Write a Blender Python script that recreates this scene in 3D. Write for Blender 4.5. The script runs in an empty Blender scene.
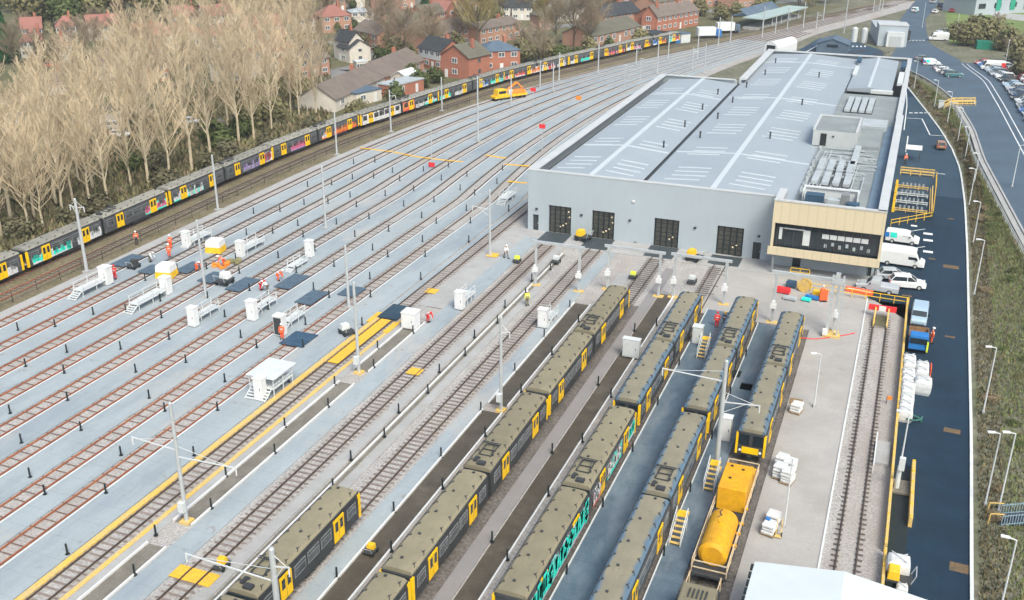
import bpy, math, random
from mathutils import Vector, Matrix
rad = math.radians
SC = bpy.context.scene
COL = SC.collection

# ------------------------------------------------------------------ camera, sky, sun, exposure
CAM_H = 50.0; FPX = 1018.0
PITCH, YAW, ROLL = rad(22.95), rad(21.32), rad(0.26)
FW = Vector((-math.sin(YAW)*math.cos(PITCH), math.cos(YAW)*math.cos(PITCH), -math.sin(PITCH)))
_r0 = Vector((math.cos(YAW), math.sin(YAW), 0)); _u0 = _r0.cross(FW)
RT = _r0*math.cos(ROLL) + _u0*math.sin(ROLL)
UP = -_r0*math.sin(ROLL) + _u0*math.cos(ROLL)
cam = bpy.data.cameras.new('camera'); camo = bpy.data.objects.new('camera', cam); COL.objects.link(camo)
m3 = Matrix((RT, UP, -FW)).transposed()
camo.matrix_world = Matrix.Translation((0, 0, CAM_H)) @ m3.to_4x4()
cam.sensor_width = 36; cam.lens = 36*FPX/1024; cam.clip_start = 1; cam.clip_end = 6000
SC.camera = camo

w = bpy.data.worlds.new('World'); SC.world = w; w.use_nodes = True
nt = w.node_tree; bg = nt.nodes['Background']
sky = nt.nodes.new('ShaderNodeTexSky'); sky.sky_type = 'NISHITA'; sky.sun_disc = False
SUN_EL, SUN_AZ = rad(50), rad(138)       # azimuth from +Y clockwise
sky.sun_elevation = SUN_EL; sky.sun_rotation = SUN_AZ
sky.air_density = 1.0; sky.dust_density = 5.0; sky.ozone_density = 1.0
nt.links.new(sky.outputs['Color'], bg.inputs['Color']); bg.inputs['Strength'].default_value = 0.135
sl = bpy.data.lights.new('sun', 'SUN'); so = bpy.data.objects.new('sun', sl); COL.objects.link(so)
sl.energy = 1.5; sl.angle = rad(22); sl.color = (1.0, 0.955, 0.90)
sd = Vector((math.sin(SUN_AZ)*math.cos(SUN_EL), math.cos(SUN_AZ)*math.cos(SUN_EL), math.sin(SUN_EL)))
so.rotation_euler = sd.to_track_quat('Z', 'Y').to_euler()
so.location = (0, 0, 200)
SC.view_settings.view_transform = 'Standard'; SC.view_settings.look = 'None'
SC.view_settings.exposure = 0.70; SC.view_settings.gamma = 1.0
SC.view_settings.use_curve_mapping = False
SC.view_settings.use_white_balance = True; SC.view_settings.white_balance_temperature = 6500; SC.view_settings.white_balance_tint = 3

# ------------------------------------------------------------------ helpers
R = random.Random(11)
def G(u, v, z=0.0):
    """photo pixel -> point of the plane at height z (a survey of the photograph)"""
    d = FW*FPX + RT*(u-512) + UP*(300-v)
    t = (z-CAM_H)/d.z
    return Vector((d.x*t, d.y*t, z))

def _n(nt, t, x=0, y=0):
    n = nt.nodes.new(t); n.location = (x, y); return n
MATS = {}
def mat(name, col, rough=.85, var=.18, scale=1.5, col2=None, metal=0.0, fine=0.0, fscale=25., bump=0.0, spec=.3, coord='Object', stretch=None, rand=0.0, emit=0):
    """procedural material: base colour, large soft patches (var / col2), fine grain"""
    if name in MATS: return MATS[name]
    m = bpy.data.materials.new(name); m.use_nodes = True; nt = m.node_tree
    b = nt.nodes['Principled BSDF']; b.inputs['Roughness'].default_value = rough; b.inputs['Metallic'].default_value = metal
    b.inputs['Specular IOR Level'].default_value = spec
    tc = _n(nt, 'ShaderNodeTexCoord', -1200); src = tc.outputs[coord]
    if stretch:
        mp = _n(nt, 'ShaderNodeMapping', -1050); mp.inputs['Scale'].default_value = stretch
        nt.links.new(src, mp.inputs['Vector']); src = mp.outputs['Vector']
    c2 = col2 if col2 else tuple(c*(1-var) for c in col)
    c1 = col if col2 else tuple(min(1, c*(1+var*.6)) for c in col)
    nz = _n(nt, 'ShaderNodeTexNoise', -900); nz.inputs['Scale'].default_value = scale; nz.inputs['Detail'].default_value = 6; nz.inputs['Roughness'].default_value = .65
    nt.links.new(src, nz.inputs['Vector'])
    rp = _n(nt, 'ShaderNodeMapRange', -700); rp.inputs[1].default_value = .32; rp.inputs[2].default_value = .68
    nt.links.new(nz.outputs['Fac'], rp.inputs[0])
    mx = _n(nt, 'ShaderNodeMix', -500); mx.data_type = 'RGBA'
    mx.inputs[6].default_value = (*c1, 1); mx.inputs[7].default_value = (*c2, 1)
    nt.links.new(rp.outputs[0], mx.inputs[0]); out = mx.outputs[2]
    if fine:
        n2 = _n(nt, 'ShaderNodeTexNoise', -900, -300); n2.inputs['Scale'].default_value = fscale; n2.inputs['Detail'].default_value = 3
        nt.links.new(src, n2.inputs['Vector'])
        r2 = _n(nt, 'ShaderNodeMapRange', -700, -300); r2.inputs[1].default_value = .3; r2.inputs[2].default_value = .7
        r2.inputs[3].default_value = 1-fine; r2.inputs[4].default_value = 1+fine
        nt.links.new(n2.outputs['Fac'], r2.inputs[0])
        mu = _n(nt, 'ShaderNodeMix', -300); mu.data_type = 'RGBA'; mu.blend_type = 'MULTIPLY'; mu.inputs[0].default_value = 1
        nt.links.new(out, mu.inputs[6]); nt.links.new(r2.outputs[0], mu.inputs[7]); out = mu.outputs[2]
    if rand:
        oi = _n(nt, 'ShaderNodeObjectInfo', -700, -600)
        r3 = _n(nt, 'ShaderNodeMapRange', -500, -600); r3.inputs[3].default_value = 1-rand; r3.inputs[4].default_value = 1+rand
        nt.links.new(oi.outputs['Random'], r3.inputs[0])
        mu = _n(nt, 'ShaderNodeMix', -150); mu.data_type = 'RGBA'; mu.blend_type = 'MULTIPLY'; mu.inputs[0].default_value = 1
        nt.links.new(out, mu.inputs[6]); nt.links.new(r3.outputs[0], mu.inputs[7]); out = mu.outputs[2]
    nt.links.new(out, b.inputs['Base Color'])
    if bump:
        bp = _n(nt, 'ShaderNodeBump', -200, -400); bp.inputs['Strength'].default_value = bump; bp.inputs['Distance'].default_value = .05
        nt.links.new((n2 if fine else nz).outputs['Fac'], bp.inputs['Height']); nt.links.new(bp.outputs[0], b.inputs['Normal'])
    MATS[name] = m; return m

class MB:
    """collects faces and links them as ONE mesh object"""
    def __init__(s): s.v = []; s.f = []; s.m = []
    def quad(s, a, b, c, d, mi=0):
        i = len(s.v); s.v += [tuple(a), tuple(b), tuple(c), tuple(d)]; s.f.append((i, i+1, i+2, i+3)); s.m.append(mi)
    def tri(s, a, b, c, mi=0):
        i = len(s.v); s.v += [tuple(a), tuple(b), tuple(c)]; s.f.append((i, i+1, i+2)); s.m.append(mi)
    def poly(s, pts, mi=0):
        i = len(s.v); s.v += [tuple(p) for p in pts]; s.f.append(tuple(range(i, i+len(pts)))); s.m.append(mi)
    def box(s, x, y, z, sx, sy, sz, rz=0., mi=0, taper=1.0):
        """x,y centre; z bottom"""
        c, n = math.cos(rz), math.sin(rz); i = len(s.v)
        for k, zz in ((1, z), (taper, z+sz)):
            for a, b in ((-1, -1), (1, -1), (1, 1), (-1, 1)):
                px, py = a*sx/2*k, b*sy/2*k
                s.v.append((x+px*c-py*n, y+px*n+py*c, zz))
        for q in ((0, 3, 2, 1), (4, 5, 6, 7), (0, 1, 5, 4), (1, 2, 6, 5), (2, 3, 7, 6), (3, 0, 4, 7)):
            s.f.append(tuple(i+k for k in q)); s.m.append(mi)
        return s
    def bar(s, p, q, wd, ht=None, mi=0):
        """rectangular bar from p to q"""
        p, q = Vector(p), Vector(q); ht = ht or wd; d = (q-p)
        if d.length < 1e-6: return s
        d.normalize(); a = d.cross(Vector((0, 0, 1)))
        if a.length < 1e-3: a = Vector((1, 0, 0))
        a.normalize(); b = a.cross(d); i = len(s.v)
        for e in (p, q):
            for k, l in ((-1, -1), (1, -1), (1, 1), (-1, 1)): s.v.append(tuple(e+a*(k*wd/2)+b*(l*ht/2)))
        for qd in ((0, 1, 2, 3), (7, 6, 5, 4), (0, 4, 5, 1), (1, 5, 6, 2), (2, 6, 7, 3), (3, 7, 4, 0)):
            s.f.append(tuple(i+k for k in qd)); s.m.append(mi)
        return s
    def tube(s, p, q, r, r2=None, n=6, mi=0, caps=True):
        p, q = Vector(p), Vector(q); r2 = r if r2 is None else r2; d = (q-p)
        if d.length < 1e-6: return s
        d.normalize(); a = d.cross(Vector((0, 0, 1)))
        if a.length < 1e-3: a = Vector((1, 0, 0))
        a.normalize(); b = a.cross(d); i = len(s.v)
        for e, rr in ((p, r), (q, r2)):
            for k in range(n):
                t = 2*math.pi*k/n; s.v.append(tuple(e+a*(rr*math.cos(t))+b*(rr*math.sin(t))))
        for k in range(n):
            l = (k+1) % n; s.f.append((i+k, i+n+k, i+n+l, i+l)); s.m.append(mi)
        if caps:
            s.f.append(tuple(i+k for k in range(n))); s.m.append(mi)
            s.f.append(tuple(i+n+k for k in reversed(range(n)))); s.m.append(mi)
        return s
    def pipe(s, pts, r, n=5, mi=0):
        for a, b in zip(pts[:-1], pts[1:]): s.tube(a, b, r, r, n, mi)
        return s
    def prism(s, pts, z0, z1, mi=0, side=None):
        """vertical prism over a polygon (ccw)"""
        side = mi if side is None else side; n = len(pts); i = len(s.v)
        s.v += [(p[0], p[1], z0) for p in pts] + [(p[0], p[1], z1) for p in pts]
        s.f.append(tuple(i+n+k for k in range(n))); s.m.append(mi)
        s.f.append(tuple(i+k for k in reversed(range(n)))); s.m.append(side)
        for k in range(n):
            l = (k+1) % n; s.f.append((i+k, i+l, i+n+l, i+n+k)); s.m.append(side)
        return s
    def extr(s, prof, axis, a, b, mi=0, caps=True):
        """profile [(p,q)] extruded along axis 'x' or 'y' from a to b; profile in the other horizontal axis and z"""
        n = len(prof); i = len(s.v)
        for e in (a, b):
            for p, q in prof: s.v.append((p, e, q) if axis == 'y' else (e, p, q))
        for k in range(n):
            l = (k+1) % n; s.f.append((i+k, i+l, i+n+l, i+n+k)); s.m.append(mi)
        if caps:
            s.f.append(tuple(i+k for k in reversed(range(n)))); s.m.append(mi)
            s.f.append(tuple(i+n+k for k in range(n))); s.m.append(mi)
        return s
    def strip(s, left, right, mi=0):
        """ribbon between two polylines"""
        for k in range(len(left)-1): s.quad(left[k], right[k], right[k+1], left[k+1], mi)
        return s
    def ball(s, x, y, z, rx, ry, rz, n=8, m=5, mi=0):
        i = len(s.v)
        for a in range(m+1):
            t = math.pi*a/m
            for k in range(n):
                p = 2*math.pi*k/n; s.v.append((x+rx*math.sin(t)*math.cos(p), y+ry*math.sin(t)*math.sin(p), z+rz*math.cos(t)))
        for a in range(m):
            for k in range(n):
                l = (k+1) % n; s.f.append((i+a*n+k, i+(a+1)*n+k, i+(a+1)*n+l, i+a*n+l)); s.m.append(mi)
        return s
    def build(s, name, mats, parent=None, loc=None, rz=0., smooth=False, bevel=0., kind=None):
        me = bpy.data.meshes.new(name); me.from_pydata(s.v, [], s.f)
        if not isinstance(mats, (list, tuple)): mats = [mats]
        for q in mats: me.materials.append(q)
        if len(mats) > 1: me.polygons.foreach_set('material_index', s.m)
        if smooth: me.polygons.foreach_set('use_smooth', [True]*len(s.f))
        me.validate(); me.update()
        o = bpy.data.objects.new(name, me); COL.objects.link(o)
        if parent: o.parent = parent
        if loc is not None: o.location = loc
        o.rotation_euler.z = rz
        if bevel:
            md = o.modifiers.new('bevel', 'BEVEL'); md.width = bevel; md.segments = 2; md.limit_method = 'ANGLE'
        if kind: o['kind'] = kind
        return o

def tag(o, label, cat, group=None):
    o['label'] = label; o['category'] = cat
    if group: o['group'] = group
    return o
def thing(name, label, cat, loc=(0, 0, 0), rz=0., group=None):
    o = bpy.data.objects.new(name, None); COL.objects.link(o); o.empty_display_size = .3
    o.location = loc; o.rotation_euler.z = rz
    return tag(o, label, cat, group)
KIDS = {}
def kids(o): return [c for c in o.children]
def dup(root, loc, rz=None, label=None, group=None, scale=None):
    """a copy of a thing with copies of its parts and sub-parts"""
    r = root.copy(); COL.objects.link(r); r.location = loc
    if rz is not None: r.rotation_euler.z = rz
    if label: r['label'] = label
    if group: r['group'] = group
    if scale: r.scale = scale if not isinstance(scale, float) else (scale,)*3
    for ch in kids(root):
        c = ch.copy(); COL.objects.link(c); c.parent = r
        for g in kids(ch):
            d = g.copy(); COL.objects.link(d); d.parent = c
    return r

# ------------------------------------------------------------------ palette
M = {}
M['earth'] = mat('earth_scrub', (.16, .14, .085), .95, col2=(.085, .095, .04), scale=.12, fine=.35, fscale=1.5)
M['garden'] = mat('garden_ground', (.20, .185, .15), .95, col2=(.10, .115, .06), scale=.11, fine=.3, fscale=.8)
M['ballast'] = mat('ballast', (.375, .36, .35), .95, var=.16, scale=.5, fine=.35, fscale=5., bump=.5)
M['concd'] = mat('concrete_mauve', (.25, .24, .245), .85, var=.1, scale=.3, fine=.06, fscale=8.)
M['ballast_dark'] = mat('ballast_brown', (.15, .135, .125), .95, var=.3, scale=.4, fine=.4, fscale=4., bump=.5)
M['ballast_old'] = mat('ballast_old', (.21, .175, .125), .95, col2=(.13, .115, .06), scale=.25, fine=.4, fscale=3., bump=.4)
M['walk'] = mat('walkway_concrete', (.325, .37, .40), .8, var=.12, scale=.35, fine=.05, fscale=9., stretch=(1, .35, 1))
M['conc'] = mat('concrete', (.37, .37, .37), .85, var=.12, scale=.3, fine=.06, fscale=8.)
M['apron'] = mat('apron_concrete', (.375, .362, .35), .85, var=.13, scale=.2, fine=.06, fscale=7.)
M['wetwalk'] = mat('wet_concrete', (.125, .175, .225), .4, col2=(.085, .125, .17), scale=.4, fine=.1, fscale=5., spec=.5)
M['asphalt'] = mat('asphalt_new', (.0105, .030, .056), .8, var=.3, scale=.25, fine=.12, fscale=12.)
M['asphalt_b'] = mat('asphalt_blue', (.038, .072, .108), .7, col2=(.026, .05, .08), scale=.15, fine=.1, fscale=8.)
M['asphalt_u'] = mat('asphalt_upper', (.085, .125, .17), .7, col2=(.06, .09, .125), scale=.12, fine=.12, fscale=6.)
M['street'] = mat('asphalt_street', (.22, .22, .22), .9, var=.15, scale=.2)
M['pit'] = mat('wet_brown_pit', (.105, .09, .07), .6, col2=(.065, .055, .042), scale=.4, fine=.15, fscale=6.)
M['pitlight'] = mat('grey_brown_channel', (.19, .175, .15), .8, var=.25, scale=.5, fine=.15, fscale=6.)
M['bagw'] = mat('bag_white', (.60, .61, .62), .8, var=.14, scale=2.5)
M['sleeper_r'] = mat('sleeper_rusty', (.155, .10, .085), .9, var=.3, scale=.7)
M['white'] = mat('white_paint', (.70, .71, .72), .5, var=.06, scale=1.)
M['offwhite'] = mat('off_white_panel', (.58, .61, .62), .55, var=.08, scale=1.2)
M['kerb'] = mat('kerb_light', (.62, .65, .66), .8, var=.12, scale=.8)
M['yellow'] = mat('yellow_paint', (.80, .50, .03), .55, var=.15, scale=1.5)
M['yellow_worn'] = mat('yellow_worn', (.72, .46, .09), .75, col2=(.55, .42, .20), scale=.8, fine=.15, fscale=6.)
M['ochre'] = mat('yellow_wagon', (.72, .38, .012), .5, col2=(.60, .29, .02), scale=.7, fine=.1, fscale=3.)
M['orange'] = mat('hivis_orange', (.90, .13, .04), .7, var=.1, scale=3.)
M['hiyel'] = mat('hivis_yellow', (.72, .82, .05), .7, var=.1, scale=3.)
M['red'] = mat('red_paint', (.72, .04, .045), .5, var=.12, scale=2.)
M['rust'] = mat('rail_rust', (.36, .13, .065), .7, col2=(.22, .085, .055), scale=.6, coord='Object')
M['raildark'] = mat('rail_dark', (.085, .065, .055), .55, var=.3, scale=.6)
M['sleeper'] = mat('sleeper_dark', (.25, .205, .185), .9, var=.3, scale=.7)
M['sleeper_c'] = mat('sleeper_concrete', (.36, .325, .31), .9, var=.2, scale=.7)
M['steel'] = mat('galvanised_steel', (.50, .53, .55), .45, var=.1, scale=1.5, metal=.25)
M['steelw'] = mat('pale_steel', (.60, .63, .65), .5, var=.08, scale=1.5)
M['black'] = mat('black_plastic', (.02, .028, .03), .5, var=.2, scale=3.)
M['dark'] = mat('dark_grey', (.05, .055, .06), .6, var=.25, scale=1.)
M['grey'] = mat('mid_grey', (.22, .235, .25), .7, var=.2, scale=1.)
M['glass'] = mat('dark_glass', (.02, .03, .04), .12, var=.2, scale=.8, spec=.7)
M['glassl'] = mat('house_glass', (.10, .12, .14), .15, var=.3, scale=.8, spec=.6)
M['tyre'] = mat('tyre_rubber', (.018, .018, .02), .9, var=.2, scale=4.)
M['skin'] = mat('skin', (.50, .30, .22), .6, var=.08, scale=6.)
M['bluep'] = mat('blue_paint', (.03, .18, .50), .45, var=.12, scale=1.5)
M['teal'] = mat('teal_paint', (.05, .80, .64), .6, var=.2, scale=1.2)
M['pink'] = mat('pink_paint', (.75, .16, .30), .6, var=.2, scale=1.2)
M['lilac'] = mat('lilac_paint', (.42, .32, .60), .6, var=.25, scale=1.2)
M['lightp'] = mat('pale_paint', (.70, .72, .74), .6, var=.15, scale=1.2)
M['redp'] = mat('red_graffiti', (.72, .09, .06), .6, var=.2, scale=1.2)
M['orangep'] = mat('orange_graffiti', (.85, .27, .04), .6, var=.2, scale=1.2)

# the near ends of the stabling tracks are rusty, farther on the rails run dark
def rusty_near():
    m = M['rust']; nt = m.node_tree; b = nt.nodes['Principled BSDF']; old = b.inputs['Base Color'].links[0].from_socket
    g = _n(nt, 'ShaderNodeNewGeometry', -1200, 600); sp = _n(nt, 'ShaderNodeSeparateXYZ', -1000, 600); nt.links.new(g.outputs['Position'], sp.inputs[0])
    nz = _n(nt, 'ShaderNodeTexNoise', -1000, 800); nz.inputs['Scale'].default_value = .06; nt.links.new(g.outputs['Position'], nz.inputs['Vector'])
    ad = _n(nt, 'ShaderNodeMath', -800, 650); ad.operation = 'MULTIPLY_ADD'; ad.inputs[1].default_value = 40; nt.links.new(nz.outputs['Fac'], ad.inputs[0]); nt.links.new(sp.outputs[1], ad.inputs[2])
    r = _n(nt, 'ShaderNodeMapRange', -600, 650); r.inputs[1].default_value = 100; r.inputs[2].default_value = 128; nt.links.new(ad.outputs[0], r.inputs[0])
    mx = _n(nt, 'ShaderNodeMix', -100, 500); mx.data_type = 'RGBA'; mx.inputs[7].default_value = (.10, .075, .065, 1)
    nt.links.new(r.outputs[0], mx.inputs[0]); nt.links.new(old, mx.inputs[6]); nt.links.new(mx.outputs[2], b.inputs['Base Color'])
rusty_near()
# ------------------------------------------------------------------ terrain
def lerp_tab(tab, t):
    if t <= tab[0][0]: return tab[0][1]
    for (a, b), (c, d) in zip(tab[:-1], tab[1:]):
        if t <= c: return b+(d-b)*(t-a)/(c-a)
    return tab[-1][1]
def smooth(t): t = max(0., min(1., t)); return t*t*(3-2*t)
ROADR = [(0, 9.5), (69, 9.6), (95, 10.1), (151, 10.7), (175, 10.75), (197, 10.3), (212, 9.0), (228, 6.9), (250, 3.2), (277, -1.6), (300, -6)]
UPL = [(0, 30), (120, 22), (157, 18.2), (198, 14.3), (222, 13.2), (247, 10.6), (266, 6.4), (296, -2.5), (316, -7.2), (352, -5.5), (410, -7.5), (500, -2)]
UPR = [(0, 36), (120, 27.5), (160, 24.4), (208, 21.3), (250, 18.9), (281, 16.8), (321, 12), (328, 10.2), (352, 3), (410, 1), (450, 4.1), (500, 7)]
UPZ = 2.0
def ground_z(x, y):
    """bank that climbs from the lower road to the upper road"""
    if y > 320: return 0.
    a = lerp_tab(ROADR, y)+.6; b = lerp_tab(UPL, y)-1.
    if x <= a: return -.06
    z = UPZ*smooth((x-a)/max(1.5, b-a))
    return z*smooth((322-y)/50) if y > 272 else z
def up_z(y): return UPZ*smooth((322-y)/50) if y > 272 else UPZ
def frange(a, b, s):
    o = []; t = a
    while t < b-1e-6: o.append(t); t += s
    o.append(b); return o

mb = MB()
xs = frange(-1200, -400, 200)+frange(-390, -10, 20)+frange(-8, 40, 1.5)+frange(60, 400, 40)+frange(500, 1200, 200)
ys = frange(-300, -20, 70)+frange(0, 340, 6)+frange(350, 600, 25)+frange(700, 1900, 200)
idx = {}
for j, y in enumerate(ys):
    for i, x in enumerate(xs):
        idx[i, j] = len(mb.v); mb.v.append((x, y, ground_z(x, y)-.02 if x > -8 else -.08))
for j in range(len(ys)-1):
    for i in range(len(xs)-1):
        mb.f.append((idx[i, j], idx[i+1, j], idx[i+1, j+1], idx[i, j+1])); mb.m.append(0)
mb.build('ground', M['garden'], kind='structure', smooth=True)

def sheet(name, pts, z, m, z0=None):
    """flat slab with polygon outline; top at z"""
    b = MB(); b.prism(pts, (z-.3) if z0 is None else z0, z)
    return b.build(name, m, kind='structure')
def rect(x0, y0, x1, y1): return [(x0, y0), (x1, y0), (x1, y1), (x0, y1)]

# the curve the yard tracks follow as they leave
def S(y):
    if y < 150: return 0.
    if y < 300: return .39*(y-150)**2/300
    if y < 420: return 29.25+.39*(y-300)-.0004*(y-300)**2
    return 29.25+46.8-5.76+.30*(y-420)
def comp(y): return 1. if y < 145 else max(.30, 1-.7*(y-145)/215)
def yard_x(x0, y): return -96.4+S(y)+(x0+96.4)*comp(y)
YS = frange(25, 150, 125)+frange(156, 470, 8)

def joints(m, axis, period, amt, wd):
    nt = m.node_tree; b = nt.nodes['Principled BSDF']; tc = _n(nt, 'ShaderNodeTexCoord', -1200, 500); sp = _n(nt, 'ShaderNodeSeparateXYZ', -1000, 500); nt.links.new(tc.outputs['Object'], sp.inputs[0])
    ma = _n(nt, 'ShaderNodeMath', -800, 500); ma.operation = 'PINGPONG'; ma.inputs[1].default_value = period/2; nt.links.new(sp.outputs[axis], ma.inputs[0])
    r = _n(nt, 'ShaderNodeMapRange', -600, 500); r.inputs[1].default_value = 0; r.inputs[2].default_value = wd; r.inputs[3].default_value = 1-amt; r.inputs[4].default_value = 1; nt.links.new(ma.outputs[0], r.inputs[0])
    old = b.inputs['Base Color'].links[0].from_socket; mu = _n(nt, 'ShaderNodeMix', -100, 300); mu.data_type = 'RGBA'; mu.blend_type = 'MULTIPLY'; mu.inputs[0].default_value = 1
    nt.links.new(old, mu.inputs[6]); nt.links.new(r.outputs[0], mu.inputs[7]); nt.links.new(mu.outputs[2], b.inputs['Base Color'])
def stains(m, col, scale, lo, hi, stretch=None):
    nt = m.node_tree; b = nt.nodes['Principled BSDF']; tc = _n(nt, 'ShaderNodeTexCoord', -1200, 900); src = tc.outputs['Object']
    if stretch: mp = _n(nt, 'ShaderNodeMapping', -1050, 900); mp.inputs['Scale'].default_value = stretch; mp.inputs['Location'].default_value = (7, 3, 1); nt.links.new(src, mp.inputs['Vector']); src = mp.outputs[0]
    nz = _n(nt, 'ShaderNodeTexNoise', -900, 900); nz.inputs['Scale'].default_value = scale; nz.inputs['Detail'].default_value = 7; nz.inputs['Roughness'].default_value = .7; nt.links.new(src, nz.inputs['Vector'])
    r = _n(nt, 'ShaderNodeMapRange', -700, 900); r.inputs[1].default_value = lo; r.inputs[2].default_value = hi; nt.links.new(nz.outputs['Fac'], r.inputs[0])
    old = b.inputs['Base Color'].links[0].from_socket; mx = _n(nt, 'ShaderNodeMix', 0, 700); mx.data_type = 'RGBA'; mx.inputs[7].default_value = (*col, 1)
    nt.links.new(r.outputs[0], mx.inputs[0]); nt.links.new(old, mx.inputs[6]); nt.links.new(mx.outputs[2], b.inputs['Base Color'])
joints(M['walk'], 1, 2.4, .13, .07); joints(M['conc'], 1, 3.2, .10, .08); joints(M['apron'], 1, 6.0, .10, .09); joints(M['wetwalk'], 1, 3.0, .2, .08)
stains(M['walk'], (.22, .265, .32), .12, .48, .70, (1, .25, 1)); stains(M['walk'], (.40, .39, .375), .22, .54, .70, (1, .35, 1)); stains(M['walk'], (.24, .215, .19), .8, .60, .74); stains(M['walk'], (.10, .105, .11), 2.2, .68, .75); stains(M['conc'], (.31, .285, .25), .5, .55, .8); stains(M['apron'], (.33, .315, .29), .16, .5, .72); stains(M['apron'], (.24, .225, .20), .5, .62, .76)
stains(M['wetwalk'], (.24, .28, .32), .25, .5, .72, (1, .3, 1)); stains(M['wetwalk'], (.06, .085, .115), .35, .55, .75); stains(M['conc'], (.13, .125, .12), 1.4, .66, .75); stains(M['apron'], (.12, .115, .11), 1.1, .67, .75); stains(M['asphalt'], (.004, .014, .03), .9, .6, .72, (1, .2, 1)); stains(M['asphalt'], (.02, .045, .075), .07, .45, .7, (1, .25, 1)); stains(M['asphalt_u'], (.075, .10, .13), .12, .5, .7); stains(M['ballast'], (.33, .285, .255), .16, .48, .7, (1, .2, 1)); stains(M['pit'], (.14, .125, .10), .3, .55, .75)
# ballast fields
sheet('scrub', [(-420, 20), (-109.6, 20), (-109.6, 178), (-97, 236), (-80, 292), (-58, 350), (-30, 440), (-420, 440)], -.055, M['earth'])
b = MB(); L = []; Rr = []
for y in YS:
    L.append((yard_x(-112, y)-(0 if y < 150 else .0), y, -.03)); Rr.append((yard_x(-99.2, y), y, -.03))
b.strip(L, Rr).build('old_ballast', M['ballast_old'], kind='structure')
b = MB(); L = []; Rr = []
for y in YS:
    L.append((yard_x(-99.4, y), y, .0)); Rr.append((yard_x(-50 if y > 130 else -16, y) if y > 230 else -20, y, .0))
b.strip(L, Rr).build('yard_ballast', M['ballast'], kind='structure')
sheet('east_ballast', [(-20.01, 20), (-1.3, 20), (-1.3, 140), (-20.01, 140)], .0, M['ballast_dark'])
sheet('siding_ballast', rect(-1.25, 30, 3.35, 127), .02, M['ballast'])

# walkways between the yard tracks
TX = [-96.4, -91.3, -86.5, -81.5, -76.6, -71.3, -65.9, -61.2]
def band(name, xa, xb, y0, y1, z, m, curve=True, kerb=True):
    yy = [y for y in frange(y0, 148, 200)] + [y for y in frange(152, y1, 6)] if y1 > 150 else [y0, y1]
    fx = yard_x if curve else (lambda x, y: x)
    b = MB()
    L = [(fx(xa, y), y, z) for y in yy]; Q = [(fx(xb, y), y, z) for y in yy]
    b.strip(L, Q)
    b.strip([(p[0], p[1], -.02) for p in L], L); b.strip(Q, [(p[0], p[1], -.02) for p in Q])
    b.build(name, m, kind='structure')
    if kerb:
        k = MB()
        L2 = [(fx(xa, y)-.11, y, z+.03) for y in yy]; Q2 = [(fx(xa, y)+.09, y, z+.03) for y in yy]
        k.strip(L2, Q2); k.strip([(p[0], p[1], -.02) for p in L2], L2)
        k.build('walkway_kerb', M['kerb'], kind='structure')
band('walkway', -99.3, -97.7, 25, 190, .05, M['conc'], kerb=False)
for a, c in zip(TX[:-1], TX[1:]):
    band('walkway', a+1.2, c-1.05, 25, 335, .13, M['walk'])
band('walkway', -60.0, -56.25, 25, 330, .13, M['walk'])
# the yellow edged track and the concrete to its right
band('yellow_edge', -56.2, -55.62, 25, 99, .135, M['yellow_worn'], False, False)
band('yellow_edge', -53.15, -52.7, 25, 99, .115, M['yellow_worn'], False, False)
band('concrete_path', -52.68, -51.85, 25, 104, .09, M['conc'], False, False)
band('concrete_path', -49.75, -47.4, 25, 133, .09, M['walk'], False, False)
band('concrete_path', -53.0, -49.6, 104.02, 133, .085, M['conc'], False, False)
band('concrete_path', -56.2, -55.4, 99.02, 190, .13, M['walk'], False, False)
band('concrete_path', -44.1, -43.0, 25, 131, .09, M['conc'], False, False)
band('concrete_path', -41.7, -40.7, 25, 118, .09, M['conc'], False, False)
band('concrete_path', -37.0, -35.45, 25, 131, .09, M['walk'], False, False)
band('concrete_path', -32.9, -31.2, 108, 124, .09, M['conc'], False, False)
band('concrete_path', -27.5, -26.25, 25, 128, .09, M['concd'], False, False)
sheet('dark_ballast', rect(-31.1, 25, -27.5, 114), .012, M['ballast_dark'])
band('wet_walkway', -19.35, -16.15, 25, 116, .16, M['wetwalk'], False, False)
band('wet_walkway', -12.9, -10.75, 25, 114, .16, M['wetwalk'], False, False)
k = MB(); k.bar((-19.38, 25, .2), (-19.38, 116, .2), .12, .14); k.bar((-12.95, 25, .2), (-12.95, 114, .2), .1, .12); k.build('walkway_kerb', M['kerb'], kind='structure')
def channel(x0, x1, y0, y1, m, rail=True):
    b = MB(); b.quad((x0, y0, .03), (x1, y0, .03), (x1, y1, .03), (x0, y1, .03))
    b.build('drainage_channel', m, kind='structure')
    k = MB()
    for x in ((x0, x1) if rail is True else rail):
        k.bar((x, y0, .12), (x, y1, .12), .16, .2)
    k.build('channel_kerb', M['white'], kind='structure')
channel(-51.75, -49.95, 25, 52.4, M['pitlight'])
channel(-51.75, -49.95, 55.6, 82.5, M['pitlight'])
channel(-51.75, -49.95, 85.6, 99.5, M['pitlight'])
channel(-42.85, -41.85, 25, 128, M['pitlight'], (-42.35,))
channel(-35.3, -33.2, 25, 82.5, M['pit'])
channel(-35.3, -33.2, 84, 112, M['pit'])
channel(-26.1, -24.35, 25, 119, M['pit'], (-24.25,))
# platforms in front of the depot doors, eastern apron
sheet('depot_forecourt', rect(-53, 131.2, -1.4, 136.3), .075, M['conc'])
sheet('apron', [(-20.5, 114.6), (-7.05, 114.6), (-7.05, 30), (-1.3, 30), (-1.3, 127), (-1.4, 131.15), (-20.5, 131.15)], .08, M['apron'])
k = MB(); k.bar((-1.28, 30, .07), (-1.28, 127, .07), .16, .2); k.build('apron_kerb', M['kerb'], kind='structure')
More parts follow.
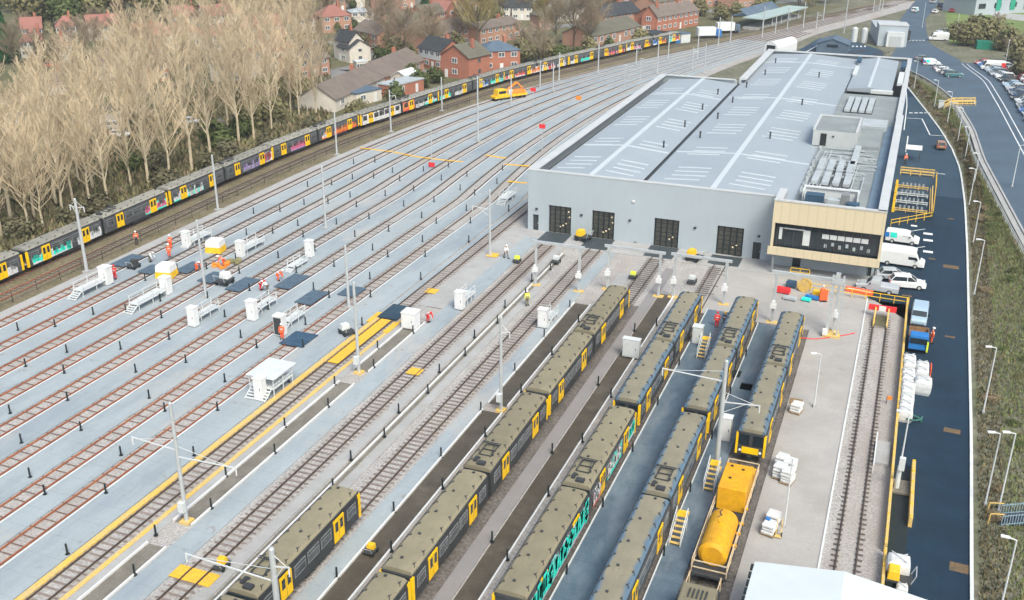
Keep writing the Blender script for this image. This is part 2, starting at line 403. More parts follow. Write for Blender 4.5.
# lower road
L = []; Q = []
for y in frange(20, 250, 6)+frange(255, 300, 5):
    xl = 3.5 if y < 128 else (-1.2 if y < 262 else -1.6-(y-262)*.9)
    if 128 <= y < 131: xl = -1.2
    L.append((xl, y, .02)); Q.append((lerp_tab(ROADR, y), y, .02))
MB().strip(L, Q).build('road', M['asphalt'], kind='structure')
k = MB()
for a, c in zip(Q[:-1], Q[1:]): k.bar((a[0]+.12, a[1], .08), (c[0]+.12, c[1], .08), .26, .22)
k.build('road_kerb', M['kerb'], kind='structure')
# grey-blue yard behind the depot, lower road in its upper reach is paler
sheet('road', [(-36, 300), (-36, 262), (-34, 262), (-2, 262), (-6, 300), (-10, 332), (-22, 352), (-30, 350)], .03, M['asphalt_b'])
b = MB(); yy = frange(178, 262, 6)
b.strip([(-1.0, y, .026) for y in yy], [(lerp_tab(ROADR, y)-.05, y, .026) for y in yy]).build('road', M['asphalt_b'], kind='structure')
# upper road + car park
yy = frange(100, 320, 6)+frange(326, 480, 10)
b = MB(); b.strip([(lerp_tab(UPL, y), y, up_z(y)+.03) for y in yy], [(lerp_tab(UPR, y), y, up_z(y)+.03) for y in yy])
b.build('road', M['asphalt_u'], kind='structure')
b = MB(); yy = frange(130, 318, 6)
b.strip([(lerp_tab(UPR, y)+.02, y, up_z(y)+.034) for y in yy], [(lerp_tab(UPR, y)+13, y, up_z(y)+.034) for y in yy])
b.build('car_park', M['asphalt_u'], kind='structure')
k = MB(); yy = frange(100, 312, 6)
for a, c in zip(yy[:-1], yy[1:]):
    k.bar((lerp_tab(UPL, a)-.15, a, up_z(a)+.1), (lerp_tab(UPL, c)-.15, c, up_z(c)+.1), .3, .25)
for y0, y1 in ((100, 246),):
    for a, c in zip(frange(y0, y1, 6)[:-1], frange(y0, y1, 6)[1:]):
        k.bar((lerp_tab(UPL, a)-.75, a, up_z(a)-.02), (lerp_tab(UPL, c)-.75, c, up_z(c)-.02), .8, .12)
k.build('pavement', M['conc'], kind='structure')
k = MB()
yy = frange(130, 316, 6)
for off in (-.4, .9):
    for a, c in zip(yy[:-1], yy[1:]):
        k.bar((lerp_tab(UPR, a)+off, a, up_z(a)+.04), (lerp_tab(UPR, c)+off, c, up_z(c)+.04), .22, .02)
# markings on the lower road
def mark(u, v, sx, sy, z=.04, rz=0):
    p = G(u, v, 0); k.box(p.x, p.y, z, sx, sy, .006, rz)
for i in range(5): mark(911+i*5, 113, .75, .75)
for pts in (((907, 118), (922, 118.6), (930, 135), (948, 136)),):
    q = [G(u, v, .045) for u, v in pts]
    for a, c in zip(q[:-1], q[1:]): k.bar(a, c, .22, .008)
for pts in (((906, 85), (907, 105), (904, 130)), ((908, 136), (906, 152))):
    q = [G(u, v, .045) for u, v in pts]
    for a, c in zip(q[:-1], q[1:]): k.bar(a, c, .2, .008)
for v in (234, 240.5, 252): mark(928, v, 1.3, .9)
for v in (229, 246.5): 
    q = [G(u, vv, .045) for u, vv in ((905, v+3), (925, v))]; k.bar(q[0], q[1], .15, .008)
mark(941, 174, 1.4, .25); mark(914, 226, .9, .7)
for i in range(6): p = G(906+i*3.5, 40.5, 0); k.box(p.x, p.y, up_z(p.y)+.05, .6, 1.2, .01)
q = [G(u, v, .05) for u, v in ((806, 52), (827, 40), (850, 50))]
for a, c in zip(q[:-1], q[1:]): k.bar(a, c, .35, .01)
q = [G(u, v, .05) for u, v in ((853, 46), (856, 53))]
for i in range(4): p = G(853+i*4, 46.5, 0); k.box(p.x, p.y, .05, .5, 2.5, .01)
k.build('road_marking', M['white'], kind='structure')
# drain covers and rusty patches on the road
k = MB()
for u, v, sx, sy in ((951, 267, 2., 1.3), (932, 259, .9, .5), (951, 219, .9, .5), (950, 337, 1.1, .5), (952, 431, 1.5, .9), (959, 568, 1.4, 1.2), (907, 296, 1.2, .5)):
    p = G(u, v, 0); k.box(p.x, p.y, .022, sx, sy, .012, -.05)
k.build('road_patch', mat('rust_patch', (.19, .115, .065), .9, col2=(.10, .085, .055), scale=1.5, fine=.3, fscale=6), kind='structure')
# yellow painted crossings over the tracks
k = MB()
def pline(pts, wd, z=.15):
    q = [G(u, v, 0) for u, v in pts]
    for a, c in zip(q[:-1], q[1:]): k.bar((a.x, a.y, z), (c.x, c.y, z), wd, .04)
pline(((360, 148.5), (392, 152.5), (420, 158), (446, 161), (463, 162.5)), .55)
pline(((486, 156), (506, 159)), .7); pline(((505, 165), (530, 167)), .7); pline(((508, 182), (527, 184)), .7)
b2 = G(362, 341)
k.box(-54.6, 92.2, .14, 1.3, 12.5, .03); k.box(-56.35, 98.6, .14, .55, 3, .03); k.box(-53.0, 96.6, .14, .8, 3, .03)
for x, w_ in ((-46.95, 1.0), (-45.6, 1.32), (-44.25, 1.0)): k.box(x, 50.3, .12, w_, 1.5, .03)
for u, v in ((432, 292), (493, 256), (415, 372.5)): p = G(u, v); k.box(p.x, p.y, .14, 1.5, 1.5, .03)
k.build('painted_crossing', mat('yellow_crossing', (.80, .46, .03), .75, col2=(.66, .40, .07), scale=1., fine=.12, fscale=5), kind='structure')
# streets and grass in the housing beyond
def lane(pts, wd, m, name='street', z=-.03):
    b = MB(); q = [Vector((*p, z)) for p in pts]
    for a, c in zip(q[:-1], q[1:]):
        d = (c-a).normalized(); n = Vector((-d.y, d.x, 0))*wd/2
        b.quad(a-n, c-n+d*.5, c+n+d*.5, a+n)
    return b.build(name, m, kind='structure')
lane([tuple(G(u, v)[:2]) for u, v in ((60, 152), (130, 140), (200, 125), (290, 108), (340, 70), (390, 60), (420, 72))], 5.5, M['street'])
lane([tuple(G(u, v)[:2]) for u, v in ((385, 62), (360, 45), (300, 40), (200, 45))], 5, M['street'], z=-.026)
lane([tuple(G(u, v)[:2]) for u, v in ((470, 34), (560, 26), (700, 12), (800, 0))], 6, M['street'], z=-.022)
sheet('grass', [tuple(G(u, v)[:2]) for u, v in ((950, 44), (1060, 40), (1060, 12), (945, 12))], .01, mat('lawn', (.16, .22, .07), .95, var=.25, scale=.1, fine=.2, fscale=2.))
sheet('pavement', [tuple(G(u, v)[:2]) for u, v in ((972, 10), (1000, 18), (1060, 26), (1060, 18), (1003, 13), (985, 5))], .03, M['conc'])
# ------------------------------------------------------------------ depot building
def clad(name, col, period=.6, amt=.07, rough=.5, axis=0, col2=None):
    """profiled sheet: fine ribs along one axis"""
    m = mat(name, col, rough, var=.06, scale=.12, col2=col2)
    nt = m.node_tree; b = nt.nodes['Principled BSDF']
    tc = _n(nt, 'ShaderNodeTexCoord', -1200, 500); sp = _n(nt, 'ShaderNodeSeparateXYZ', -1000, 500); nt.links.new(tc.outputs['Object'], sp.inputs[0])
    ma = _n(nt, 'ShaderNodeMath', -800, 500); ma.operation = 'PINGPONG'; ma.inputs[1].default_value = period/2; nt.links.new(sp.outputs[axis], ma.inputs[0])
    r = _n(nt, 'ShaderNodeMapRange', -600, 500); r.inputs[1].default_value = 0; r.inputs[2].default_value = period*.12
    r.inputs[3].default_value = 1-amt; r.inputs[4].default_value = 1; nt.links.new(ma.outputs[0], r.inputs[0])
    old = b.inputs['Base Color'].links[0].from_socket
    mu = _n(nt, 'ShaderNodeMix', -100, 300); mu.data_type = 'RGBA'; mu.blend_type = 'MULTIPLY'; mu.inputs[0].default_value = 1
    nt.links.new(old, mu.inputs[6]); nt.links.new(r.outputs[0], mu.inputs[7]); nt.links.new(mu.outputs[2], b.inputs['Base Color'])
    return m
M['wallclad'] = clad('wall_cladding', (.385, .44, .485), 1.2, .022)
M['roofclad'] = clad('roof_sheet', (.335, .38, .425), 1.0, .05, .5, axis=1, col2=(.30, .345, .39))
M['gold'] = clad('gold_cladding', (.63, .545, .385), 1.15, .12, .45, col2=(.58, .505, .36))
M['rooflight'] = mat('rooflight_sheet', (.52, .57, .61), .4, var=.05)
M['parapet'] = mat('parapet_cap', (.50, .52, .535), .55, var=.07, scale=.3)
M['flatroof'] = mat('flat_roof_felt', (.27, .30, .31), .85, col2=(.20, .225, .235), scale=.25, fine=.1, fscale=4.)
M['plant'] = mat('plant_grey', (.40, .44, .47), .6, var=.15, scale=.8)
M['bluedark'] = mat('blue_dark_plant', (.045, .09, .15), .5, var=.3, scale=.7)

dep = thing('depot_building', 'large pale grey train depot with four doors and a gold clad office corner', 'building', (-25, 136.3, 0))
def dpart(b, name, m, par=dep, **k):
    for i, v in enumerate(b.v): b.v[i] = (v[0]+25, v[1]-136.3, v[2])
    return b.build(name, m, par, **k)
H0 = 9.25; Y0 = 136.3; XL, XM, XR = -50.7, -34.0, -14.5
# walls: front wall in pieces around the door openings
doors = [(-47.4, -43.9), (-40.7, -37.3), (-31.4, -27.8), (-22.4, -18.7)]
pd = [(-49.9, -49.0), (-17.3, -16.2)]
b = MB(); th = .35
ops = sorted([(a, c, 4.25) for a, c in doors]+[(a, c, 2.5) for a, c in pd])
x = XL
for a, c, h in ops:
    b.box((x+a)/2, Y0+th/2, -.1, a-x, th, H0+.1); b.box((a+c)/2, Y0+th/2, h, c-a, th, H0-h); x = c
b.box((x+XR)/2, Y0+th/2, -.1, XR-x, th, H0+.1)
b.box(XL+th/2, (Y0+218)/2+th/2, -.1, th, 218-Y0-th-.02, H0+.1)
b.box((XL+XM)/2, 218-th/2, -.1, XM-XL-2*th-.02, th, H0+.1)
b.box(XM+th/2, (218+260)/2, -.1, th, 41.9, H0+.1)
b.box((XM-1)/2, 260-th/2, -.1, 32.3, th, H0+.1)
b.box(-1.25, 225.5, -.1, th, 68.5, H0+.1)
b.box(-1.25+.02, 163, -.1, th, 55.5, 10.0)
dpart(b, 'wall', M['wallclad'])
# parapets
b = MB()
b.box((XL+XR)/2, Y0+.3, H0, XR-XL, .7, .14)
b.box(XL+.65, (Y0+218)/2+.35, H0, 1.35, 218-Y0-.72, .18)
b.box((XL+XM)/2+.3, 218-.35, H0, XM-XL-2.0, .75, .18)
b.box(XM+.7, 239.2, H0, 1.5, 41, .35)
b.box(-17.6, 260-.5, H0, 32.6, 1.1, .22)
b.box(-1.3, 225.6, H0, 1.0, 67.5, .25)
dpart(b, 'parapet', M['parapet'])
# gabled metal roofs
def gable(xa, xr, xb, y0, y1, ze, zr, name):
    b = MB()
    b.poly([(xa, y0, ze), (xr, y0, zr), (xr, y1, zr), (xa, y1, ze)]); b.poly([(xr, y0, zr), (xb, y0, ze), (xb, y1, ze), (xr, y1, zr)])
    b.poly([(xa, y0, ze), (xb, y0, ze), (xr, y0, zr)]); b.poly([(xa, y1, ze), (xr, y1, zr), (xb, y1, ze)])
    rf = dpart(b, name, M['roofclad'])
    c = MB(); c.box(xr, (y0+y1)/2, zr-.04, .75, y1-y0, .09)
    dpart(c, 'ridge_cap', M['rooflight'], rf)
    return rf
def on_roof(x, xa, xr, xb, ze, zr): return ze+(zr-ze)*((x-xa)/(xr-xa) if x < xr else (xb-x)/(xb-xr))
lowroof = (-48.64, -41.4, -34.2); hiroof = (-33.6, -23.7, -12.6); ZE, ZR = 8.55, 9.2
rl = gable(*lowroof, Y0+.66, 217.2, ZE, ZR, 'roof'); rh = gable(*hiroof, Y0+.66, 258.8, ZE, ZR, 'roof')
# dark gutters
b = MB()
for x, y1, wd in ((-48.85, 217.2, .42), (-33.9, 258, .62)): b.box(x, (Y0+.7+y1)/2, 8.1, wd, y1-Y0-.8, .3)
b.box(-12.45, 192, 8.1, .5, 100, .3)
dpart(b, 'gutter', M['dark'])
for root, rr, yend in ((rl, lowroof, 210), (rh, hiroof, 252)):
    xa, xr, xb = rr
    n = 0; y = 141.2
    while y < yend:
        for side in (0, 1):
            lo, hi = (xa+1.3, xr-1.7) if side == 0 else (xr+1.7, xb-1.3)
            if hi-lo > 6.5: hi, lo = ((xr-2.2, xr-7.2) if side == 0 else (xr+7.2, xr+2.2))
            for k in range(4):
                yy = y+k*2.25+(0 if side == 0 else -.4); sh = (.5 if k == 0 else 0)
                if k == 3 and (n % 3 == 1): continue
                b = MB(); b.bar((lo-sh, yy, on_roof(lo-sh, *rr, ZE, ZR)+.03), (hi-sh, yy, on_roof(hi-sh, *rr, ZE, ZR)+.03), .42, .05)
                dpart(b, 'rooflight', M['rooflight'], root)
        n += 1; y += 15.1
    for y in ((156., 200.) if root is rl else (157.6, 203., 246.)):
        for lo, hi in ((xa+.2, xr), (xr, xb-.2)):
            b = MB(); b.bar((lo, y, on_roof(lo, *rr, ZE, ZR)+.03), (hi, y, on_roof(hi, *rr, ZE, ZR)+.03), .5, .06)
            dpart(b, 'roof_joint', M['rooflight'], root)
for x, ys in ((-35.8, (158.6, 174.2, 189.2, 204.2)), (-31.7, (167.4, 182.7, 197.7, 213.6)), (-30.2, (228.8, 244.8)), (-18.9, (199.5, 229.7)), (-20.6, (170,))):
    for y in ys:
        b = MB(); rr = lowroof if x < -34 else hiroof; z = on_roof(x, *rr, ZE, ZR)
        b.tube((x, y, z-.1), (x, y, z+1.0), .14, .14, 8); b.tube((x, y, z+1.0), (x, y, z+1.12), .2, .2, 8)
        dpart(b, 'roof_vent', M['dark'])
# train doors: dark shutters of framed panels
M['shutter'] = mat('shutter_panel', (.085, .08, .07), .35, col2=(.05, .055, .05), scale=.9, fine=.3, fscale=3., spec=.6)
for i, (a, c) in enumerate(doors):
    b = MB(); b.box((a+c)/2, Y0+.42, 0, c-a, .1, 4.25)
    d = dpart(b, 'train_door', M['shutter'])
    b = MB()
    for k in range(5): b.box(a+.1+(c-a-.2)*k/4, Y0+.335, 0, .2, .06, 4.2)
    for k in range(7): b.box((a+c)/2, Y0+.345, .05+k*.68, c-a-.05, .03, .07)
    dpart(b, 'door_frame', M['black'], d)
    for k, (fx, z) in enumerate(((.62, 1.2), (.75, 1.55), (.5, 1.0), (.9, 2.6), (.86, 3.4))[: (5 if i < 2 else 2)]):
        b = MB(); b.ball(a+(c-a)*fx, Y0+.33, z, .13, .05, .13, 8, 6)
        dpart(b, 'lamp', mat('warm_lamp', (.9, .75, .5), .4), d)
for a, c in pd:
    b = MB(); b.box((a+c)/2, Y0+.3, 0, c-a, .1, 2.5); d = dpart(b, 'side_door', M['dark'])
    b = MB(); b.box(c-.15, Y0+.22, 1.0, .06, .06, .25); dpart(b, 'handle', M['steel'], d)
for x, z in ((-49.3, 3.3), (-42.3, 3.2), (-35.0, 3.3), (-25.5, 3.4), (-16.6, 3.3), (-34.6, 6.2)):
    b = MB(); b.box(x, Y0-.1, z, .34, .2, .26); dpart(b, 'wall_lamp', M['dark'] if z < 5 else M['white'])
# plinth
b = MB(); b.box((XL-17.4)/2, Y0-.03, -.1, .5, .06, .4); dpart(b, 'plinth', M['grey'])
# office corner
OX0, OX1, OY = -14.5, -.55, 131.5
b = MB()
b.box((OX0+OX1)/2, OY+.15, 7.2, OX1-OX0, .3, 3.0); b.box((OX0+OX1)/2-.1, OY+.1, 2.75, OX1-OX0+.3, .3, 1.1)
b.box(OX1-.15, 133.8, 2.75, .3, 4.2, 7.4); b.box(OX0+.15, 133.8, 2.75, .3, 4.2, 7.4)
b.box(OX0+.2, OY+.15, 3.85, .35, .28, 3.35)
dpart(b, 'gold_cladding', M['gold'])
b = MB()
b.box((OX0+OX1)/2, OY+.2, 10.2, OX1-OX0+.1, .55, .2)
b.box(OX0+.5, 134.4, 9.3, 1.0, 5.2, 1.08); b.box(OX1-.55, 161.5, 9.2, 1.15, 59, 1.1)
b.box(OX1-.55, 134.0, 10.2, 1.1, 5, .2)
dpart(b, 'office_parapet', M['parapet'])
b = MB(); b.box((OX0+OX1)/2, OY+.9, 3.7, OX1-OX0-.7, .2, 3.6)
wb = dpart(b, 'office_window', M['glass'])
b = MB()
for k in range(13): b.box(OX0+.7+k*1.06, OY+.75, 3.85, .09, .1, 3.35)
b.box((OX0+OX1)/2, OY+.75, 6.2, 12.5, .08, .09); b.box(-13.0, OY+.72, 4.9, .12, .12, 1.6)
dpart(b, 'window_frame', M['dark'], wb)
b = MB()
for k in range(6): bb = MB(); bb.box(-7.6+k*.98, OY+.72, 5.55, .86, .05, .62); dpart(bb, 'blind', M['offwhite'], wb)
b.box(-13.35, OY+.72, 4.8, .4, .05, 1.5); b.box(-10.0, OY+.72, 4.3, .9, .05, 2.1); b.box(-11.9, OY+.70, 6.3, 3.3, .05, .16)
dpart(b, 'partition', M['offwhite'], wb)
b = MB()
for k in range(7): b.box(-7.5+k*.9, OY+.74, 4.35+.3*(k % 2), .35, .05, .5)
dpart(b, 'desk_reflection', mat('reflection_grey', (.35, .40, .42), .6, var=.4, scale=2.), wb)  # grey blocks before the glass, desk reflections put in as colour
b = MB(); b.box((OX0+OX1)/2, 134.2, 2.6, OX1-OX0-.4, 5, .15); dpart(b, 'soffit', M['grey'])
b = MB()
b.box(-13.1, 135.3, 0, 2.8, .3, 2.65); b.box(-6.3, 135.3, 0, 8.6, .3, 2.65); b.box(-1.9, 135.34, 0, .05, .3, 2.65)
dpart(b, 'ground_floor_wall', M['wallclad'])
b = MB(); b.box(-11.15, 135.4, 0, 1.3, .12, 2.6); b.box(-1.4, 135.4, 0, 1.3, .12, 2.6); dpart(b, 'entrance', M['glass'])
b = MB(); b.box(-.8, 131.9, 0, .22, .22, 2.7); b.box(-13.9, 131.9, 0, .22, .22, 2.7); dpart(b, 'column', M['grey'])
# flat plant roof
b = MB(); b.box(-7.0, 175.5, 8.6, 11.2, 79, .15); dpart(b, 'flat_roof', M['flatroof'])
b = MB()
b.box(-2.2, 160, 8.78, 1.9, 55, .12); 
dpart(b, 'roof_walkway', mat('roof_walkway', (.14, .20, .27), .6, var=.2, scale=.5))
# stair core
b = MB(); b.box(-10.4, 175.4, 8.7, 6.8, 11.4, 2.5); core = dpart(b, 'stair_core', mat('core_wall', (.44, .465, .475), .7, var=.06, scale=.4))
b = MB()
for x in (-13.7, -7.1): b.box(x, 175.4, 11.2, .35, 11.4, .22)
b.box(-10.4, 181, 11.2, 6.3, .3, .22)
dpart(b, 'core_parapet', M['parapet'], core)
b = MB(); b.box(-10.4, 175.3, 11.2, 6.2, 11.0, .04); dpart(b, 'core_roof', M['flatroof'], core)
b = MB(); b.box(-12.1, 169.66, 8.75, .95, .08, 2.0); dpart(b, 'core_door', M['black'], core)
b = MB(); b.box(-10.6, 169.62, 10.3, .3, .15, .2); dpart(b, 'core_lamp', M['dark'], core)
b = MB(); b.box(-5.2, 176, 8.7, 3.6, 13, .55); dpart(b, 'roof_step', M['flatroof'])
b = MB(); b.box(-5.0, 186, 8.7, 4.2, 6, .9); dpart(b, 'roof_plinth', M['plant'])
# rooftop units
def unit(x, y, sx, sy, sz, m=None):
    b = MB(); b.box(x, y, 8.9, sx, sy, sz); b.box(x, y, 8.75, sx+.25, sy+.25, .18, mi=1)
    return dpart(b, 'roof_unit', [m or M['plant'], M['dark']], bevel=.04)
for k in range(4): unit(-10.5+k*1.28, 203, 1.0, 12.5, .5)
for k in range(4): unit(-10.9+k*1.4, 155.8, .95, 6.2, .55)
unit(-6.5, 163, .95, 12, .55)
for k in range(4): unit(-10.9+k*1.45, 148.6, .95, 5.6, .55)
b = MB()
for k in range(44): 
    b.bar((R.uniform(-12, -4), y := R.uniform(150, 168), 9.05), (R.uniform(-6, -3), y+R.uniform(-.2, .2), 9.05), .12, .12)
for k in range(16):
    x = R.uniform(-12.2, -3.5); b.bar((x, 139+R.random()*4, 9.0), (x+R.uniform(-.3, .3), 144+R.random()*24, 9.0), .16, .14)
for k in range(26): b.box(-12.1+R.uniform(-.2, .2), 140+k*1.1, 8.8, .35, .5, .35)
dpart(b, 'pipework', mat('pipe_metal', (.42, .46, .48), .4, var=.25, scale=1.))
b = MB(); b.box(-8.0, 139.4, 8.8, 7.0, .2, 1.5); b.box(-11.5, 138.2, 8.8, .2, 2.2, 1.5); b.box(-4.5, 138.8, 8.8, .2, 1.0, 1.5)
b.box(-8.0, 139.4, 10.3, 7.2, .7, .14)
dpart(b, 'plant_screen', M['offwhite'])
for x, y, sx, sy, sz, m in ((-9.9, 136.7, 2.4, 1.6, 1.3, 'bluedark'), (-7.4, 136.2, 1.6, 1.2, 1.0, 'plant'), (-6.0, 136.8, 1.1, 1.6, 1.7, 'grey'), (-4.9, 135.6, 1.6, 1.2, .9, 'bluedark'), (-3.9, 134.4, 1.1, 1.1, .7, 'offwhite')):
    unit(x, y, sx, sy, sz, M[m])
# rear pitched block and its wall
b = MB(); y0, y1 = 220.0, 258.5
b.poly([(-12.3, y0, 8.8), (-8.1, y0, 9.3), (-8.1, y1, 9.3), (-12.3, y1, 8.8)]); b.poly([(-8.1, y0, 9.3), (-3.6, y0, 8.8), (-3.6, y1, 8.8), (-8.1, y1, 9.3)])
b.poly([(-12.3, y0, 8.3), (-3.6, y0, 8.3), (-3.6, y0, 8.8), (-8.1, y0, 9.3), (-12.3, y0, 8.8)])
r3 = dpart(b, 'roof', M['roofclad']); b = MB(); b.box(-8.1, (y0+y1)/2, 9.27, .6, y1-y0, .09); dpart(b, 'ridge_cap', M['rooflight'], r3)
b = MB(); b.box(-5.4, 217.8, 8.7, 4.2, 1.4, .6); b.box(-2.3, 233, 9.0, 1.2, 14, .5); b.box(-12.0, 240, 8.9, .8, 10, .5); dpart(b, 'roof_unit', M['offwhite'])
b = MB(); b.box(-2.3, 250, 9.0, 1.2, 8, .6); b.box(-12.2, 254, 9.0, .9, 5, .6); dpart(b, 'roof_hatch', M['bluedark'])
# dark grated mats in front of the four doors
for i, (a, c) in enumerate(doors):
    b = MB(); b.box(0, 0, 0, c-a+.5, 4.6 if i < 3 else 3.6, .05); b.box(0, 0, .05, 1.3, 4.4 if i < 3 else 3.4, .03)
    tag(b.build('entrance_mat', mat('dark_grating', (.06, .075, .085), .5, var=.3, scale=2.5), loc=((a+c)/2, 133.9, .08)),
        'dark grating on the track at the %s depot door' % ('leftmost', 'second from left', 'third from left', 'rightmost')[i], 'grating', 'dark gratings before the depot doors')
# gantries over the tracks in front of the depot
def gantry(xa, xb, y, h, label, over=.6):
    t = thing('portal_gantry', label, 'gantry', ((xa+xb)/2, y, 0), 0, 'portal gantries in front of the depot')
    hw = (xb-xa)/2
    for s in (-1, 1):
        b = MB(); b.box(s*hw, 0, 0, .3, .3, h); b.box(s*hw, 0, h-.6, .36, .36, .6); c = b.build('column', M['steel'], t, bevel=.02)
        b = MB(); b.box(s*hw, 0, 0, 1.3, .9, .12); b.build('yellow_base', M['yellow_worn'], c)
        if s > 0 or xb-xa > 6.5 or True:
            b = MB(); b.box(s*hw, -.35, 2.0, .7, .32, .6); b.box(s*hw, -.35, 2.6, .36, .26, .35); b.build('switch_box', M['white'], c)
    b = MB(); b.box(0, 0, h-.05, xb-xa+2*over, .32, .34); b.build('beam', M['steel'], t, bevel=.02)
gantry(-41.9, -36.0, 115.8, 5.9, 'pale portal gantry at the far left before the depot doors')
gantry(-32.8, -26.1, 118.0, 5.8, 'pale portal gantry second from the left over the third depot track')
gantry(-24.3, -17.9, 118.5, 5.7, 'pale portal gantry before the rightmost depot door')
gantry(-11.5, -4.4, 115.2, 6.4, 'pale portal gantry below the gold clad office corner')
# ------------------------------------------------------------------ railway tracks
M['sleeper_k'] = mat('sleeper_black', (.13, .115, .105), .9, var=.25, scale=.7)
def track(label, path, rusty, conc=True, sleep_step=.75, zb=.0, group=None, until=240, slw=.12, ends=False):
    """path: list of (x, y); two rails and the row of sleepers"""
    x0, y0 = path[0]; t = thing('railway_track', label, 'railway track', (x0, y0, zb), 0, group)
    q = [Vector((x-x0, y-y0, 0)) for x, y in path]
    nrm = []
    for i in range(len(q)):
        d = (q[min(i+1, len(q)-1)]-q[max(i-1, 0)]).normalized(); nrm.append(Vector((d.y, -d.x, 0)))
    for s in (-.75, .75):
        b = MB()
        for a, c, n1, n2 in zip(q[:-1], q[1:], nrm[:-1], nrm[1:]):
            p1, p2 = a+n1*s, c+n2*s; w1, w2 = n1*.04, n2*.04; z = Vector((0, 0, .17)); g = Vector((0, 0, .03))
            b.quad(p1-w1+z, p1+w1+z, p2+w2+z, p2-w2+z); b.quad(p1-w1*1.6+g, p1-w1+z, p2-w2+z, p2-w2*1.6+g); b.quad(p1+w1+z, p1+w1*1.6+g, p2+w2*1.6+g, p2+w2+z)
        b.build('rail', M['rust'] if rusty else M['raildark'], t)
    b = MB(); d = 0.
    for a, c in zip(q[:-1], q[1:]):
        L = (c-a).length; u = (c-a)/L
        ang = math.atan2(u.y, u.x)-math.pi/2
        while d < L:
            p = a+u*d
            if p.y+y0 > until: break
            j = R.uniform(-.04, .04); hw = Vector((math.cos(ang), math.sin(ang), 0)); hl = u*slw
            A = p+hw*1.25+hl; B = p-hw*1.25+hl; Cc = p-hw*1.25-hl; D = p+hw*1.25-hl
            z = Vector((0, 0, .045+j*.2))
            if ends:
                for sg in (-1, 1):
                    e1, e2 = p+hw*sg*.58, p+hw*sg*(1.12+j*2); b.quad(e1+hl+z, e1-hl+z, e2-hl+z, e2+hl+z) if sg > 0 else b.quad(e2+hl+z, e2-hl+z, e1-hl+z, e1+hl+z)
            else: b.quad(B+z, Cc+z, D+z, A+z)
            d += sleep_step+j
        d -= L
    b.build('sleepers', M['sleeper_c'] if conc else M['sleeper_r' if slw < .1 else ('sleeper_k' if slw > .1205 else 'sleeper')], t)
    return t
ordn = ['outermost', 'second', 'third', 'fourth', 'fifth', 'sixth', 'seventh', 'eighth']
for i, x in enumerate(TX):
    pth = [(x, 28), (x, 100)]+[(yard_x(x, y), y) for y in frange(110, 146, 12)]+[(yard_x(x, y), y) for y in frange(152, 452 if i < 5 else 360, 8)]
    track('%s stabling track from the graffiti trains, rusty rails between pale walkways' % ordn[i], pth, True, False, 1.2, .01, 'tracks of the stabling yard', 132, .065)
track('track with bright yellow painted edges in the middle of the yard', [(-54.6, 28), (-54.6, 150)]+[(-54.6+.0*y, y) for y in (190,)], False, False, .75, .01)
for x, y1, l in ((-45.6, 131.4, 'track leading to the leftmost depot door'), (-38.6, 131.4, 'track leading to the second depot door from the left'),
              (-29.5, 131.4, 'track leading to the third depot door from the left'), (-20.85, 132, 'track leading to the rightmost depot door')):
    track(l, [(x, 28), (x, y1)], False, False, .72, .03, None, 240, .11 if x < -35 else .121)
track('track under the dark trains beside the wet blue walkways', [(-14.45, 28), (-14.45, 113.5)], False, False, .7,.03, None, 240, .121)
track('track under the yellow tank wagon along the concrete apron', [(-8.85, 28), (-8.85, 113)], False, False, .7,.03, None, 240, .121)
track('siding that ends at the red buffer stop on the concrete apron', [(.65, 28), (.65, 121.5)], False, False, .72, .04, None, 240, .1215, True)
for x, l in ((-45.6, 'left of the two tracks leaving the rear of the depot'), (-39.2, 'right of the two tracks leaving the rear of the depot')):
    track(l, [(x, 219)]+[(x+.9*S(y)-.9*S(219), y) for y in frange(226, 330, 8)], False, True, .9, .02)
def main_x(y): return lerp_tab([(20, -106.9), (90, -106.9), (126, -107.6), (150, -107.9), (175, -107.2), (212, -101.8), (242, -96.6), (273, -87.4), (304, -77.7), (350, -59.5), (400, -38), (450, -17), (520, 8)], y)
track('main line track under the graffiti covered trains', [(main_x(y), y) for y in frange(20, 520, 8)], True, False, .8, .0, None, 300)
track('empty overgrown main line track beside the graffiti covered trains', [(main_x(y)+4.1, y) for y in frange(20, 520, 8)], True, False, .8, .0, None, 300)

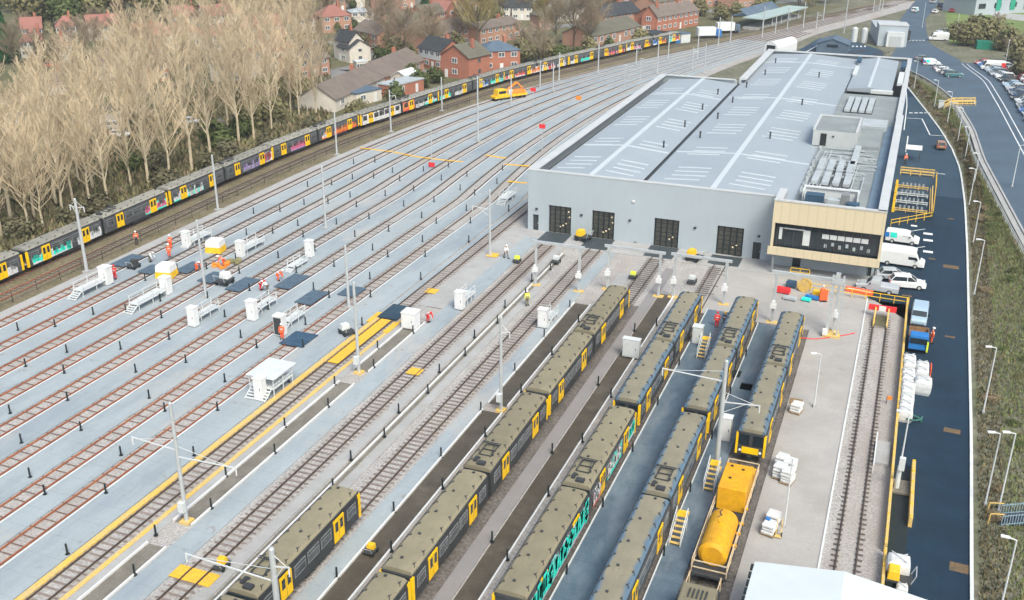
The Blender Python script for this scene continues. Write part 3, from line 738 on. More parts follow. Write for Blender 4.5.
# ------------------------------------------------------------------ metro trains
M['trainbody'] = mat('train_body_charcoal', (.045, .048, .052), .5, var=.3, scale=.7)
M['trainbody2'] = mat('train_body_grey', (.10, .103, .108), .55, col2=(.06, .063, .07), scale=.5)
M['roof_olive'] = mat('train_roof_olive', (.25, .222, .152), .85, col2=(.20, .18, .125), scale=.5, fine=.05, fscale=4., rand=.1)
M['roof_grey'] = mat('train_roof_grey', (.31, .30, .26), .8, col2=(.22, .215, .19), scale=.5, fine=.12, fscale=4., rand=.1)
def roof_worn():
    """olive roof whose edges show blue grey paint"""
    m = mat('train_roof_worn', (.265, .24, .175), .8, col2=(.21, .195, .145), scale=.5, fine=.05, fscale=4.)
    nt = m.node_tree; b = nt.nodes['Principled BSDF']; old = b.inputs['Base Color'].links[0].from_socket
    tc = _n(nt, 'ShaderNodeTexCoord', -1200, 600); sp = _n(nt, 'ShaderNodeSeparateXYZ', -1000, 600); nt.links.new(tc.outputs['Object'], sp.inputs[0])
    ab = _n(nt, 'ShaderNodeMath', -800, 600); ab.operation = 'ABSOLUTE'; nt.links.new(sp.outputs[0], ab.inputs[0])
    nz = _n(nt, 'ShaderNodeTexNoise', -1000, 800); nz.inputs['Scale'].default_value = .5; nz.inputs['Detail'].default_value = 8; nt.links.new(tc.outputs['Object'], nz.inputs['Vector'])
    ad = _n(nt, 'ShaderNodeMath', -600, 650); ad.operation = 'MULTIPLY_ADD'; ad.inputs[1].default_value = .9; nt.links.new(nz.outputs['Fac'], ad.inputs[0]); nt.links.new(ab.outputs[0], ad.inputs[2])
    r = _n(nt, 'ShaderNodeMapRange', -450, 650); r.inputs[1].default_value = 1.22; r.inputs[2].default_value = 1.46; nt.links.new(ad.outputs[0], r.inputs[0])
    mx = _n(nt, 'ShaderNodeMix', -100, 500); mx.data_type = 'RGBA'; mx.inputs[7].default_value = (.10, .16, .225, 1)
    nt.links.new(r.outputs[0], mx.inputs[0]); nt.links.new(old, mx.inputs[6]); nt.links.new(mx.outputs[2], b.inputs['Base Color'])
    return m
M['roof_worn'] = roof_worn()
for k_ in ('roof_olive', 'roof_worn'): stains(M[k_], (.14, .128, .095), .5, .58, .85, (1.6, .8, 1)); stains(M[k_], (.06, .065, .055), 1.6, .62, .72)
M['trainwin'] = mat('train_window', (.035, .04, .045), .15, col2=(.10, .11, .12), scale=.9, spec=.7)
M['doory'] = mat('train_door_yellow', (.92, .56, .008), .5, var=.12, scale=1.2)
SECL, HALF = 14.1, 1.31
def metro_unit(label, roofm, bodym, loc, group=None, south_cab='yellow'):
    """two car bodies joined by a bellows; local +Y north; origin mid unit at rail level"""
    t = thing('metro_train', label, 'train', loc, 0, group)
    prof = [(-HALF, .75), (-HALF, 2.55), (-1.2, 2.95), (1.2, 2.95), (HALF, 2.55), (HALF, .75)]
    rprof = [(-1.24, 2.94), (-1.2, 3.14), (-1.0, 3.29), (-.4, 3.34), (.4, 3.34), (1.0, 3.29), (1.2, 3.14), (1.24, 2.94)]
    for s in (-1, 1):
        yc = s*(SECL/2+.3); y0, y1 = yc-SECL/2, yc+SECL/2
        b = MB(); b.extr(list(reversed(prof)), 'y', y0, y1); body = b.build('car_body', bodym, t)
        b = MB(); b.extr(list(reversed(rprof)), 'y', y0+.08, y1-.08)
        for k in range(9):
            yy = y0+.9+k*1.55
            for sx in (-1.02, 1.02):
                b.bar((sx, yy, 3.33), (sx*.8, yy+.12, 3.36), .05, mi=1); b.bar((sx, yy, 3.33), (sx*1.08, yy-.2, 3.26), .05, mi=1); b.bar((sx*.9, yy, 3.34), (sx*.93, yy+.28, 3.34), .045, mi=1)
            if k % 2 == 0:
                b.box(R.uniform(-.5, .5), yy+.4, 3.34, .2, .22, .08, mi=1)
        rf = b.build('roof', [roofm, M['dark']], t)
        b = MB(); 
        for sx in (-1.25, 1.25): b.bar((sx, y0+.1, 3.0), (sx, y1-.1, 3.06), .1, .1)
        b.build('rain_gutter', M['dark'], rf)
        # underframe and bogie
        b = MB(); b.box(0, yc, .38, 1.9, SECL-3.2, .38); b.box(-1.0, yc-1, .35, .35, 4, .4); b.box(1.0, yc+1, .35, .35, 4, .4)
        b.build('underframe', M['dark'], t)
        b = MB(); yb = yc+s*3.9
        b.box(-.95, yb, .3, .14, 2.9, .3); b.box(.95, yb, .3, .14, 2.9, .3); b.box(0, yb, .3, 1.8, .4, .3)
        bo = b.build('bogie', M['black'], t)
        for wy in (-.95, .95):
            b = MB()
            for wx in (-.76, .76): b.tube((wx-.06, yb+wy, .37), (wx+.06, yb+wy, .37), .37, .37, 14)
            b.tube((-.76, yb+wy, .37), (.76, yb+wy, .37), .07, .07, 6)
            b.build('wheelset', M['raildark'], bo)
        for sx in (-1, 1):
            for dy in (-3.75, 3.75):
                b = MB(); b.box(sx*(HALF+.005), yc+dy, .8, .09, 1.5, 2.02); d = b.build('door', M['doory'], t)
                b = MB()
                for k in (-.36, .36): b.box(sx*(HALF+.045), yc+dy+k, 1.72, .03, .42, .85)
                b.build('door_window', M['glass'], d)
                b = MB(); b.box(sx*(HALF+.045), yc+dy, .82, .02, .03, 1.96); b.build('door_seam', M['dark'], d)
            for dy, wl in ((-5.75, 1.3), (-1.85, 1.45), (0, 1.55), (1.85, 1.45), (5.75, 1.3)):
                b = MB(); b.box(sx*(HALF+.005), yc+dy, 1.62, .05, wl, .92); wi = b.build('window', M['trainwin'], t)
                b = MB()
                for zz in (1.58, 2.24, 2.54): b.box(sx*(HALF+.02), yc+dy, zz, .05, wl+.1, .045)
                for yy in (-wl/2, wl/2): b.box(sx*(HALF+.02), yc+dy+yy, 1.58, .05, .05, 1.0)
                b.build('window_frame', M['grey'], wi)
        # cab end
        ye = y1 if s > 0 else y0
        b = MB(); b.box(0, ye+s*.06, .75, 2.3, .16, .95); b.box(0, ye+s*.06, 1.7, .3, .12, 1.1); b.box(0, ye+s*.05, 2.82, 2.4, .16, .2)
        cab = b.build('cab_front', M['dark'], t)
        b = MB(); b.box(0, ye+s*.15, .95, 1.5, .08, .62); b.build('front_panel', M['doory'], cab)
        for sx in (-1.24, 1.24): b = MB(); b.box(sx, ye-s*.02, .78, .2, .34, 2.12); b.build('corner_panel', M['doory'], cab)
        b = MB()
        for sx in (-.64, .64): b.box(sx, ye+s*.05, 1.72, .92, .1, 1.1)
        b.build('windscreen', M['glass'], cab)
        b = MB()
        for sx in (-.9, .9): b.tube((sx, ye+s*.13, 1.2), (sx, ye+s*.2, 1.2), .13, .13, 10)
        b.build('headlight', M['white'], cab)
        b = MB(); b.box(0, ye+s*.25, .55, .4, .5, .3); b.tube((0, ye+s*.4, .7), (0, ye+s*.62, .7), .18, .22, 8); b.build('coupler', M['black'], t)
    b = MB()
    for k in range(6): b.box(0, -.25+k*.1, .85, 2.35-(k % 2)*.14, .09, 2.2-(k % 2)*.1)
    b.build('bellows', M['black'], t)
    # pantograph folded on the northern car next to the joint
    b = MB(); yp = 3.0
    for sx in (-.55, .55): b.bar((sx, yp-.9, 3.5), (sx, yp+.9, 3.5), .07); b.bar((sx, yp-.8, 3.55), (sx*.6, yp+.7, 3.75), .05)
    for yy in (-.9, 0, .9): b.bar((-.6, yp+yy, 3.45), (.6, yp+yy, 3.45), .07)
    b.bar((-.85, yp+.7, 3.78), (.85, yp+.7, 3.78), .06); b.bar((-.85, yp+.5, 3.78), (.85, yp+.5, 3.78), .06)
    for sx in (-.6, .6): b.tube((sx, yp-.6, 3.3), (sx, yp-.6, 3.5), .07, .07, 6)
    b.box(.2, yp-2.2, 3.34, .7, .5, .22); b.box(-.5, yp-1.7, 3.34, .3, .7, .18)
    b.build('pantograph', M['dark'], t)
    return t
def graffiti(t, side, y0, y1, z0, z1, mats, name='graffiti', seed=0, off=.012, wf=1.):
    """spray painted letters on a car side: a ground colour, letter bodies and outlines, laid on the panel"""
    rr = random.Random(seed); x = side*(HALF+off); n = max(2, int((y1-y0)/.9)); par = t
    b = MB(); pts = []
    for k in range(n+1): pts.append((y0+(y1-y0)*k/n, z1-.05-rr.random()*.35*(z1-z0)))
    low = [(y1, z0+.05), (y0, z0+rr.random()*.1)]
    pl = [(x, p[0], p[1]) for p in pts]+[(x, p[0], p[1]) for p in low]
    i = len(b.v); b.v += pl+[(x-side*.03, p[1], p[2]) for p in pl]; k0 = len(pl)
    b.f.append(tuple(range(i, i+k0))); b.m.append(0)
    for k in range(k0): b.f.append((i+k, i+(k+1) % k0, i+k0+(k+1) % k0, i+k0+k)); b.m.append(0)
    # letters
    nl = max(2, int((y1-y0)/1.15)); wl = (y1-y0)/nl
    for k in range(nl):
        cy = y0+wl*(k+.5); ht = (z1-z0)*rr.uniform(.66, .82); cz = (z0+z1)/2-.04; sh = rr.choice((0, 1, 2, 3)); sl = rr.uniform(-.16, .16)
        X = x+side*.009
        def seg(p, q, wd, mi, X=X):
            p, q = Vector(p), Vector(q); d = (q-p).normalized(); nn = Vector((-d.y, d.x))*wd/2
            b.poly([(X, *(p-nn)), (X, *(q-nn)), (X, *(q+nn)), (X, *(p+nn))], mi)
        h2, w2 = ht/2-.12, wl*.33
        strokes = [[(-w2, -h2, -w2+sl, h2), (-w2, h2, w2, h2), (w2, h2, w2, -h2), (-w2, 0, w2, 0)], [(-w2, -h2, -w2, h2), (-w2, h2, w2, 0), (w2, 0, -w2, -h2)],
                   [(-w2, h2, w2, h2), (w2, h2, -w2, 0), (-w2, 0, w2, -h2), (-w2, -h2, w2, -h2)], [(-w2, -h2, 0, h2), (0, h2, w2, -h2), (-w2*.5, 0, w2*.5, 0)]][sh]
        for a1, b1, a2, b2 in strokes: seg((cy+a1, cz+b1), (cy+a2, cz+b2), .58*wf*min(1, wl), 2, X)
        for a1, b1, a2, b2 in strokes: seg((cy+a1, cz+b1), (cy+a2, cz+b2), .49*wf*1.03*min(1, wl), 1, X+side*.009)
    return b.build(name, mats, par)
BASEG = 'dark yellow doored metro trains in the yard'
A = metro_unit('yellow doored train nearest the bottom left, alone on its track', M['roof_olive'], M['trainbody'], (-38.35, 46.4, .17), BASEG)
def clone(label, loc, rz=0, roof=None, body=None):
    r = dup(A, loc, rz, label)
    for c in r.children:
        nm = c.name.split('.')[0]
        if nm == 'roof' and roof:
            c.data = c.data.copy(); c.data.materials[0] = roof
        if nm == 'car_body' and body:
            c.data = c.data.copy(); c.data.materials.clear(); c.data.materials.append(body)
    return r
B1 = clone('rear train of the olive roofed row, ending below the third depot door', (-29.5, 96.95, .17))
B2 = clone('middle train of the olive roofed row left of the long brown pit', (-29.5, 67.3, .17))
B3 = clone('olive roofed train cut off by the bottom edge, front of its row', (-29.5, 37.9, .17))
C1 = clone('train right of the brown pit, nearest the rightmost depot door', (-20.9, 98.3, .17), 0, M['roof_worn'])
C2 = clone('train with large turquoise graffiti letters along its side', (-20.9, 67.9, .17), 0, None, M['trainbody2'])
D1 = clone('blue edged roof train between the two wet blue walkways, beside two workers', (-14.45, 99.3, .17), 0, M['roof_worn'])
D2 = clone('train with blue roof edges left of the yellow tank wagon', (-14.45, 69.2, .17), 0, M['roof_worn'], M['trainbody2'])
E1 = clone('rightmost train, standing behind the yellow wagon along the apron', (-8.85, 96.8, .17), 0, M['roof_worn'])
# graffiti on the foreground train
graffiti(C2, 1, -14.2, -.5, .85, 3.08, [mat('graffiti_ground', (.05, .70, .56), .6, col2=(.70, .36, .58), scale=.7), M['teal'], M['dark']], seed=3, off=.09, wf=1.5)
graffiti(C2, 1, .9, 3.0, .9, 2.85, [M['redp'], M['white'], M['black']], seed=5, off=.07)
graffiti(C2, 1, 5.2, 9.5, 1.0, 2.8, [M['teal'], M['white'], M['redp']], seed=8, off=.04)
graffiti(C2, 1, 11.8, 13.9, 1.0, 2.85, [M['white'], M['teal'], M['black']], seed=9, off=.04)
# graffiti trains on the main line
def along_main(y):
    x = main_x(y); d = Vector((main_x(y+14)-main_x(y-14), 28)); return x, math.atan2(-d.x, d.y)
FAR = []
ys_far = [78.8, 108.6, 138.3, 167.8, 196.8, 225.3, 253.4, 281.2, 308.6]
lab_far = ['graffiti train cut off by the left edge of the photo', 'train with white and turquoise graffiti beside the leftmost tall mast', 'train with turquoise graffiti by its cab, second whole one from the left',
           'train with pink and lilac graffiti between the bare trees and the yard', 'train with a white painted front car and red graffiti car', 'train with pale graffiti below the brick houses',
           'train passing behind the orange rail crane', 'train with yellow doors and teal graffiti behind the thin masts', 'farthest train of the graffiti row']
for y, l in zip(ys_far, lab_far):
    x, a = along_main(y)
    FAR.append(clone(l, (x, y, .17), a, M['roof_grey'], M['trainbody2']))
    FAR[-1]['group'] = 'graffiti covered metro trains on the main line'
g = graffiti
g(FAR[1], 1, -13.6, -6.4, .8, 2.2, [M['lightp'], M['teal'], M['redp']], seed=21); g(FAR[1], 1, -5.2, -.6, .8, 2.3, [M['lightp'], M['white'], M['grey']], seed=22)
g(FAR[1], 1, 9.2, 14.2, .8, 2.4, [M['teal'], M['pink'], M['lightp']], seed=23)
g(FAR[2], 1, -13.6, -6.0, .8, 2.3, [M['teal'], M['lightp'], M['redp']], seed=24); g(FAR[2], 1, 5.3, 13.6, .8, 2.4, [M['grey'], M['lilac'], M['black']], seed=25); g(FAR[2], 1, 11.4, 14.2, .8, 2.8, [M['lightp'], M['redp'], M['orangep']], seed=26)
g(FAR[3], 1, -9.0, -4.0, .8, 2.3, [M['lilac'], M['pink'], M['black']], seed=27); g(FAR[3], 1, 1.2, 4.6, .8, 2.3, [M['orangep'], M['lightp'], M['pink']], seed=28); g(FAR[3], 1, 5.4, 13.6, .8, 2.4, [M['redp'], M['orangep'], M['pink']], seed=29)
g(FAR[4], 1, -14.0, -.4, .75, 2.9, [M['white'], M['lightp'], M['yellow']], seed=30); g(FAR[4], 1, .5, 5, .8, 2.9, [M['redp'], M['orangep'], M['white']], seed=31); g(FAR[4], 1, 5.4, 8.5, .8, 1.9, [M['lightp'], M['white'], M['grey']], seed=39); g(FAR[4], 1, 8.8, 13.8, .8, 2.4, [M['teal'], M['lightp'], M['teal']], seed=32)
cols_ = ['lightp', 'teal', 'lilac', 'orangep', 'white', 'bluep', 'pink', 'yellow', 'redp']
rg = random.Random(77)
for q_ in (5, 6, 7, 8):
    y_ = -13.8
    while y_ < 12:
        l_ = rg.uniform(2.2, 5.0)
        if not (-1.2 < y_+l_/2 < 1.2): g(FAR[q_], 1, y_, min(14, y_+l_), .75, rg.uniform(1.8, 2.6), [M[rg.choice(('lightp', 'white', 'lightp', rg.choice(cols_)))], M[rg.choice(cols_)], M[rg.choice(('white', 'dark', 'lilac'))]], seed=rg.randrange(999))
        y_ += l_+rg.uniform(.3, 1.8)
g(FAR[0], 1, 6, 13.5, .8, 2.2, [M['lightp'], M['white'], M['grey']], seed=61)

# ------------------------------------------------------------------ yellow wagon, grey wagon, rail crane
def wagon_frame(t, y0, y1, m):
    b = MB(); b.box(0, (y0+y1)/2, .85, 2.5, y1-y0, .18); b.box(-.8, (y0+y1)/2, .5, .2, y1-y0-.4, .36); b.box(.8, (y0+y1)/2, .5, .2, y1-y0-.4, .36)
    b.build('deck', m, t)
    for yb in (y0+1.8, y1-1.8):
        b = MB(); b.box(-.95, yb, .28, .14, 2.4, .34); b.box(.95, yb, .28, .14, 2.4, .34)
        for wy in (-.8, .8):
            for wx in (-.76, .76): b.tube((wx-.06, yb+wy, .37), (wx+.06, yb+wy, .37), .37, .37, 12)
        b.build('bogie', M['black'], t)
t = thing('tank_wagon', 'yellow rail wagon with a cylindrical tank and a square yellow box', 'wagon', (-8.85, 71.2, .17))
t.scale = (1.08, 1.0, 1.08)
wagon_frame(t, -7.9, 7.9, M['dark'])
b = MB(); b.tube((0, -6.5, 1.9), (0, -1.75, 1.9), 1.03, 1.03, 28)
for yy, r0, r1 in ((-6.5, 1.03, .76), (-1.75, 1.03, .76)):
    s = -1 if yy < -3 else 1; b.tube((0, yy, 1.9), (0, yy+s*.22, 1.9), r0, r1, 28)
tk = b.build('tank', M['ochre'], t, smooth=False)
b = MB(); b.tube((0, -3.6, 2.84), (0, -3.6, 3.0), .22, .22, 12); b.build('hatch', M['ochre'], tk)
b = MB()
for yy in (-5.2, -2.6): b.box(0, yy, .95, 1.9, .3, .3)
b.build('cradle', M['dark'], tk)
b = MB(); b.pipe([(-.2, -1.9, 2.92), (-.3, -2.3, 2.9), (-.1, -2.7, 2.94), (-.35, -3.0, 2.87)], .045); b.build('hose', M['dark'], tk)
b = MB(); b.box(0, 3.1, 1.05, 2.15, 4.0, 2.0); bx = b.build('yellow_box', M['ochre'], t, bevel=.06)
b = MB()
for x, y in ((-.55, 4.5), (.35, 4.2), (-.4, 2.6)): b.box(x, y, 3.1, .2, .16, .06)
b.build('lifting_eye', M['black'], bx)
b = MB(); b.box(.75, 6.1, 1.05, .7, .9, 1.1); b.tube((.75, 6.1, 2.15), (.75, 6.1, 2.4), .25, .2, 10); b.build('engine_box', M['ochre'], t, bevel=.04)
b = MB(); b.box(-.35, 6.1, 1.05, 1.3, 1.2, .55); b.build('tray', M['dark'], t)
b = MB(); rl_m = mat('rail_cream', (.62, .55, .42), .6, col2=(.55, .38, .2), scale=2.)
for sx in (-1.22, 1.22):
    for zz in (1.45, 2.0): b.bar((sx, -7.7, zz), (sx, 7.5, zz), .07)
    for k in range(9): b.bar((sx, -7.7+k*1.9, 1.0), (sx, -7.7+k*1.9, 2.0), .07)
for yy in (-7.75, 7.55):
    for zz in (1.45, 2.0): b.bar((-1.22, yy, zz), (1.22, yy, zz), .07)
b.build('handrail', rl_m, t)
b = MB()
for yy in (-4.3, -2.6, -1.2, 1.0): b.tube((1.0, yy, 1.6), (1.35, yy, 1.6), .11, .11, 8); b.tube((1.12, yy, 1.05), (1.12, yy, 1.6), .06, .06, 6)
b.build('valve', M['ochre'], t)
t = thing('flat_wagon', 'grey olive covered wagon coupled before the yellow tank wagon', 'wagon', (-8.85, 55.2, .17))
wagon_frame(t, -7.0, 7.0, M['dark'])
b = MB(); b.box(0, -.9, 1.05, 2.5, 12.0, 1.5); b.build('cover', M['roof_olive'], t, bevel=.12)
b = MB()
for k in range(5): b.box(-.6+.3*k, 3.9, 2.55, .1, 1.0, .1)
b.build('vent', M['dark'], t)
b = MB()
for sx in (-1.15, 1.15): b.bar((sx, 5.3, 1.0), (sx, 5.3, 2.2), .08); b.bar((sx, 6.8, 1.0), (sx, 6.8, 2.2), .08); b.bar((sx, 5.3, 2.2), (sx, 6.8, 2.2), .07)
b.build('handrail', rl_m, t)
p = G(509, 99); t = thing('rail_crane', 'orange and yellow rail crane machine beside the distant tracks', 'rail machine', p, rad(-32))
t.scale = (.85, .85, .85)
b = MB(); b.box(0, 0, .8, 2.4, 11, .6); b.build('chassis', M['yellow'], t, bevel=.05)
for yb in (-4, 4):
    b = MB()
    for wy in (-.8, .8):
        for wx in (-.76, .76): b.tube((wx-.06, yb+wy, .4), (wx+.06, yb+wy, .4), .42, .42, 10)
    b.build('bogie', M['black'], t)
b = MB(); b.box(0, -3.0, 1.4, 2.3, 3.2, 1.7, taper=.9); c = b.build('cab', M['yellow'], t, bevel=.06); b = MB(); b.box(0, -3.0, 2.0, 2.36, 2.4, .7); b.build('cab_window', M['glass'], c)
b = MB(); b.box(0, 2.6, 1.4, 2.3, 4.6, .9); b.build('engine_cover', M['orangep'], t, bevel=.06)
b = MB(); b.bar((0, -1, 2.4), (0, 2.6, 4.4), .45); b.bar((0, 2.6, 4.4), (.2, 4.6, 2.6), .32); b.build('boom', M['orangep'], t)
b = MB(); b.box(0, 0, 1.4, 2.0, 1.2, 1.3); b.build('turret', M['lightp'], t, bevel=.05)

# ------------------------------------------------------------------ masts
def mast(px, h, label, arms=(), loc=None, base=False, r=.17, group='overhead line masts'):
    p = G(*px) if loc is None else Vector(loc)
    t = thing('overhead_line_mast', label, 'mast', (p.x, p.y, 0), 0, group)
    b = MB(); b.tube((0, 0, 0), (0, 0, h), r*1.15, r*.85, 10); b.tube((0, 0, h), (0, 0, h+.08), r*.9, r*.6, 10); b.build('pole', M['steel'], t, smooth=False)
    b = MB(); b.box(0, 0, -.02, .9, .9, .22); b.build('base', M['yellow_worn'] if base else M['conc'], t)
    for sx, z, ln in arms:
        b = MB(); b.bar((0, 0, z), (sx*ln, 0, z+.25), .08); b.bar((0, 0, z+1.0), (sx*ln*.85, 0, z+.25), .035)
        if ln < 3.9: b.bar((0, 0, z-1.1), (sx*ln*.6, 0, z+.1), .045)
        b.tube((sx*ln, 0, z+.3), (sx*ln, 0, z-.45), .06, .06, 6); b.build('bracket_arm', M['steelw'], t)
    return t
masts = [((87, 272), 10.2, 'thick mast beside the white and turquoise graffiti train, leftmost'), ((218, 210), 8.9, 'mast in front of the train with turquoise graffiti by its cab'),
 ((206, 297), 10.2, 'mast beside the white and yellow tents in the yard'), ((326, 228), 9.6, 'lone mast among the middle stabling tracks'), ((187, 522), 11.2, 'mast with long bracket arms beside the yellow edged track'),
 ((359, 373), 10.5, 'mast at the end of the yellow track panel'), ((349, 308), 8.2, 'mast behind the yellow track panel, left of its twin'), ((501, 411), 10.3, 'mast left of the olive roofed train row'),
 ((490, 256), 9.6, 'mast on the concrete left of the depot doors'), ((716, 470), 11.0, 'thick mast with an arm between the dark trains, by the yellow steps'),
 ((337, 155), 8.2, 'mast by the lilac graffiti train at the bare trees'), ((391, 132), 8.6, 'mast before the white painted train car'), ((442, 111), 7.4, 'mast below the brick houses'), ((478, 142), 13., 'tall mast left of the orange rail crane'),
 ((511, 106), 7, 'mast right of the orange rail crane'), ((540, 88), 6.6, 'first of three close masts behind the orange crane'), ((553, 92), 7, 'second of three close masts behind the orange crane'), ((559, 81), 7.2, 'third of three close masts behind the orange crane'), ((598, 74), 8.4, 'mast before the teal graffiti train car'),
 ((636, 65), 5.6, 'mast nearest the corner of the lower depot roof, left'), ((657, 74), 7.6, 'mast just above the rear corner of the lower depot roof'), ((668, 60), 7.8, 'mast near the white lorries beside the line'), ((697, 60), 8.8, 'mast in the middle of the distant track fan'), ((692, 70), 6, 'short mast in the distant track fan'), ((704, 74), 8., 'mast close behind the lower depot roof'),
 ((718, 47), 8.8, 'mast left of the far platform canopy'), ((730, 44), 8.4, 'mast near the left end of the platform canopy'), ((762, 38), 9.8, 'mast in front of the platform canopy'), ((775, 34), 6.5, 'short mast at the platform canopy'), ((787, 30), 7.5, 'mast at the right end of the canopy'), ((803, 28), 8.4, 'mast right of the platform canopy'), ((816, 29), 5.6, 'cream signal mast in the far track fan'), ((823, 21), 8.8, 'mast before the far trees'), ((844, 33), 13, 'tall mast behind the depot rear yard'), ((873, 12), 6, 'farthest thin mast, leftmost of three close ones'), ((879, 11), 6, 'farthest thin mast, middle of three close ones'), ((882, 12), 6, 'farthest thin mast, rightmost of three close ones')]
for i, (px, h, l) in enumerate(masts):
    arms = {0: ((1, 9.0, 1.3), (-1, 9.0, 1.0)), 4: ((-1, 6.9, 4.4), (1, 6.3, 5.6)), 5: (), 7: ((1, 8.6, .9),), 9: ((-1, 9.0, 5.5), (1, 7.0, 3.2)), 3: (), 8: ((-1, 6.8, 2.6),)}.get(i, ((1, h-1.2, 1.4),) if i > 9 and i % 2 else ())
    m = mast(px, h, l, arms, base=i in (4, 5, 7, 8, 9), r=.2 if i in (0, 9) else .16)
    if i in (4, 7, 5):
        b = MB(); b.box(-.05, -.3, 1.2, .55, .4, .9); b.build('switch_box', M['offwhite'], m)
p = G(269, 660); m = mast((0, 0), 9.8, 'mast rising from the bottom edge beside the nearest train', ((-1, 7.2, 7.0), (1, 8.4, 1.2)), loc=(-33.9, 44.6, 0), r=.22)
p = G(831, 337); t = thing('twin_leg_mast', 'white double legged mast standing on the apron before the office', 'mast', (p.x, p.y, .08))
b = MB()
for sx in (-.55, .55): b.box(sx, 0, 0, .36 if sx < 0 else .18, .3, 7.6)
b.build('leg', M['steel'], t); b = MB(); b.box(0, 0, 6.6, 1.4, .5, .5); b.box(-.1, 0, 7.1, .5, .4, .8); b.build('head_beam', M['steel'], t)
b = MB(); b.box(0, 0, 0, 1.9, 1.0, .25); b.build('yellow_base', M['yellow_worn'], t)
b = MB(); b.box(-.75, -.3, .25, .5, .5, .7); b.build('switch_box', M['white'], t)
# sign posts in the yard
for u, v, h, m, l in ((432, 168, 8.2, 'red', 'slim pole with a small red sign at its foot in the stabling yard'), (533, 117, 6.2, 'red', 'slim pole carrying a red sign right of the rail crane'), (578, 122, 5.4, 'orangep', 'slim pole carrying an orange sign in the far yard'), (624, 90, 6., 'steel', 'plain slim lamp pole in the far yard'), (640, 80, 5.4, 'steel', 'plain slim pole left of the lower depot roof corner'), (542, 153, 5.4, 'red', 'slim pole with a red sign beside the depot roof corner')):
    p = G(u, v); t = thing('sign_pole', l, 'pole', (p.x, p.y, 0))
    b = MB(); b.tube((0, 0, 0), (0, 0, h), .09, .07, 8); b.build('pole', M['steel'], t)
    if m != 'steel':
        z = .25 if (u == 432) else h-.6
        b = MB(); b.box(0, -.12, z, 1.2, .12, .8); b.build('sign_board', M[m], t)
    else:
        b = MB(); b.box(.3, 0, h, .9, .3, .12); b.build('lamp_head', M['steelw'], t)
# black marker posts
b = MB(); b.tube((0, 0, 0), (0, 0, .98), .085, .085, 8); b.tube((0, 0, .98), (0, 0, 1.03), .085, .05, 8); b.tube((0, 0, 0), (0, 0, .05), .2, .2, 8)
post0 = b.build('marker_post', M['black'])
cols = [(-93.05, 142.7), (-89.8, 82.1), (-88.2, 86.6), (-84.95, 72.8), (-83.4, 77.2), (-79.9, 73.1), (-78.4, 64.3), (-75.1, 68.5), (-73.0, 60.4), (-69.5, 64.3), (-67.75, 56.2), (-64.5, 54.6), (-62.8, 62.1), (-59.75, 56.7), (-56.55, 48.8)]
cols2 = [(-51.75, 53.4, 27, 98, 9.4), (-49.9, 48.7, 27, 98, 9.5), (-42.8, 78.8, 60, 125, 9.5), (-41.9, 83.6, 60, 126, 9.5), (-35.35, 54.1, 40, 112, 9.35), (-33.05, 58.6, 30, 112, 9.6), (-26.1, 62.7, 30, 118, 14.6), (-24.1, 61, 30, 118, 9.6), (-19.2, 61, 30, 118, 9.6), (-12.8, 66, 30, 112, 9.6), (-16.3, 62, 30, 110, 19)]
first = True
POSTS = []
def put_post(x, y, line=''):
    global first
    if first: o = post0; first = False
    else: o = post0.copy(); COL.objects.link(o)
    o.location = (x, y, .1); tag(o, 'post', 'bollard', 'black marker posts along the walkways'); POSTS.append((line, y, o))
n = 0
for ci, (x, y) in enumerate(cols):
    per = 15.75; y0 = y-int((y-30)/per)*per
    while y0 < 165:
        if True:
            d = yard_x(x, y0); 
            if True:
                # only where the frame shows them
                q = Vector((d, y0, -CAM_H)); w_ = q.dot(FW); u = 512+FPX*q.dot(RT)/w_; v = 300-FPX*q.dot(UP)/w_
                if u > -6 and v < 610: put_post(d, y0, '%s of %s stabling track' % (('right', 'left')[ci % 2 == 0 and ci > 0] if ci else 'left', ordn[min(7, (ci+1)//2 if ci else 1)])); n += 1
        y0 += per
LN = ['upper brown channel left edge', 'upper brown channel right edge', 'thin middle channel left edge', 'thin middle channel right edge', 'pit left of olive trains, left edge', 'pit left of olive trains, right edge', 'long brown pit left edge', 'long brown pit right edge', 'wider wet walkway left edge', 'narrower wet walkway edge', 'wider wet walkway right edge']
for (x, y, a, c, per), ln in zip(cols2, LN):
    y0 = y-int((y-a)/per)*per
    while y0 < c:
        q = Vector((x, y0, -CAM_H)); w_ = q.dot(FW); v = 300-FPX*q.dot(UP)/w_
        if v < 608: put_post(x, y0, ln); n += 1
        y0 += per
print('posts', n)
# ------------------------------------------------------------------ trees and shrubs
M['bark'] = mat('bark_pale', (.50, .43, .31), .95, var=.3, scale=.8)
M['barkd'] = mat('bark_dark', (.13, .105, .075), .95, var=.3, scale=.8)
M['twig'] = mat('twig_beige', (.62, .51, .36), .95, col2=(.48, .385, .26), scale=.25, rand=.18)
M['twigd'] = mat('twig_brown', (.33, .27, .20), .95, col2=(.24, .19, .135), scale=.25, rand=.18)
M['twigy'] = mat('twig_yellow', (.36, .30, .13), .95, col2=(.26, .21, .10), scale=.25, rand=.15)
def leafmat(n, a, b): return mat(n, a, .9, col2=b, scale=.45, rand=.22, spec=.15)
M['leaf'] = leafmat('leaf_green', (.115, .14, .055), (.075, .095, .035))
M['leafd'] = leafmat('leaf_dark', (.15, .138, .085), (.085, .085, .05))
M['leafo'] = leafmat('leaf_olive', (.235, .215, .11), (.15, .145, .07))
M['leafb'] = leafmat('leaf_brown', (.27, .215, .14), (.18, .14, .09))
M['leafg'] = leafmat('leaf_conifer', (.03, .095, .035), (.018, .05, .02))
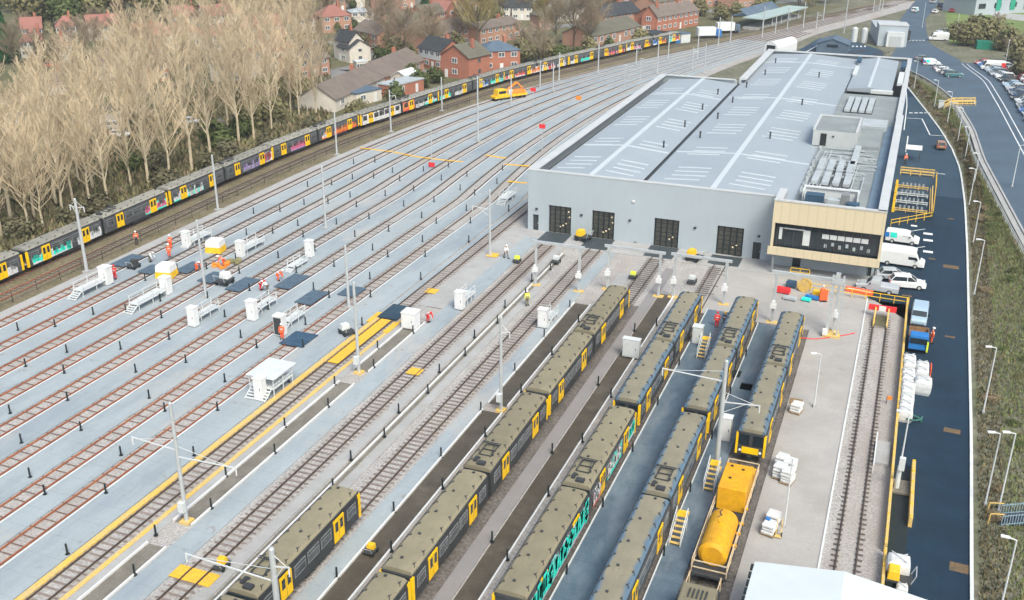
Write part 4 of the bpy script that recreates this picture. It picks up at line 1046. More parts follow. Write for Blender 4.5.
def bare_tree(seed, h, spread, up, twm, brm, n1=34, n2=11, n3=6):
    r = random.Random(seed); tr = MB(); tw = MB()
    pts = [Vector((0, 0, -.3))]
    for k in range(1, 9): pts.append(Vector((r.uniform(-.25, .25)*k*.35, r.uniform(-.25, .25)*k*.35, h*.93*k/8)))
    rad0 = h*.0125
    for k in range(8): tr.tube(pts[k], pts[k+1], rad0*(1-k/8.4), rad0*(1-(k+1)/8.4), 7, caps=False)
    def along(t):
        t *= 8; k = min(7, int(t)); return pts[k].lerp(pts[k+1], t-k)
    def seg3(b, p, q, r0, r1):
        d = (q-p); a = d.orthogonal().normalized(); c = d.normalized().cross(a); i = len(b.v)
        for e, rr in ((p, r0), (q, r1)):
            for t in (0, 2.094, 4.189): b.v.append(tuple(e+a*(rr*math.cos(t))+c*(rr*math.sin(t))))
        for k in range(3): l = (k+1) % 3; b.f.append((i+k, i+l, i+3+l, i+3+k)); b.m.append(0)
    for i in range(n1):
        t = .2+.78*(i+r.random())/n1; p = along(t); az = r.uniform(0, 6.283); L = spread*(1.15-t*.85)*r.uniform(.7, 1.2)
        d = Vector((math.cos(az), math.sin(az), up*r.uniform(.75, 1.3))).normalized()
        q = p+d*L*.55; d2 = (d+Vector((0, 0, .35))).normalized(); e = q+d2*L*.6
        rr = rad0*.55*(1.1-t)
        (tr if rr > .05 else tw).tube(p, q, max(.035, rr), max(.028, rr*.55), 5, caps=False); seg3(tw, q, e, max(.028, rr*.55), .018)
        for j in range(n2):
            s = (j+.6)/n2; b = p.lerp(q, s*2) if s < .5 else q.lerp(e, s*2-1)
            dd = (d+Vector((r.uniform(-1, 1), r.uniform(-1, 1), r.uniform(-.1, 1.1)))*.75).normalized(); l2 = L*.42*(1.1-s*.5)*r.uniform(.6, 1.2)
            c = b+dd*l2; seg3(tw, b, c, .03, .016)
            for k in range(n3):
                f = b.lerp(c, r.uniform(.25, 1)); d3 = (dd+Vector((r.uniform(-1, 1), r.uniform(-1, 1), r.uniform(-.3, 1)))*.9).normalized()
                seg3(tw, f, f+d3*l2*r.uniform(.4, .8), .019, .009)
    return tr, tw
def tree_proto(name, label, tr, tw, twm, brm, group):
    t = thing(name, label, 'tree', (0, 0, 0), 0, group)
    tr.build('trunk', brm, t); tw.build('crown', twm, t); return t
def leaf_ball(b, r, cx, cy, cz, rx, ry, rz, n, s, up=.25):
    for i in range(n):
        while True:
            x, y, z = r.uniform(-1, 1), r.uniform(-1, 1), r.uniform(-1, 1); l = x*x+y*y+z*z
            if .12 < l < 1: break
        k = 1+.22*math.sin(5*x+3*z)+.15*math.sin(7*y+2)
        p = Vector((cx+x*rx*k, cy+y*ry*k, cz+z*rz*k)); nrm = Vector((x+r.uniform(-.8, .8), y+r.uniform(-.8, .8), z+up+r.uniform(-.8, .8))).normalized()
        a = nrm.orthogonal().normalized(); a = (a*math.cos(i)+nrm.cross(a)*math.sin(i)); c = nrm.cross(a); q = s*r.uniform(.6, 1.4)
        b.quad(p-a*q-c*q*.6, p+a*q-c*q*.6, p+a*q*.7+c*q*.6, p-a*q*.7+c*q*.6)
def bush_proto(name, label, seed, rx, rz, n, s, m, group, cat='bush', trunk=0):
    r = random.Random(seed); t = thing(name, label, cat, (0, 0, 0), 0, group); b = MB()
    for k in range(5):
        a = r.uniform(0, 6.28); d = rx*.5*r.random()
        leaf_ball(b, r, math.cos(a)*d, math.sin(a)*d, trunk+rz*r.uniform(.55, .85), rx*r.uniform(.5, .75), rx*r.uniform(.5, .75), rz*r.uniform(.45, .7), n//5, s)
    b.build('crown' if trunk else 'foliage', m, t)
    k = MB()
    if trunk: k.tube((0, 0, -.2), (0, 0, trunk+rz*.6), .25, .1, 7)
    else:
        for j in range(4): a = j*1.6; k.tube((0, 0, -.2), (math.cos(a)*rx*.4, math.sin(a)*rx*.4, rz*.8), .06, .03, 5)
    k.build('trunk' if trunk else 'stem', M['barkd'], t); return t
class Kind:
    def __init__(s, protos): s.p = protos; s.used = set()
    def put(s, i, x, y, z=0, sc=1., label=None, group=None, rz=None, sz=None):
        i %= len(s.p); o = s.p[i]; rz = R.uniform(0, 6.28) if rz is None else rz
        if i in s.used: o = dup(o, (x, y, z), rz, label, group)
        else:
            s.used.add(i); o.location = (x, y, z); o.rotation_euler.z = rz
            if label: o['label'] = label
            if group: o['group'] = group
        o.scale = (sc, sc, sc if sz is None else sz); return o
    def done(s):
        for i, o in enumerate(s.p):
            if i not in s.used:
                for c in kids(o): bpy.data.objects.remove(c)
                bpy.data.objects.remove(o)
GP = 'bare beige poplars between the houses and the graffiti trains'
poplar = Kind([tree_proto('bare_poplar', 'tall bare beige poplar with upright twigs left of the graffiti trains', *bare_tree(100+i, (21, 18, 23, 20)[i], (6.2, 7.4, 6.6, 7.8)[i], (1.9, 1.35, 1.6, 1.15)[i], None, None, (34, 28, 38, 30)[i], 7, 5), M['twig'], M['bark'], GP) for i in range(4)])
wide = Kind([tree_proto('bare_tree', 'wide bare brown tree standing among the houses', *bare_tree(200+i, 14, 8., .75, None, None, 38, 12, 8), M['twigd'], M['barkd'], 'bare trees among the houses') for i in range(3)])
widey = Kind([tree_proto('bare_tree', 'bare yellowish tree standing among the houses', *bare_tree(230, 15, 6.5, 1.0, None, None, 38, 12, 8), M['twigy'], M['barkd'], 'bare yellowish trees')])
bushd = Kind([bush_proto('dark_bush', 'dark green bush beneath the bare poplars', 300+i, 2.8, 3.4, 900, .28, M['leafd'], 'dark bushes along the railway') for i in range(2)])
bushg = Kind([bush_proto('green_bush', 'dull green bush in a garden beyond the railway', 310+i, 2.6, 3.0, 900, .28, M['leaf'], 'green bushes of the gardens') for i in range(2)])
busho = Kind([bush_proto('olive_bush', 'olive brown winter bush beyond the railway', 320+i, 3.2, 3.6, 1000, .3, M['leafo'], 'olive brown bushes') for i in range(2)])
wood = Kind([bush_proto('leafy_tree', 'rounded olive green tree on the far edge of the housing', 330+i, 5.0, 8.0, 1500, .5, m, 'rounded trees behind the housing', 'tree', 2.0) for i, m in enumerate((M['leafo'], M['leaf'], M['leafb'], M['leafo']))])
def conifer(seed, h, rr, m):
    r = random.Random(seed); t = thing('conifer', 'evergreen', 'tree'); b = MB()
    for i in range(2600):
        z = r.random()**.8; rad_ = rr*(1-z*.75)*math.sqrt(r.random())*(1+.2*math.sin(9*z+i)); a = r.uniform(0, 6.28); p = Vector((math.cos(a)*rad_, math.sin(a)*rad_, .4+z*h))
        n_ = Vector((math.cos(a), math.sin(a), r.uniform(-.4, .8))).normalized(); e = n_.orthogonal().normalized(); c = n_.cross(e); q = .35*r.uniform(.6, 1.3)
        b.quad(p-e*q-c*q, p+e*q-c*q, p+e*q*.5+c*q, p-e*q*.5+c*q)
    b.build('crown', m, t); k = MB(); k.tube((0, 0, -.2), (0, 0, h*.8), .28, .08, 7); k.build('trunk', M['barkd'], t); return t
c1 = conifer(5, 14, 4.2, M['leafg']); p = G(5, 62); c1.location = p; tag(c1, 'broad bright green conifer at the left edge of the photo', 'tree')
c2 = conifer(6, 10, 3.4, M['leafd']); p = G(54, 60); c2.location = p; tag(c2, 'blackish green conifer standing between two red roofed houses', 'tree')
c3 = conifer(7, 11, 5.0, M['leafg']); p = G(429, 17); c3.location = p; tag(c3, 'broad dark green conifer near the top middle of the photo', 'tree')
# front rows of poplars
rp = random.Random(3); npop = 0; POPS = []
for row, (off, step, h0) in enumerate(((0, 20, .80), (-17, 19, .92), (-36, 21, .96), (-56, 20, .95), (-78, 19, .9), (-98, 21, .8))):
    u = -14+row*5
    while u < 322:
        v = 246-.42*u+off+rp.uniform(-5, 5); uu = u+rp.uniform(-5, 5)
        # leave the street and the cars open to view
        gap = (108 < u < 215 and row in (1, 2) and rp.random() < .75) or (row == 4 and u < 60)
        if v > 30 and not gap:
            p = G(uu, v)
            if p.x < main_x(p.y)-4.5:
                sc = h0*rp.uniform(.8, 1.15)*(1.08 if u < 110 else 1.22)
                POPS.append((row, poplar.put(rp.randrange(4), p.x, p.y, 0, sc))); npop += 1
        u += step*rp.uniform(.8, 1.2)
print('poplars', npop)
for u, v, s in ((102, 217, 1.2), (168, 190, 1.2), (210, 170, 1.1), (228, 160, 1.2), (20, 240, 1.1), (70, 224, .9), (265, 148, .9), (310, 128, .8), (158, 172, 1.2), (25, 205, 1.1)):
    p = G(u, v); bushd.put(rp.randrange(2), p.x, p.y, 0, s*.85, sz=s*.7)
for u, v, s in ((215, 146, 1.3), (240, 140, 1.2), (222, 150, 1.), (131, 172, .9), (380, 60, 1.), (397, 104, 1.2), (420, 88, 1.1), (436, 83, 1.0), (410, 78, .9), (352, 30, 1.), (350, 38, .9), (500, 64, 1.1), (560, 62, 1.2), (575, 62, 1.), (610, 50, .9), (690, 24, 1.), (648, 30, .9), (770, 8, 1.2)):
    p = G(u, v); bushg.put(rp.randrange(2), p.x, p.y, 0, s)
for u, v, s in ((525, 62, 1.2), (545, 60, 1.3), (590, 58, 1.1), (480, 30, 1.), (385, 50, 1.3), (370, 48, 1.1), (395, 56, 1.2), (360, 122, 1.), (410, 66, 1.), (300, 100, 1.), (270, 120, 1.1), (248, 132, 1.2), (760, 12, 1.2), (640, 44, 1.), (720, 20, 1.2), (735, 16, 1.1), (700, 16, 1.2), (460, 20, 1.)):
    p = G(u, v); busho.put(rp.randrange(2), p.x, p.y, 0, s)
for u, v, s, k in ((405, 62, 1.05, 0), (388, 52, 1.1, 1), (376, 34, .9, 2), (574, 46, 1.25, 0), (590, 48, 1.1, 1), (556, 44, 1.0, 2), (540, 66, .8, 1), (520, 60, .75, 2), (600, 20, .9, 0), (430, 38, .7, 1), (815, 6, 1., 0), (800, 4, 1., 1), (770, -4, 1.2, 2), (740, -6, 1., 0), (330, 26, 1.1, 1), (300, 36, 1., 0), (700, 2, 1., 2), (840, 2, .9, 1), (625, 8, 1., 2), (462, 46, .8, 0)):
    p = G(u, v); wide.put(k, p.x, p.y, 0, s)
for u, v, s in ((477, 52, 1.9), (484, 34, 1.5), (545, 40, 1.2), (798, 12, 1.2), (812, 8, 1.), (808, 14, .9)):
    p = G(u, v); widey.put(0, p.x, p.y, 0, s)
for u, v, s, k in [(x+rp.uniform(-6, 6), rp.uniform(6, 34)-(0 if x < 240 else 22), rp.uniform(.8, 1.3), rp.randrange(4)) for x in range(-10, 340, 12)]+[(x+rp.uniform(-8, 8), rp.uniform(-12, 4), rp.uniform(.6, .95), rp.randrange(4)) for x in range(330, 860, 17)]+[(x, rp.uniform(-28, -14), rp.uniform(.8, 1.1), rp.randrange(4)) for x in range(-10, 860, 30)]:
    p = G(u, v); wood.put(k, p.x, p.y, 0, s)
for u, v, s in ((15, 66, .8), (40, 70, .75), (62, 74, .7), (85, 60, .85), (100, 52, .7), (118, 58, .8), (28, 40, .6), (70, 50, .6), (135, 62, .8), (150, 40, .7), (95, 34, .6), (200, 40, .7)):
    p = G(u, v); wide.put(rp.randrange(3), p.x, p.y, 0, s)
for k in range(46):
    u = rp.uniform(325, 700); v = rp.uniform(2, 66)-(u-325)*.10
    if v < -4: continue
    p = G(u, v)
    if p.x > main_x(p.y)-6: continue
    kk = rp.random()
    if kk < .45: wide.put(rp.randrange(3), p.x, p.y, 0, rp.uniform(.5, .95))
    elif kk < .75: busho.put(rp.randrange(2), p.x, p.y, 0, rp.uniform(.7, 1.2))
    else: bushg.put(rp.randrange(2), p.x, p.y, 0, rp.uniform(.6, 1.1))
# dark bushes by the upper road
for u, v, s in ((966, 42, 1.5), (978, 38, 1.7), (990, 41, 1.5), (972, 30, 1.1), (955, 36, 1.1), (1010, 48, 1.4), (1020, 60, 1.5), (1000, 46, 1.0), (1022, 80, 1.2)):
    p = G(u, v, 1); p.z = 0
    busho.put(rp.randrange(2), p.x, p.y, ground_z(p.x, p.y)-.2, s, 'brown winter bush near the upper road and car park', 'brown bushes near the upper road')
# bushes on the bank
bank = Kind([bush_proto('bank_shrub', 'low green shrub on the grassy bank beside the road', 340+i, 1.5, .95, 900, .085, m, 'shrubs on the bank') for i, m in enumerate((M['leaf'], M['leafo'], M['leaf'], M['leafb']))])
for k in range(105):
    y = rp.uniform(66, 300); a, c = lerp_tab(ROADR, y)+1.6, min(lerp_tab(UPL, y)-2.2, 26)
    if c <= a: continue
    x = a+(c-a)*rp.random()**.8; j = (3 if x < a+1.6 and rp.random() < .6 else rp.randrange(3))
    bank.put(j, x, y, ground_z(x, y)-.15, rp.uniform(.45, .95), sz=rp.uniform(.25, .6))
# grass of the bank: tufts too many to count
b = MB(); r = rp
for k in range(70000):
    y = 62+rp.random()**1.5*250; a, c = lerp_tab(ROADR, y)+.7, min(lerp_tab(UPL, y)-1.9, 40)
    if c <= a: continue
    x = a+(c-a)*rp.random(); z = ground_z(x, y)-.03; h = rp.uniform(.15, .5); t = rp.uniform(0, 6.28); l = rp.uniform(.03, .10)
    dx, dy = math.cos(t)*l, math.sin(t)*l; ox, oy = rp.uniform(-.22, .22), rp.uniform(-.22, .22)
    edge = (x-a) < 2.0
    mi = rp.choice((3, 3, 1, 4) if edge else (0, 0, 1, 2, 2, 3))
    b.tri((x-dx, y-dy, z), (x+dx, y+dy, z), (x+ox, y+oy, z+h), mi)
go = b.build('bank_grass', [leafmat('grass_green', (.19, .245, .085), (.125, .17, .055)), leafmat('grass_straw', (.27, .23, .12), (.19, .17, .085)), leafmat('grass_mid', (.245, .27, .125), (.17, .19, .08)), leafmat('grass_brown', (.16, .13, .085), (.11, .09, .06)), leafmat('grass_dark', (.05, .065, .03), (.035, .04, .02))], kind='stuff')
go['label'] = 'rough green and straw coloured grass covering the bank beside the road'; go['category'] = 'grass'
b = MB()
for k in range(16000):
    u, v = rp.uniform(-10, 330), rp.uniform(-70, 26); v = 246-.42*u+v
    p = G(u, v)
    if p.x > main_x(p.y)-3.2: continue
    h = rp.uniform(.3, 1.5); t = rp.uniform(0, 6.28); l = rp.uniform(.15, .6); dx, dy = math.cos(t)*l, math.sin(t)*l
    b.tri((p.x-dx, p.y-dy, -.06), (p.x+dx, p.y+dy, -.06), (p.x+rp.uniform(-.7, .7), p.y+rp.uniform(-.7, .7), h), rp.choice((0, 0, 1, 2)))
go = b.build('undergrowth', [leafmat('scrub_dull', (.15, .14, .08), (.09, .09, .05)), M['leafo'], M['leafb']], kind='stuff')
go['label'] = 'dark scrubby undergrowth beneath the bare poplars'; go['category'] = 'undergrowth'

# ------------------------------------------------------------------ houses
M['brick'] = mat('brick_red', (.42, .175, .115), .9, col2=(.33, .14, .10), scale=.6, fine=.15, fscale=8.)
M['brickp'] = mat('brick_pale', (.46, .27, .20), .9, col2=(.38, .22, .16), scale=.6, fine=.15, fscale=8.)
M['render'] = mat('house_render', (.62, .58, .52), .85, var=.12, scale=.5)
M['tiler'] = mat('roof_tile_red', (.32, .145, .12), .85, col2=(.25, .115, .095), scale=.4, fine=.15, fscale=6.)
M['tiled'] = mat('roof_tile_slate', (.055, .06, .065), .7, col2=(.035, .04, .045), scale=.4, fine=.15, fscale=6.)
M['tileb'] = mat('roof_tile_brown', (.20, .165, .145), .9, col2=(.15, .125, .11), scale=.4, fine=.15, fscale=6.)
M['tileo'] = mat('roof_tile_olive', (.15, .145, .11), .9, col2=(.11, .105, .085), scale=.4, fine=.15, fscale=6.)
M['tilebl'] = mat('roof_tile_bluegrey', (.11, .155, .21), .8, col2=(.08, .115, .16), scale=.4, fine=.12, fscale=6.)
def house(label, a, c, depth, wh, rh, wall, roof, kind='gable', floors=2, cat='house', nwin=None, chim=1, group=None, name='house', over=.35, band=None, door=True):
    """a, c: photo pixels of the ends of the front wall's foot (left, right); depth runs away from the camera"""
    p, q = (G(*a), G(*c)); d = q-p; L = d.length; d.normalize(); rz = math.atan2(d.y, d.x)
    t = thing(name, label, cat, (p.x, p.y, 0), rz, group)
    # local: x along the front, y to the back
    b = MB(); b.box(L/2, depth/2, -.2, L, depth, wh+.2)
    if kind == 'gable':
        for x in (.02, L-.02): b.tri((x, 0, wh), (x, depth, wh), (x, depth/2, wh+rh))
    elif kind == 'front':
        for y in (.02, depth-.02): b.tri((0, y, wh), (L, y, wh), (L/2, y, wh+rh))
    b.build('wall', M[wall], t)
    o = over; b = MB(); z0 = wh-.12; th = .16
    def slab(pts): 
        b.poly(pts); b.poly([(x, y, z-th) for x, y, z in reversed(pts)])
        n = len(pts)
        for k in range(n): A, B = pts[k], pts[(k+1) % n]; b.quad((A[0], A[1], A[2]-th), (B[0], B[1], B[2]-th), B, A)
    if kind == 'gable':
        slab([(-o, -o, z0), (L+o, -o, z0), (L+o, depth/2, wh+rh+.1), (-o, depth/2, wh+rh+.1)]); slab([(-o, depth/2, wh+rh+.1), (L+o, depth/2, wh+rh+.1), (L+o, depth+o, z0), (-o, depth+o, z0)])
    elif kind == 'front':
        slab([(-o, -o, z0), (L/2, -o, wh+rh+.1), (L/2, depth+o, wh+rh+.1), (-o, depth+o, z0)]); slab([(L/2, -o, wh+rh+.1), (L+o, -o, z0), (L+o, depth+o, z0), (L/2, depth+o, wh+rh+.1)])
    elif kind == 'hip':
        k = min(depth/2, L*.42); zt = wh+rh
        A, B, C, D = (-o, -o, z0), (L+o, -o, z0), (L+o, depth+o, z0), (-o, depth+o, z0); E, F = (k, depth/2, zt), (L-k, depth/2, zt)
        b.poly([A, B, F, E]); b.poly([C, D, E, F]); b.tri(B, C, F); b.tri(D, A, E)
    else:
        b.box(L/2, depth/2, wh, L+.3, depth+.3, .3)
    rf = b.build('roof', M[roof], t)
    for k in range(chim):
        b = MB(); x = L*(.25+.5*k) if chim > 1 else L*.72; b.box(x, depth*.55, wh+rh*.6, .7, .9, rh*.4+1.1); b.tube((x, depth*.55, wh+rh+1.1), (x, depth*.55, wh+rh+1.4), .16, .13, 8); b.build('chimney', M['brick'], rf)
    nw = nwin if nwin is not None else max(1, int(L/3.2)); fh = wh/floors
    for f in range(floors):
        for k in range(nw):
            x = L*(k+.5)/nw
            if f == 0 and k == nw//2 and door and nw > 1: continue
            b = MB(); b.box(x, -.02, f*fh+fh*.38, 1.5, .1, fh*.42); w_ = b.build('window', M['glassl'], t)
            b = MB(); 
            for zz in (.36, .80): b.box(x, -.05, f*fh+fh*zz, 1.75, .14, .14)
            for xx in (-.8, 0, .8): b.box(x+xx, -.05, f*fh+fh*.38, .12, .12, fh*.42)
            b.build('window_frame', M['white'], w_)
    if L < 22 and depth > 5:
        for yy in (depth*.5,):
            for f in range(floors):
                b = MB(); b.box(L+.01, yy, f*fh+fh*.4, .1, 1.1, fh*.36); b.build('window', M['glassl'], t)
    if door:
        b = MB(); b.box(L*(nw//2+.5)/nw if nw > 1 else L*.2, -.03, 0, .95, .1, 2.05); b.build('door', M['white'], t)
    if band:
        b = MB()
        for f, m in band: b.box(L/2, -.012, f*fh, L-.1, .05, fh*.98)
        b.build('facade_panel', M['offwhite'], t)
    return t
HG = None
H = house
H('dark roofed house with white upper windows over a red brick band', (419, 66), (441, 71), 8, 5.2, 2.6, 'brick', 'tiled', nwin=4, band=[(1, 0)])
H('tall red brick gabled house nearest the graffiti trains', (441, 76), (469, 80), 9, 5.6, 2.8, 'brick', 'tileo', 'front', nwin=1)
H('brick side wing with an olive roof and pale garage door', (469, 79), (482, 75), 7, 4.6, 2.2, 'brick', 'tileo', nwin=2)
H('red brick block with a blue grey roof', (483, 72), (520, 70), 9, 5.4, 2.0, 'brick', 'tilebl', 'hip', nwin=3)
H('white gabled house with a black roof and dark timber stripe', (350, 62), (365, 60), 8, 5.4, 2.6, 'render', 'tiled', 'front', nwin=1)
H('pale low annexe beside the white gabled house', (338, 60), (350, 63), 7, 4.0, 2.0, 'render', 'tiled', nwin=1, chim=0)
H('long brown roofed bungalow left of the flat blue roof', (336, 112), (385, 88), 9, 2.9, 2.8, 'render', 'tileb', floors=1, nwin=4)
H('long brown roofed bungalow with a white ridge end, right one of two', (386, 88), (424, 70), 10, 2.9, 2.8, 'brickp', 'tileb', floors=1, nwin=3)
H('low building with a flat pale blue roof by the graffiti trains', (357, 106), (382, 100), 5, 2.6, .2, 'render', 'tilebl', 'flat', floors=1, nwin=2, chim=0)
H('small brick extension with a pale flat roof behind the trains', (395, 98), (424, 90), 5, 2.7, .2, 'brick', 'plant', 'flat', floors=1, nwin=2, chim=0)
H('white conservatory roofed outbuilding behind the trains', (408, 88), (420, 84), 5, 2.5, 1.4, 'render', 'offwhite', floors=1, nwin=1, chim=0, name='outbuilding', cat='outbuilding')
H('white caravan shaped hut by the white gabled house', (357, 71), (368, 70), 2.6, 2.2, .3, 'render', 'offwhite', 'flat', floors=1, nwin=2, chim=0, name='caravan', cat='caravan', door=False)
H('red hipped roof house with pale bay fronts at the top', (323, 33), (352, 31), 9, 5.2, 3.0, 'brickp', 'tiler', 'hip', nwin=3)
H('pale flat roofed house right of the red hipped roof', (352, 26), (374, 25), 7, 4.6, 1.0, 'render', 'plant', 'hip', nwin=3, chim=0)
H('red roofed house nearest the broad dark conifer', (374, 22), (402, 21), 8, 4.6, 2.8, 'brickp', 'tiler', nwin=3)
H('brown roofed terrace behind the white gabled house', (355, 46), (378, 52), 8, 5, 2.6, 'brickp', 'tileb', nwin=3)
H('brick house with a grey roof left of the brown terrace', (402, 40), (425, 38), 8, 5, 2.8, 'brickp', 'tileo', nwin=3)
H('brick house with a white gable below the dark conifer', (425, 30), (446, 27), 8, 5, 2.6, 'brick', 'tileo', nwin=3)
H('narrow brick house with a red gable right of the conifer', (446, 27), (457, 24), 7, 5.4, 2.8, 'brick', 'tiler', 'front', nwin=1)
H('long brown roofed terrace behind the dark roofed house', (428, 54), (476, 43), 9, 5, 2.8, 'brickp', 'tileb', nwin=7)
H('pink brick terrace behind the blue grey roof', (480, 46), (520, 38), 8, 5, 1.5, 'brickp', 'tileb', nwin=6)
H('dark roofed white gabled house at the top, left of a pair', (488, 20), (510, 20), 8, 4.6, 2.6, 'render', 'tiled', nwin=3)
H('dark roofed white gabled house at the top, right of a pair', (512, 20), (532, 20), 8, 4.6, 2.6, 'render', 'tiled', nwin=3)
H('red brick gable house at the end of a long terrace', (641, 32), (655, 33), 9, 5.6, 3.0, 'brick', 'tileb', 'front', nwin=1)
H('long red brick terrace left of the white lorries', (656, 33), (698, 25), 9, 5.2, 2.6, 'brick', 'tileb', nwin=8, chim=2)
H('long olive roofed hall behind the far graffiti trains', (592, 48), (640, 37), 11, 3.6, 2.6, 'brickp', 'tileo', floors=1, nwin=8, chim=0)
H('dark blue roofed house below the bare wide tree', (604, 28), (640, 22), 10, 3.8, 3.0, 'brickp', 'tiled', nwin=5)
H('orange brick terrace at the top right of the housing', (738, 9), (765, 4), 9, 5, 2.6, 'brickp', 'tileb', nwin=6)
H('pale brick terrace left of the orange one', (700, 8), (736, 3), 9, 5, 2.6, 'brickp', 'tileo', nwin=6)
H('olive roofed terrace behind the signal masts', (655, 16), (698, 8), 9, 4.8, 2.6, 'brickp', 'tileo', nwin=7)
H('white walled bungalow at the top between the trees', (514, 14), (528, 13), 6, 3.6, 1.6, 'render', 'offwhite', nwin=2, chim=0)
H('pale house above the olive hall', (560, 22), (584, 19), 8, 4.6, 2.4, 'render', 'tileo', nwin=3)
H('dark hall with a blue end near the white lorries', (651, 44), (668, 42), 6, 2.8, .3, 'white', 'dark', 'flat', floors=1, nwin=0, chim=0, door=False, name='container', cat='container')
H('dark blue steel container beside the white one', (671, 44), (680, 43), 5, 2.8, .3, 'bluep', 'bluedark', 'flat', floors=1, nwin=0, chim=0, door=False, name='container', cat='container')
H('pale blue steel container right of the dark blue one', (681, 43), (690, 42), 4, 2.6, .3, 'offwhite', 'tilebl', 'flat', floors=1, nwin=0, chim=0, door=False, name='container', cat='container')
# red roofed streets seen through the poplars
for i, (a, c, lb) in enumerate((((22, 58), (47, 57), 'red hipped roof house with white walls left of the blackish conifer'), ((24, 44), (44, 43), 'red roofed house behind the blackish conifer, left half'), ((58, 42), (78, 41), 'red roofed house behind the blackish conifer, right half'),
        ((90, 41), (122, 39), 'broad red hipped roof house at the upper left'), ((61, 63), (72, 62), 'pale walled house right of the blackish conifer'), ((128, 52), (165, 50), 'red roofed house seen through the left poplars'), ((170, 50), (205, 46), 'red roofed house seen through the middle poplars'),
        ((176, 30), (205, 28), 'red roof among the tallest poplars at the top'), ((212, 52), (245, 48), 'red roofed house left of the pale house seen through twigs'), ((250, 42), (285, 38), 'orange red roof half hidden by the right poplars'), ((288, 34), (316, 32), 'orange red roof just left of the red hipped roof house'),
        ((40, 96), (70, 94), 'pale fronted house low behind the left poplars'), ((98, 80), (128, 78), 'white fronted house behind the middle of the poplars'), ((140, 84), (170, 80), 'pinkish house behind the poplars above the street'), ((232, 84), (262, 78), 'pink brick house behind the poplars near the street end'), ((6, 124), (30, 122), 'pale house lowest at the left edge behind the poplars'),
        ((270, 70), (300, 64), 'pink brick house just left of the brown bungalows'), ((300, 80), (330, 74), 'pale brick house beside the brown bungalows'), ((92, 130), (126, 122), 'low flat pale building beside the parked white car in the poplars'), ((210, 30), (240, 26), 'red roof beyond the tall poplars, upper middle'))):
    low = i == 18
    H(lb, a, c, 8 if not low else 6, (2.7 if a[1] > 90 else 4.6), (2.0 if a[1] > 90 else 2.8) if not low else .3, ('render', 'brickp', 'render', 'render')[i % 4], ('tiler' if a[1] < 75 else 'tileb') if not low else 'tileo', ('hip', 'gable')[i % 2] if not low else 'flat', nwin=3, floors=(1 if a[1] > 90 else 2), chim=1 if not low else 0)
far_h = [(333, 12, 'tiler'), (352, 8, 'tileb'), (378, 7, 'tiler'), (402, 9, 'tileo'), (420, 6, 'tileb'), (452, 8, 'tiler'), (466, 12, 'tileb'), (540, 8, 'tiler'), (552, 14, 'tileb'), (572, 8, 'tileo'), (594, 7, 'tiler'), (616, 10, 'tileb'), (640, 5, 'tileo'), (668, 2, 'tiler'), (462, 30, 'tileb'), (540, 30, 'tileo')]
cn = {'tiler': 'red', 'tileb': 'brown', 'tileo': 'olive'}
for k, (u, v, rf_) in enumerate(far_h):
    H('small %s roofed house in the far housing rows, %s' % (cn[rf_], 'leftmost,second from left,third from left,fourth from left,fifth from left,sixth from left,seventh from left,eighth from left,ninth from left,tenth from left,eleventh from left,twelfth from left,thirteenth from left,rightmost,below the seventh from left,below the eighth from left'.split(',')[k]), (u, v), (u+13, v-1), 7, 4.6, 2.5, ('brickp', 'render', 'brick')[k % 3], rf_, ('gable', 'hip')[k % 2], nwin=2)
for u, v, s in ((1004, 62, .55), (1014, 74, .55), (1022, 70, .6), (1018, 52, .6), (985, 34, .5), (960, 34, .45)):
    p = G(u, v); wide.put(rp.randrange(3), p.x+3, p.y, 0, s)
for k in (poplar, wide, widey, bushd, bushg, busho, wood, bank): k.done()
# ------------------------------------------------------------------ vehicles
def paint(n, c): return mat('car_paint_'+n, c, .3, var=.05, scale=1., spec=.6)
PAINT = {'white': paint('white', (.74, .75, .76)), 'silver': paint('silver', (.42, .45, .48)), 'grey': paint('grey', (.16, .18, .20)), 'black': paint('black', (.02, .022, .026)),
         'blue': paint('blue', (.04, .13, .36)), 'navy': paint('navy', (.02, .045, .12)), 'red': paint('red', (.45, .03, .03)), 'teal': paint('teal', (.05, .16, .18)), 'bronze': paint('bronze', (.38, .20, .12)), 'pale blue': paint('paleblue', (.36, .48, .60))}
def wheels(t, xs, hw, r=.33):
    for x in xs:
        for s in (-1, 1):
            b = MB(); b.tube((x, s*(hw-.2), r), (x, s*(hw+.01), r), r, r, 14); w_ = b.build('wheel', M['tyre'], t)
            b = MB(); b.tube((x, s*(hw-.02), r), (x, s*(hw+.03), r), r*.6, r*.55, 10); b.build('rim', M['steel'], w_)
def loft(b, secs, mi=0):
    """secs: list of (x, [(y,z)...]) with equal counts"""
    n = len(secs[0][1]); i0 = len(b.v)
    for x, pr in secs:
        for y, z in pr: b.v.append((x, y, z))
    for k in range(len(secs)-1):
        for j in range(n):
            l = (j+1) % n; b.f.append((i0+k*n+j, i0+k*n+l, i0+(k+1)*n+l, i0+(k+1)*n+j)); b.m.append(mi)
    b.f.append(tuple(i0+j for j in reversed(range(n)))); b.m.append(mi)
    b.f.append(tuple(i0+(len(secs)-1)*n+j for j in range(n))); b.m.append(mi)
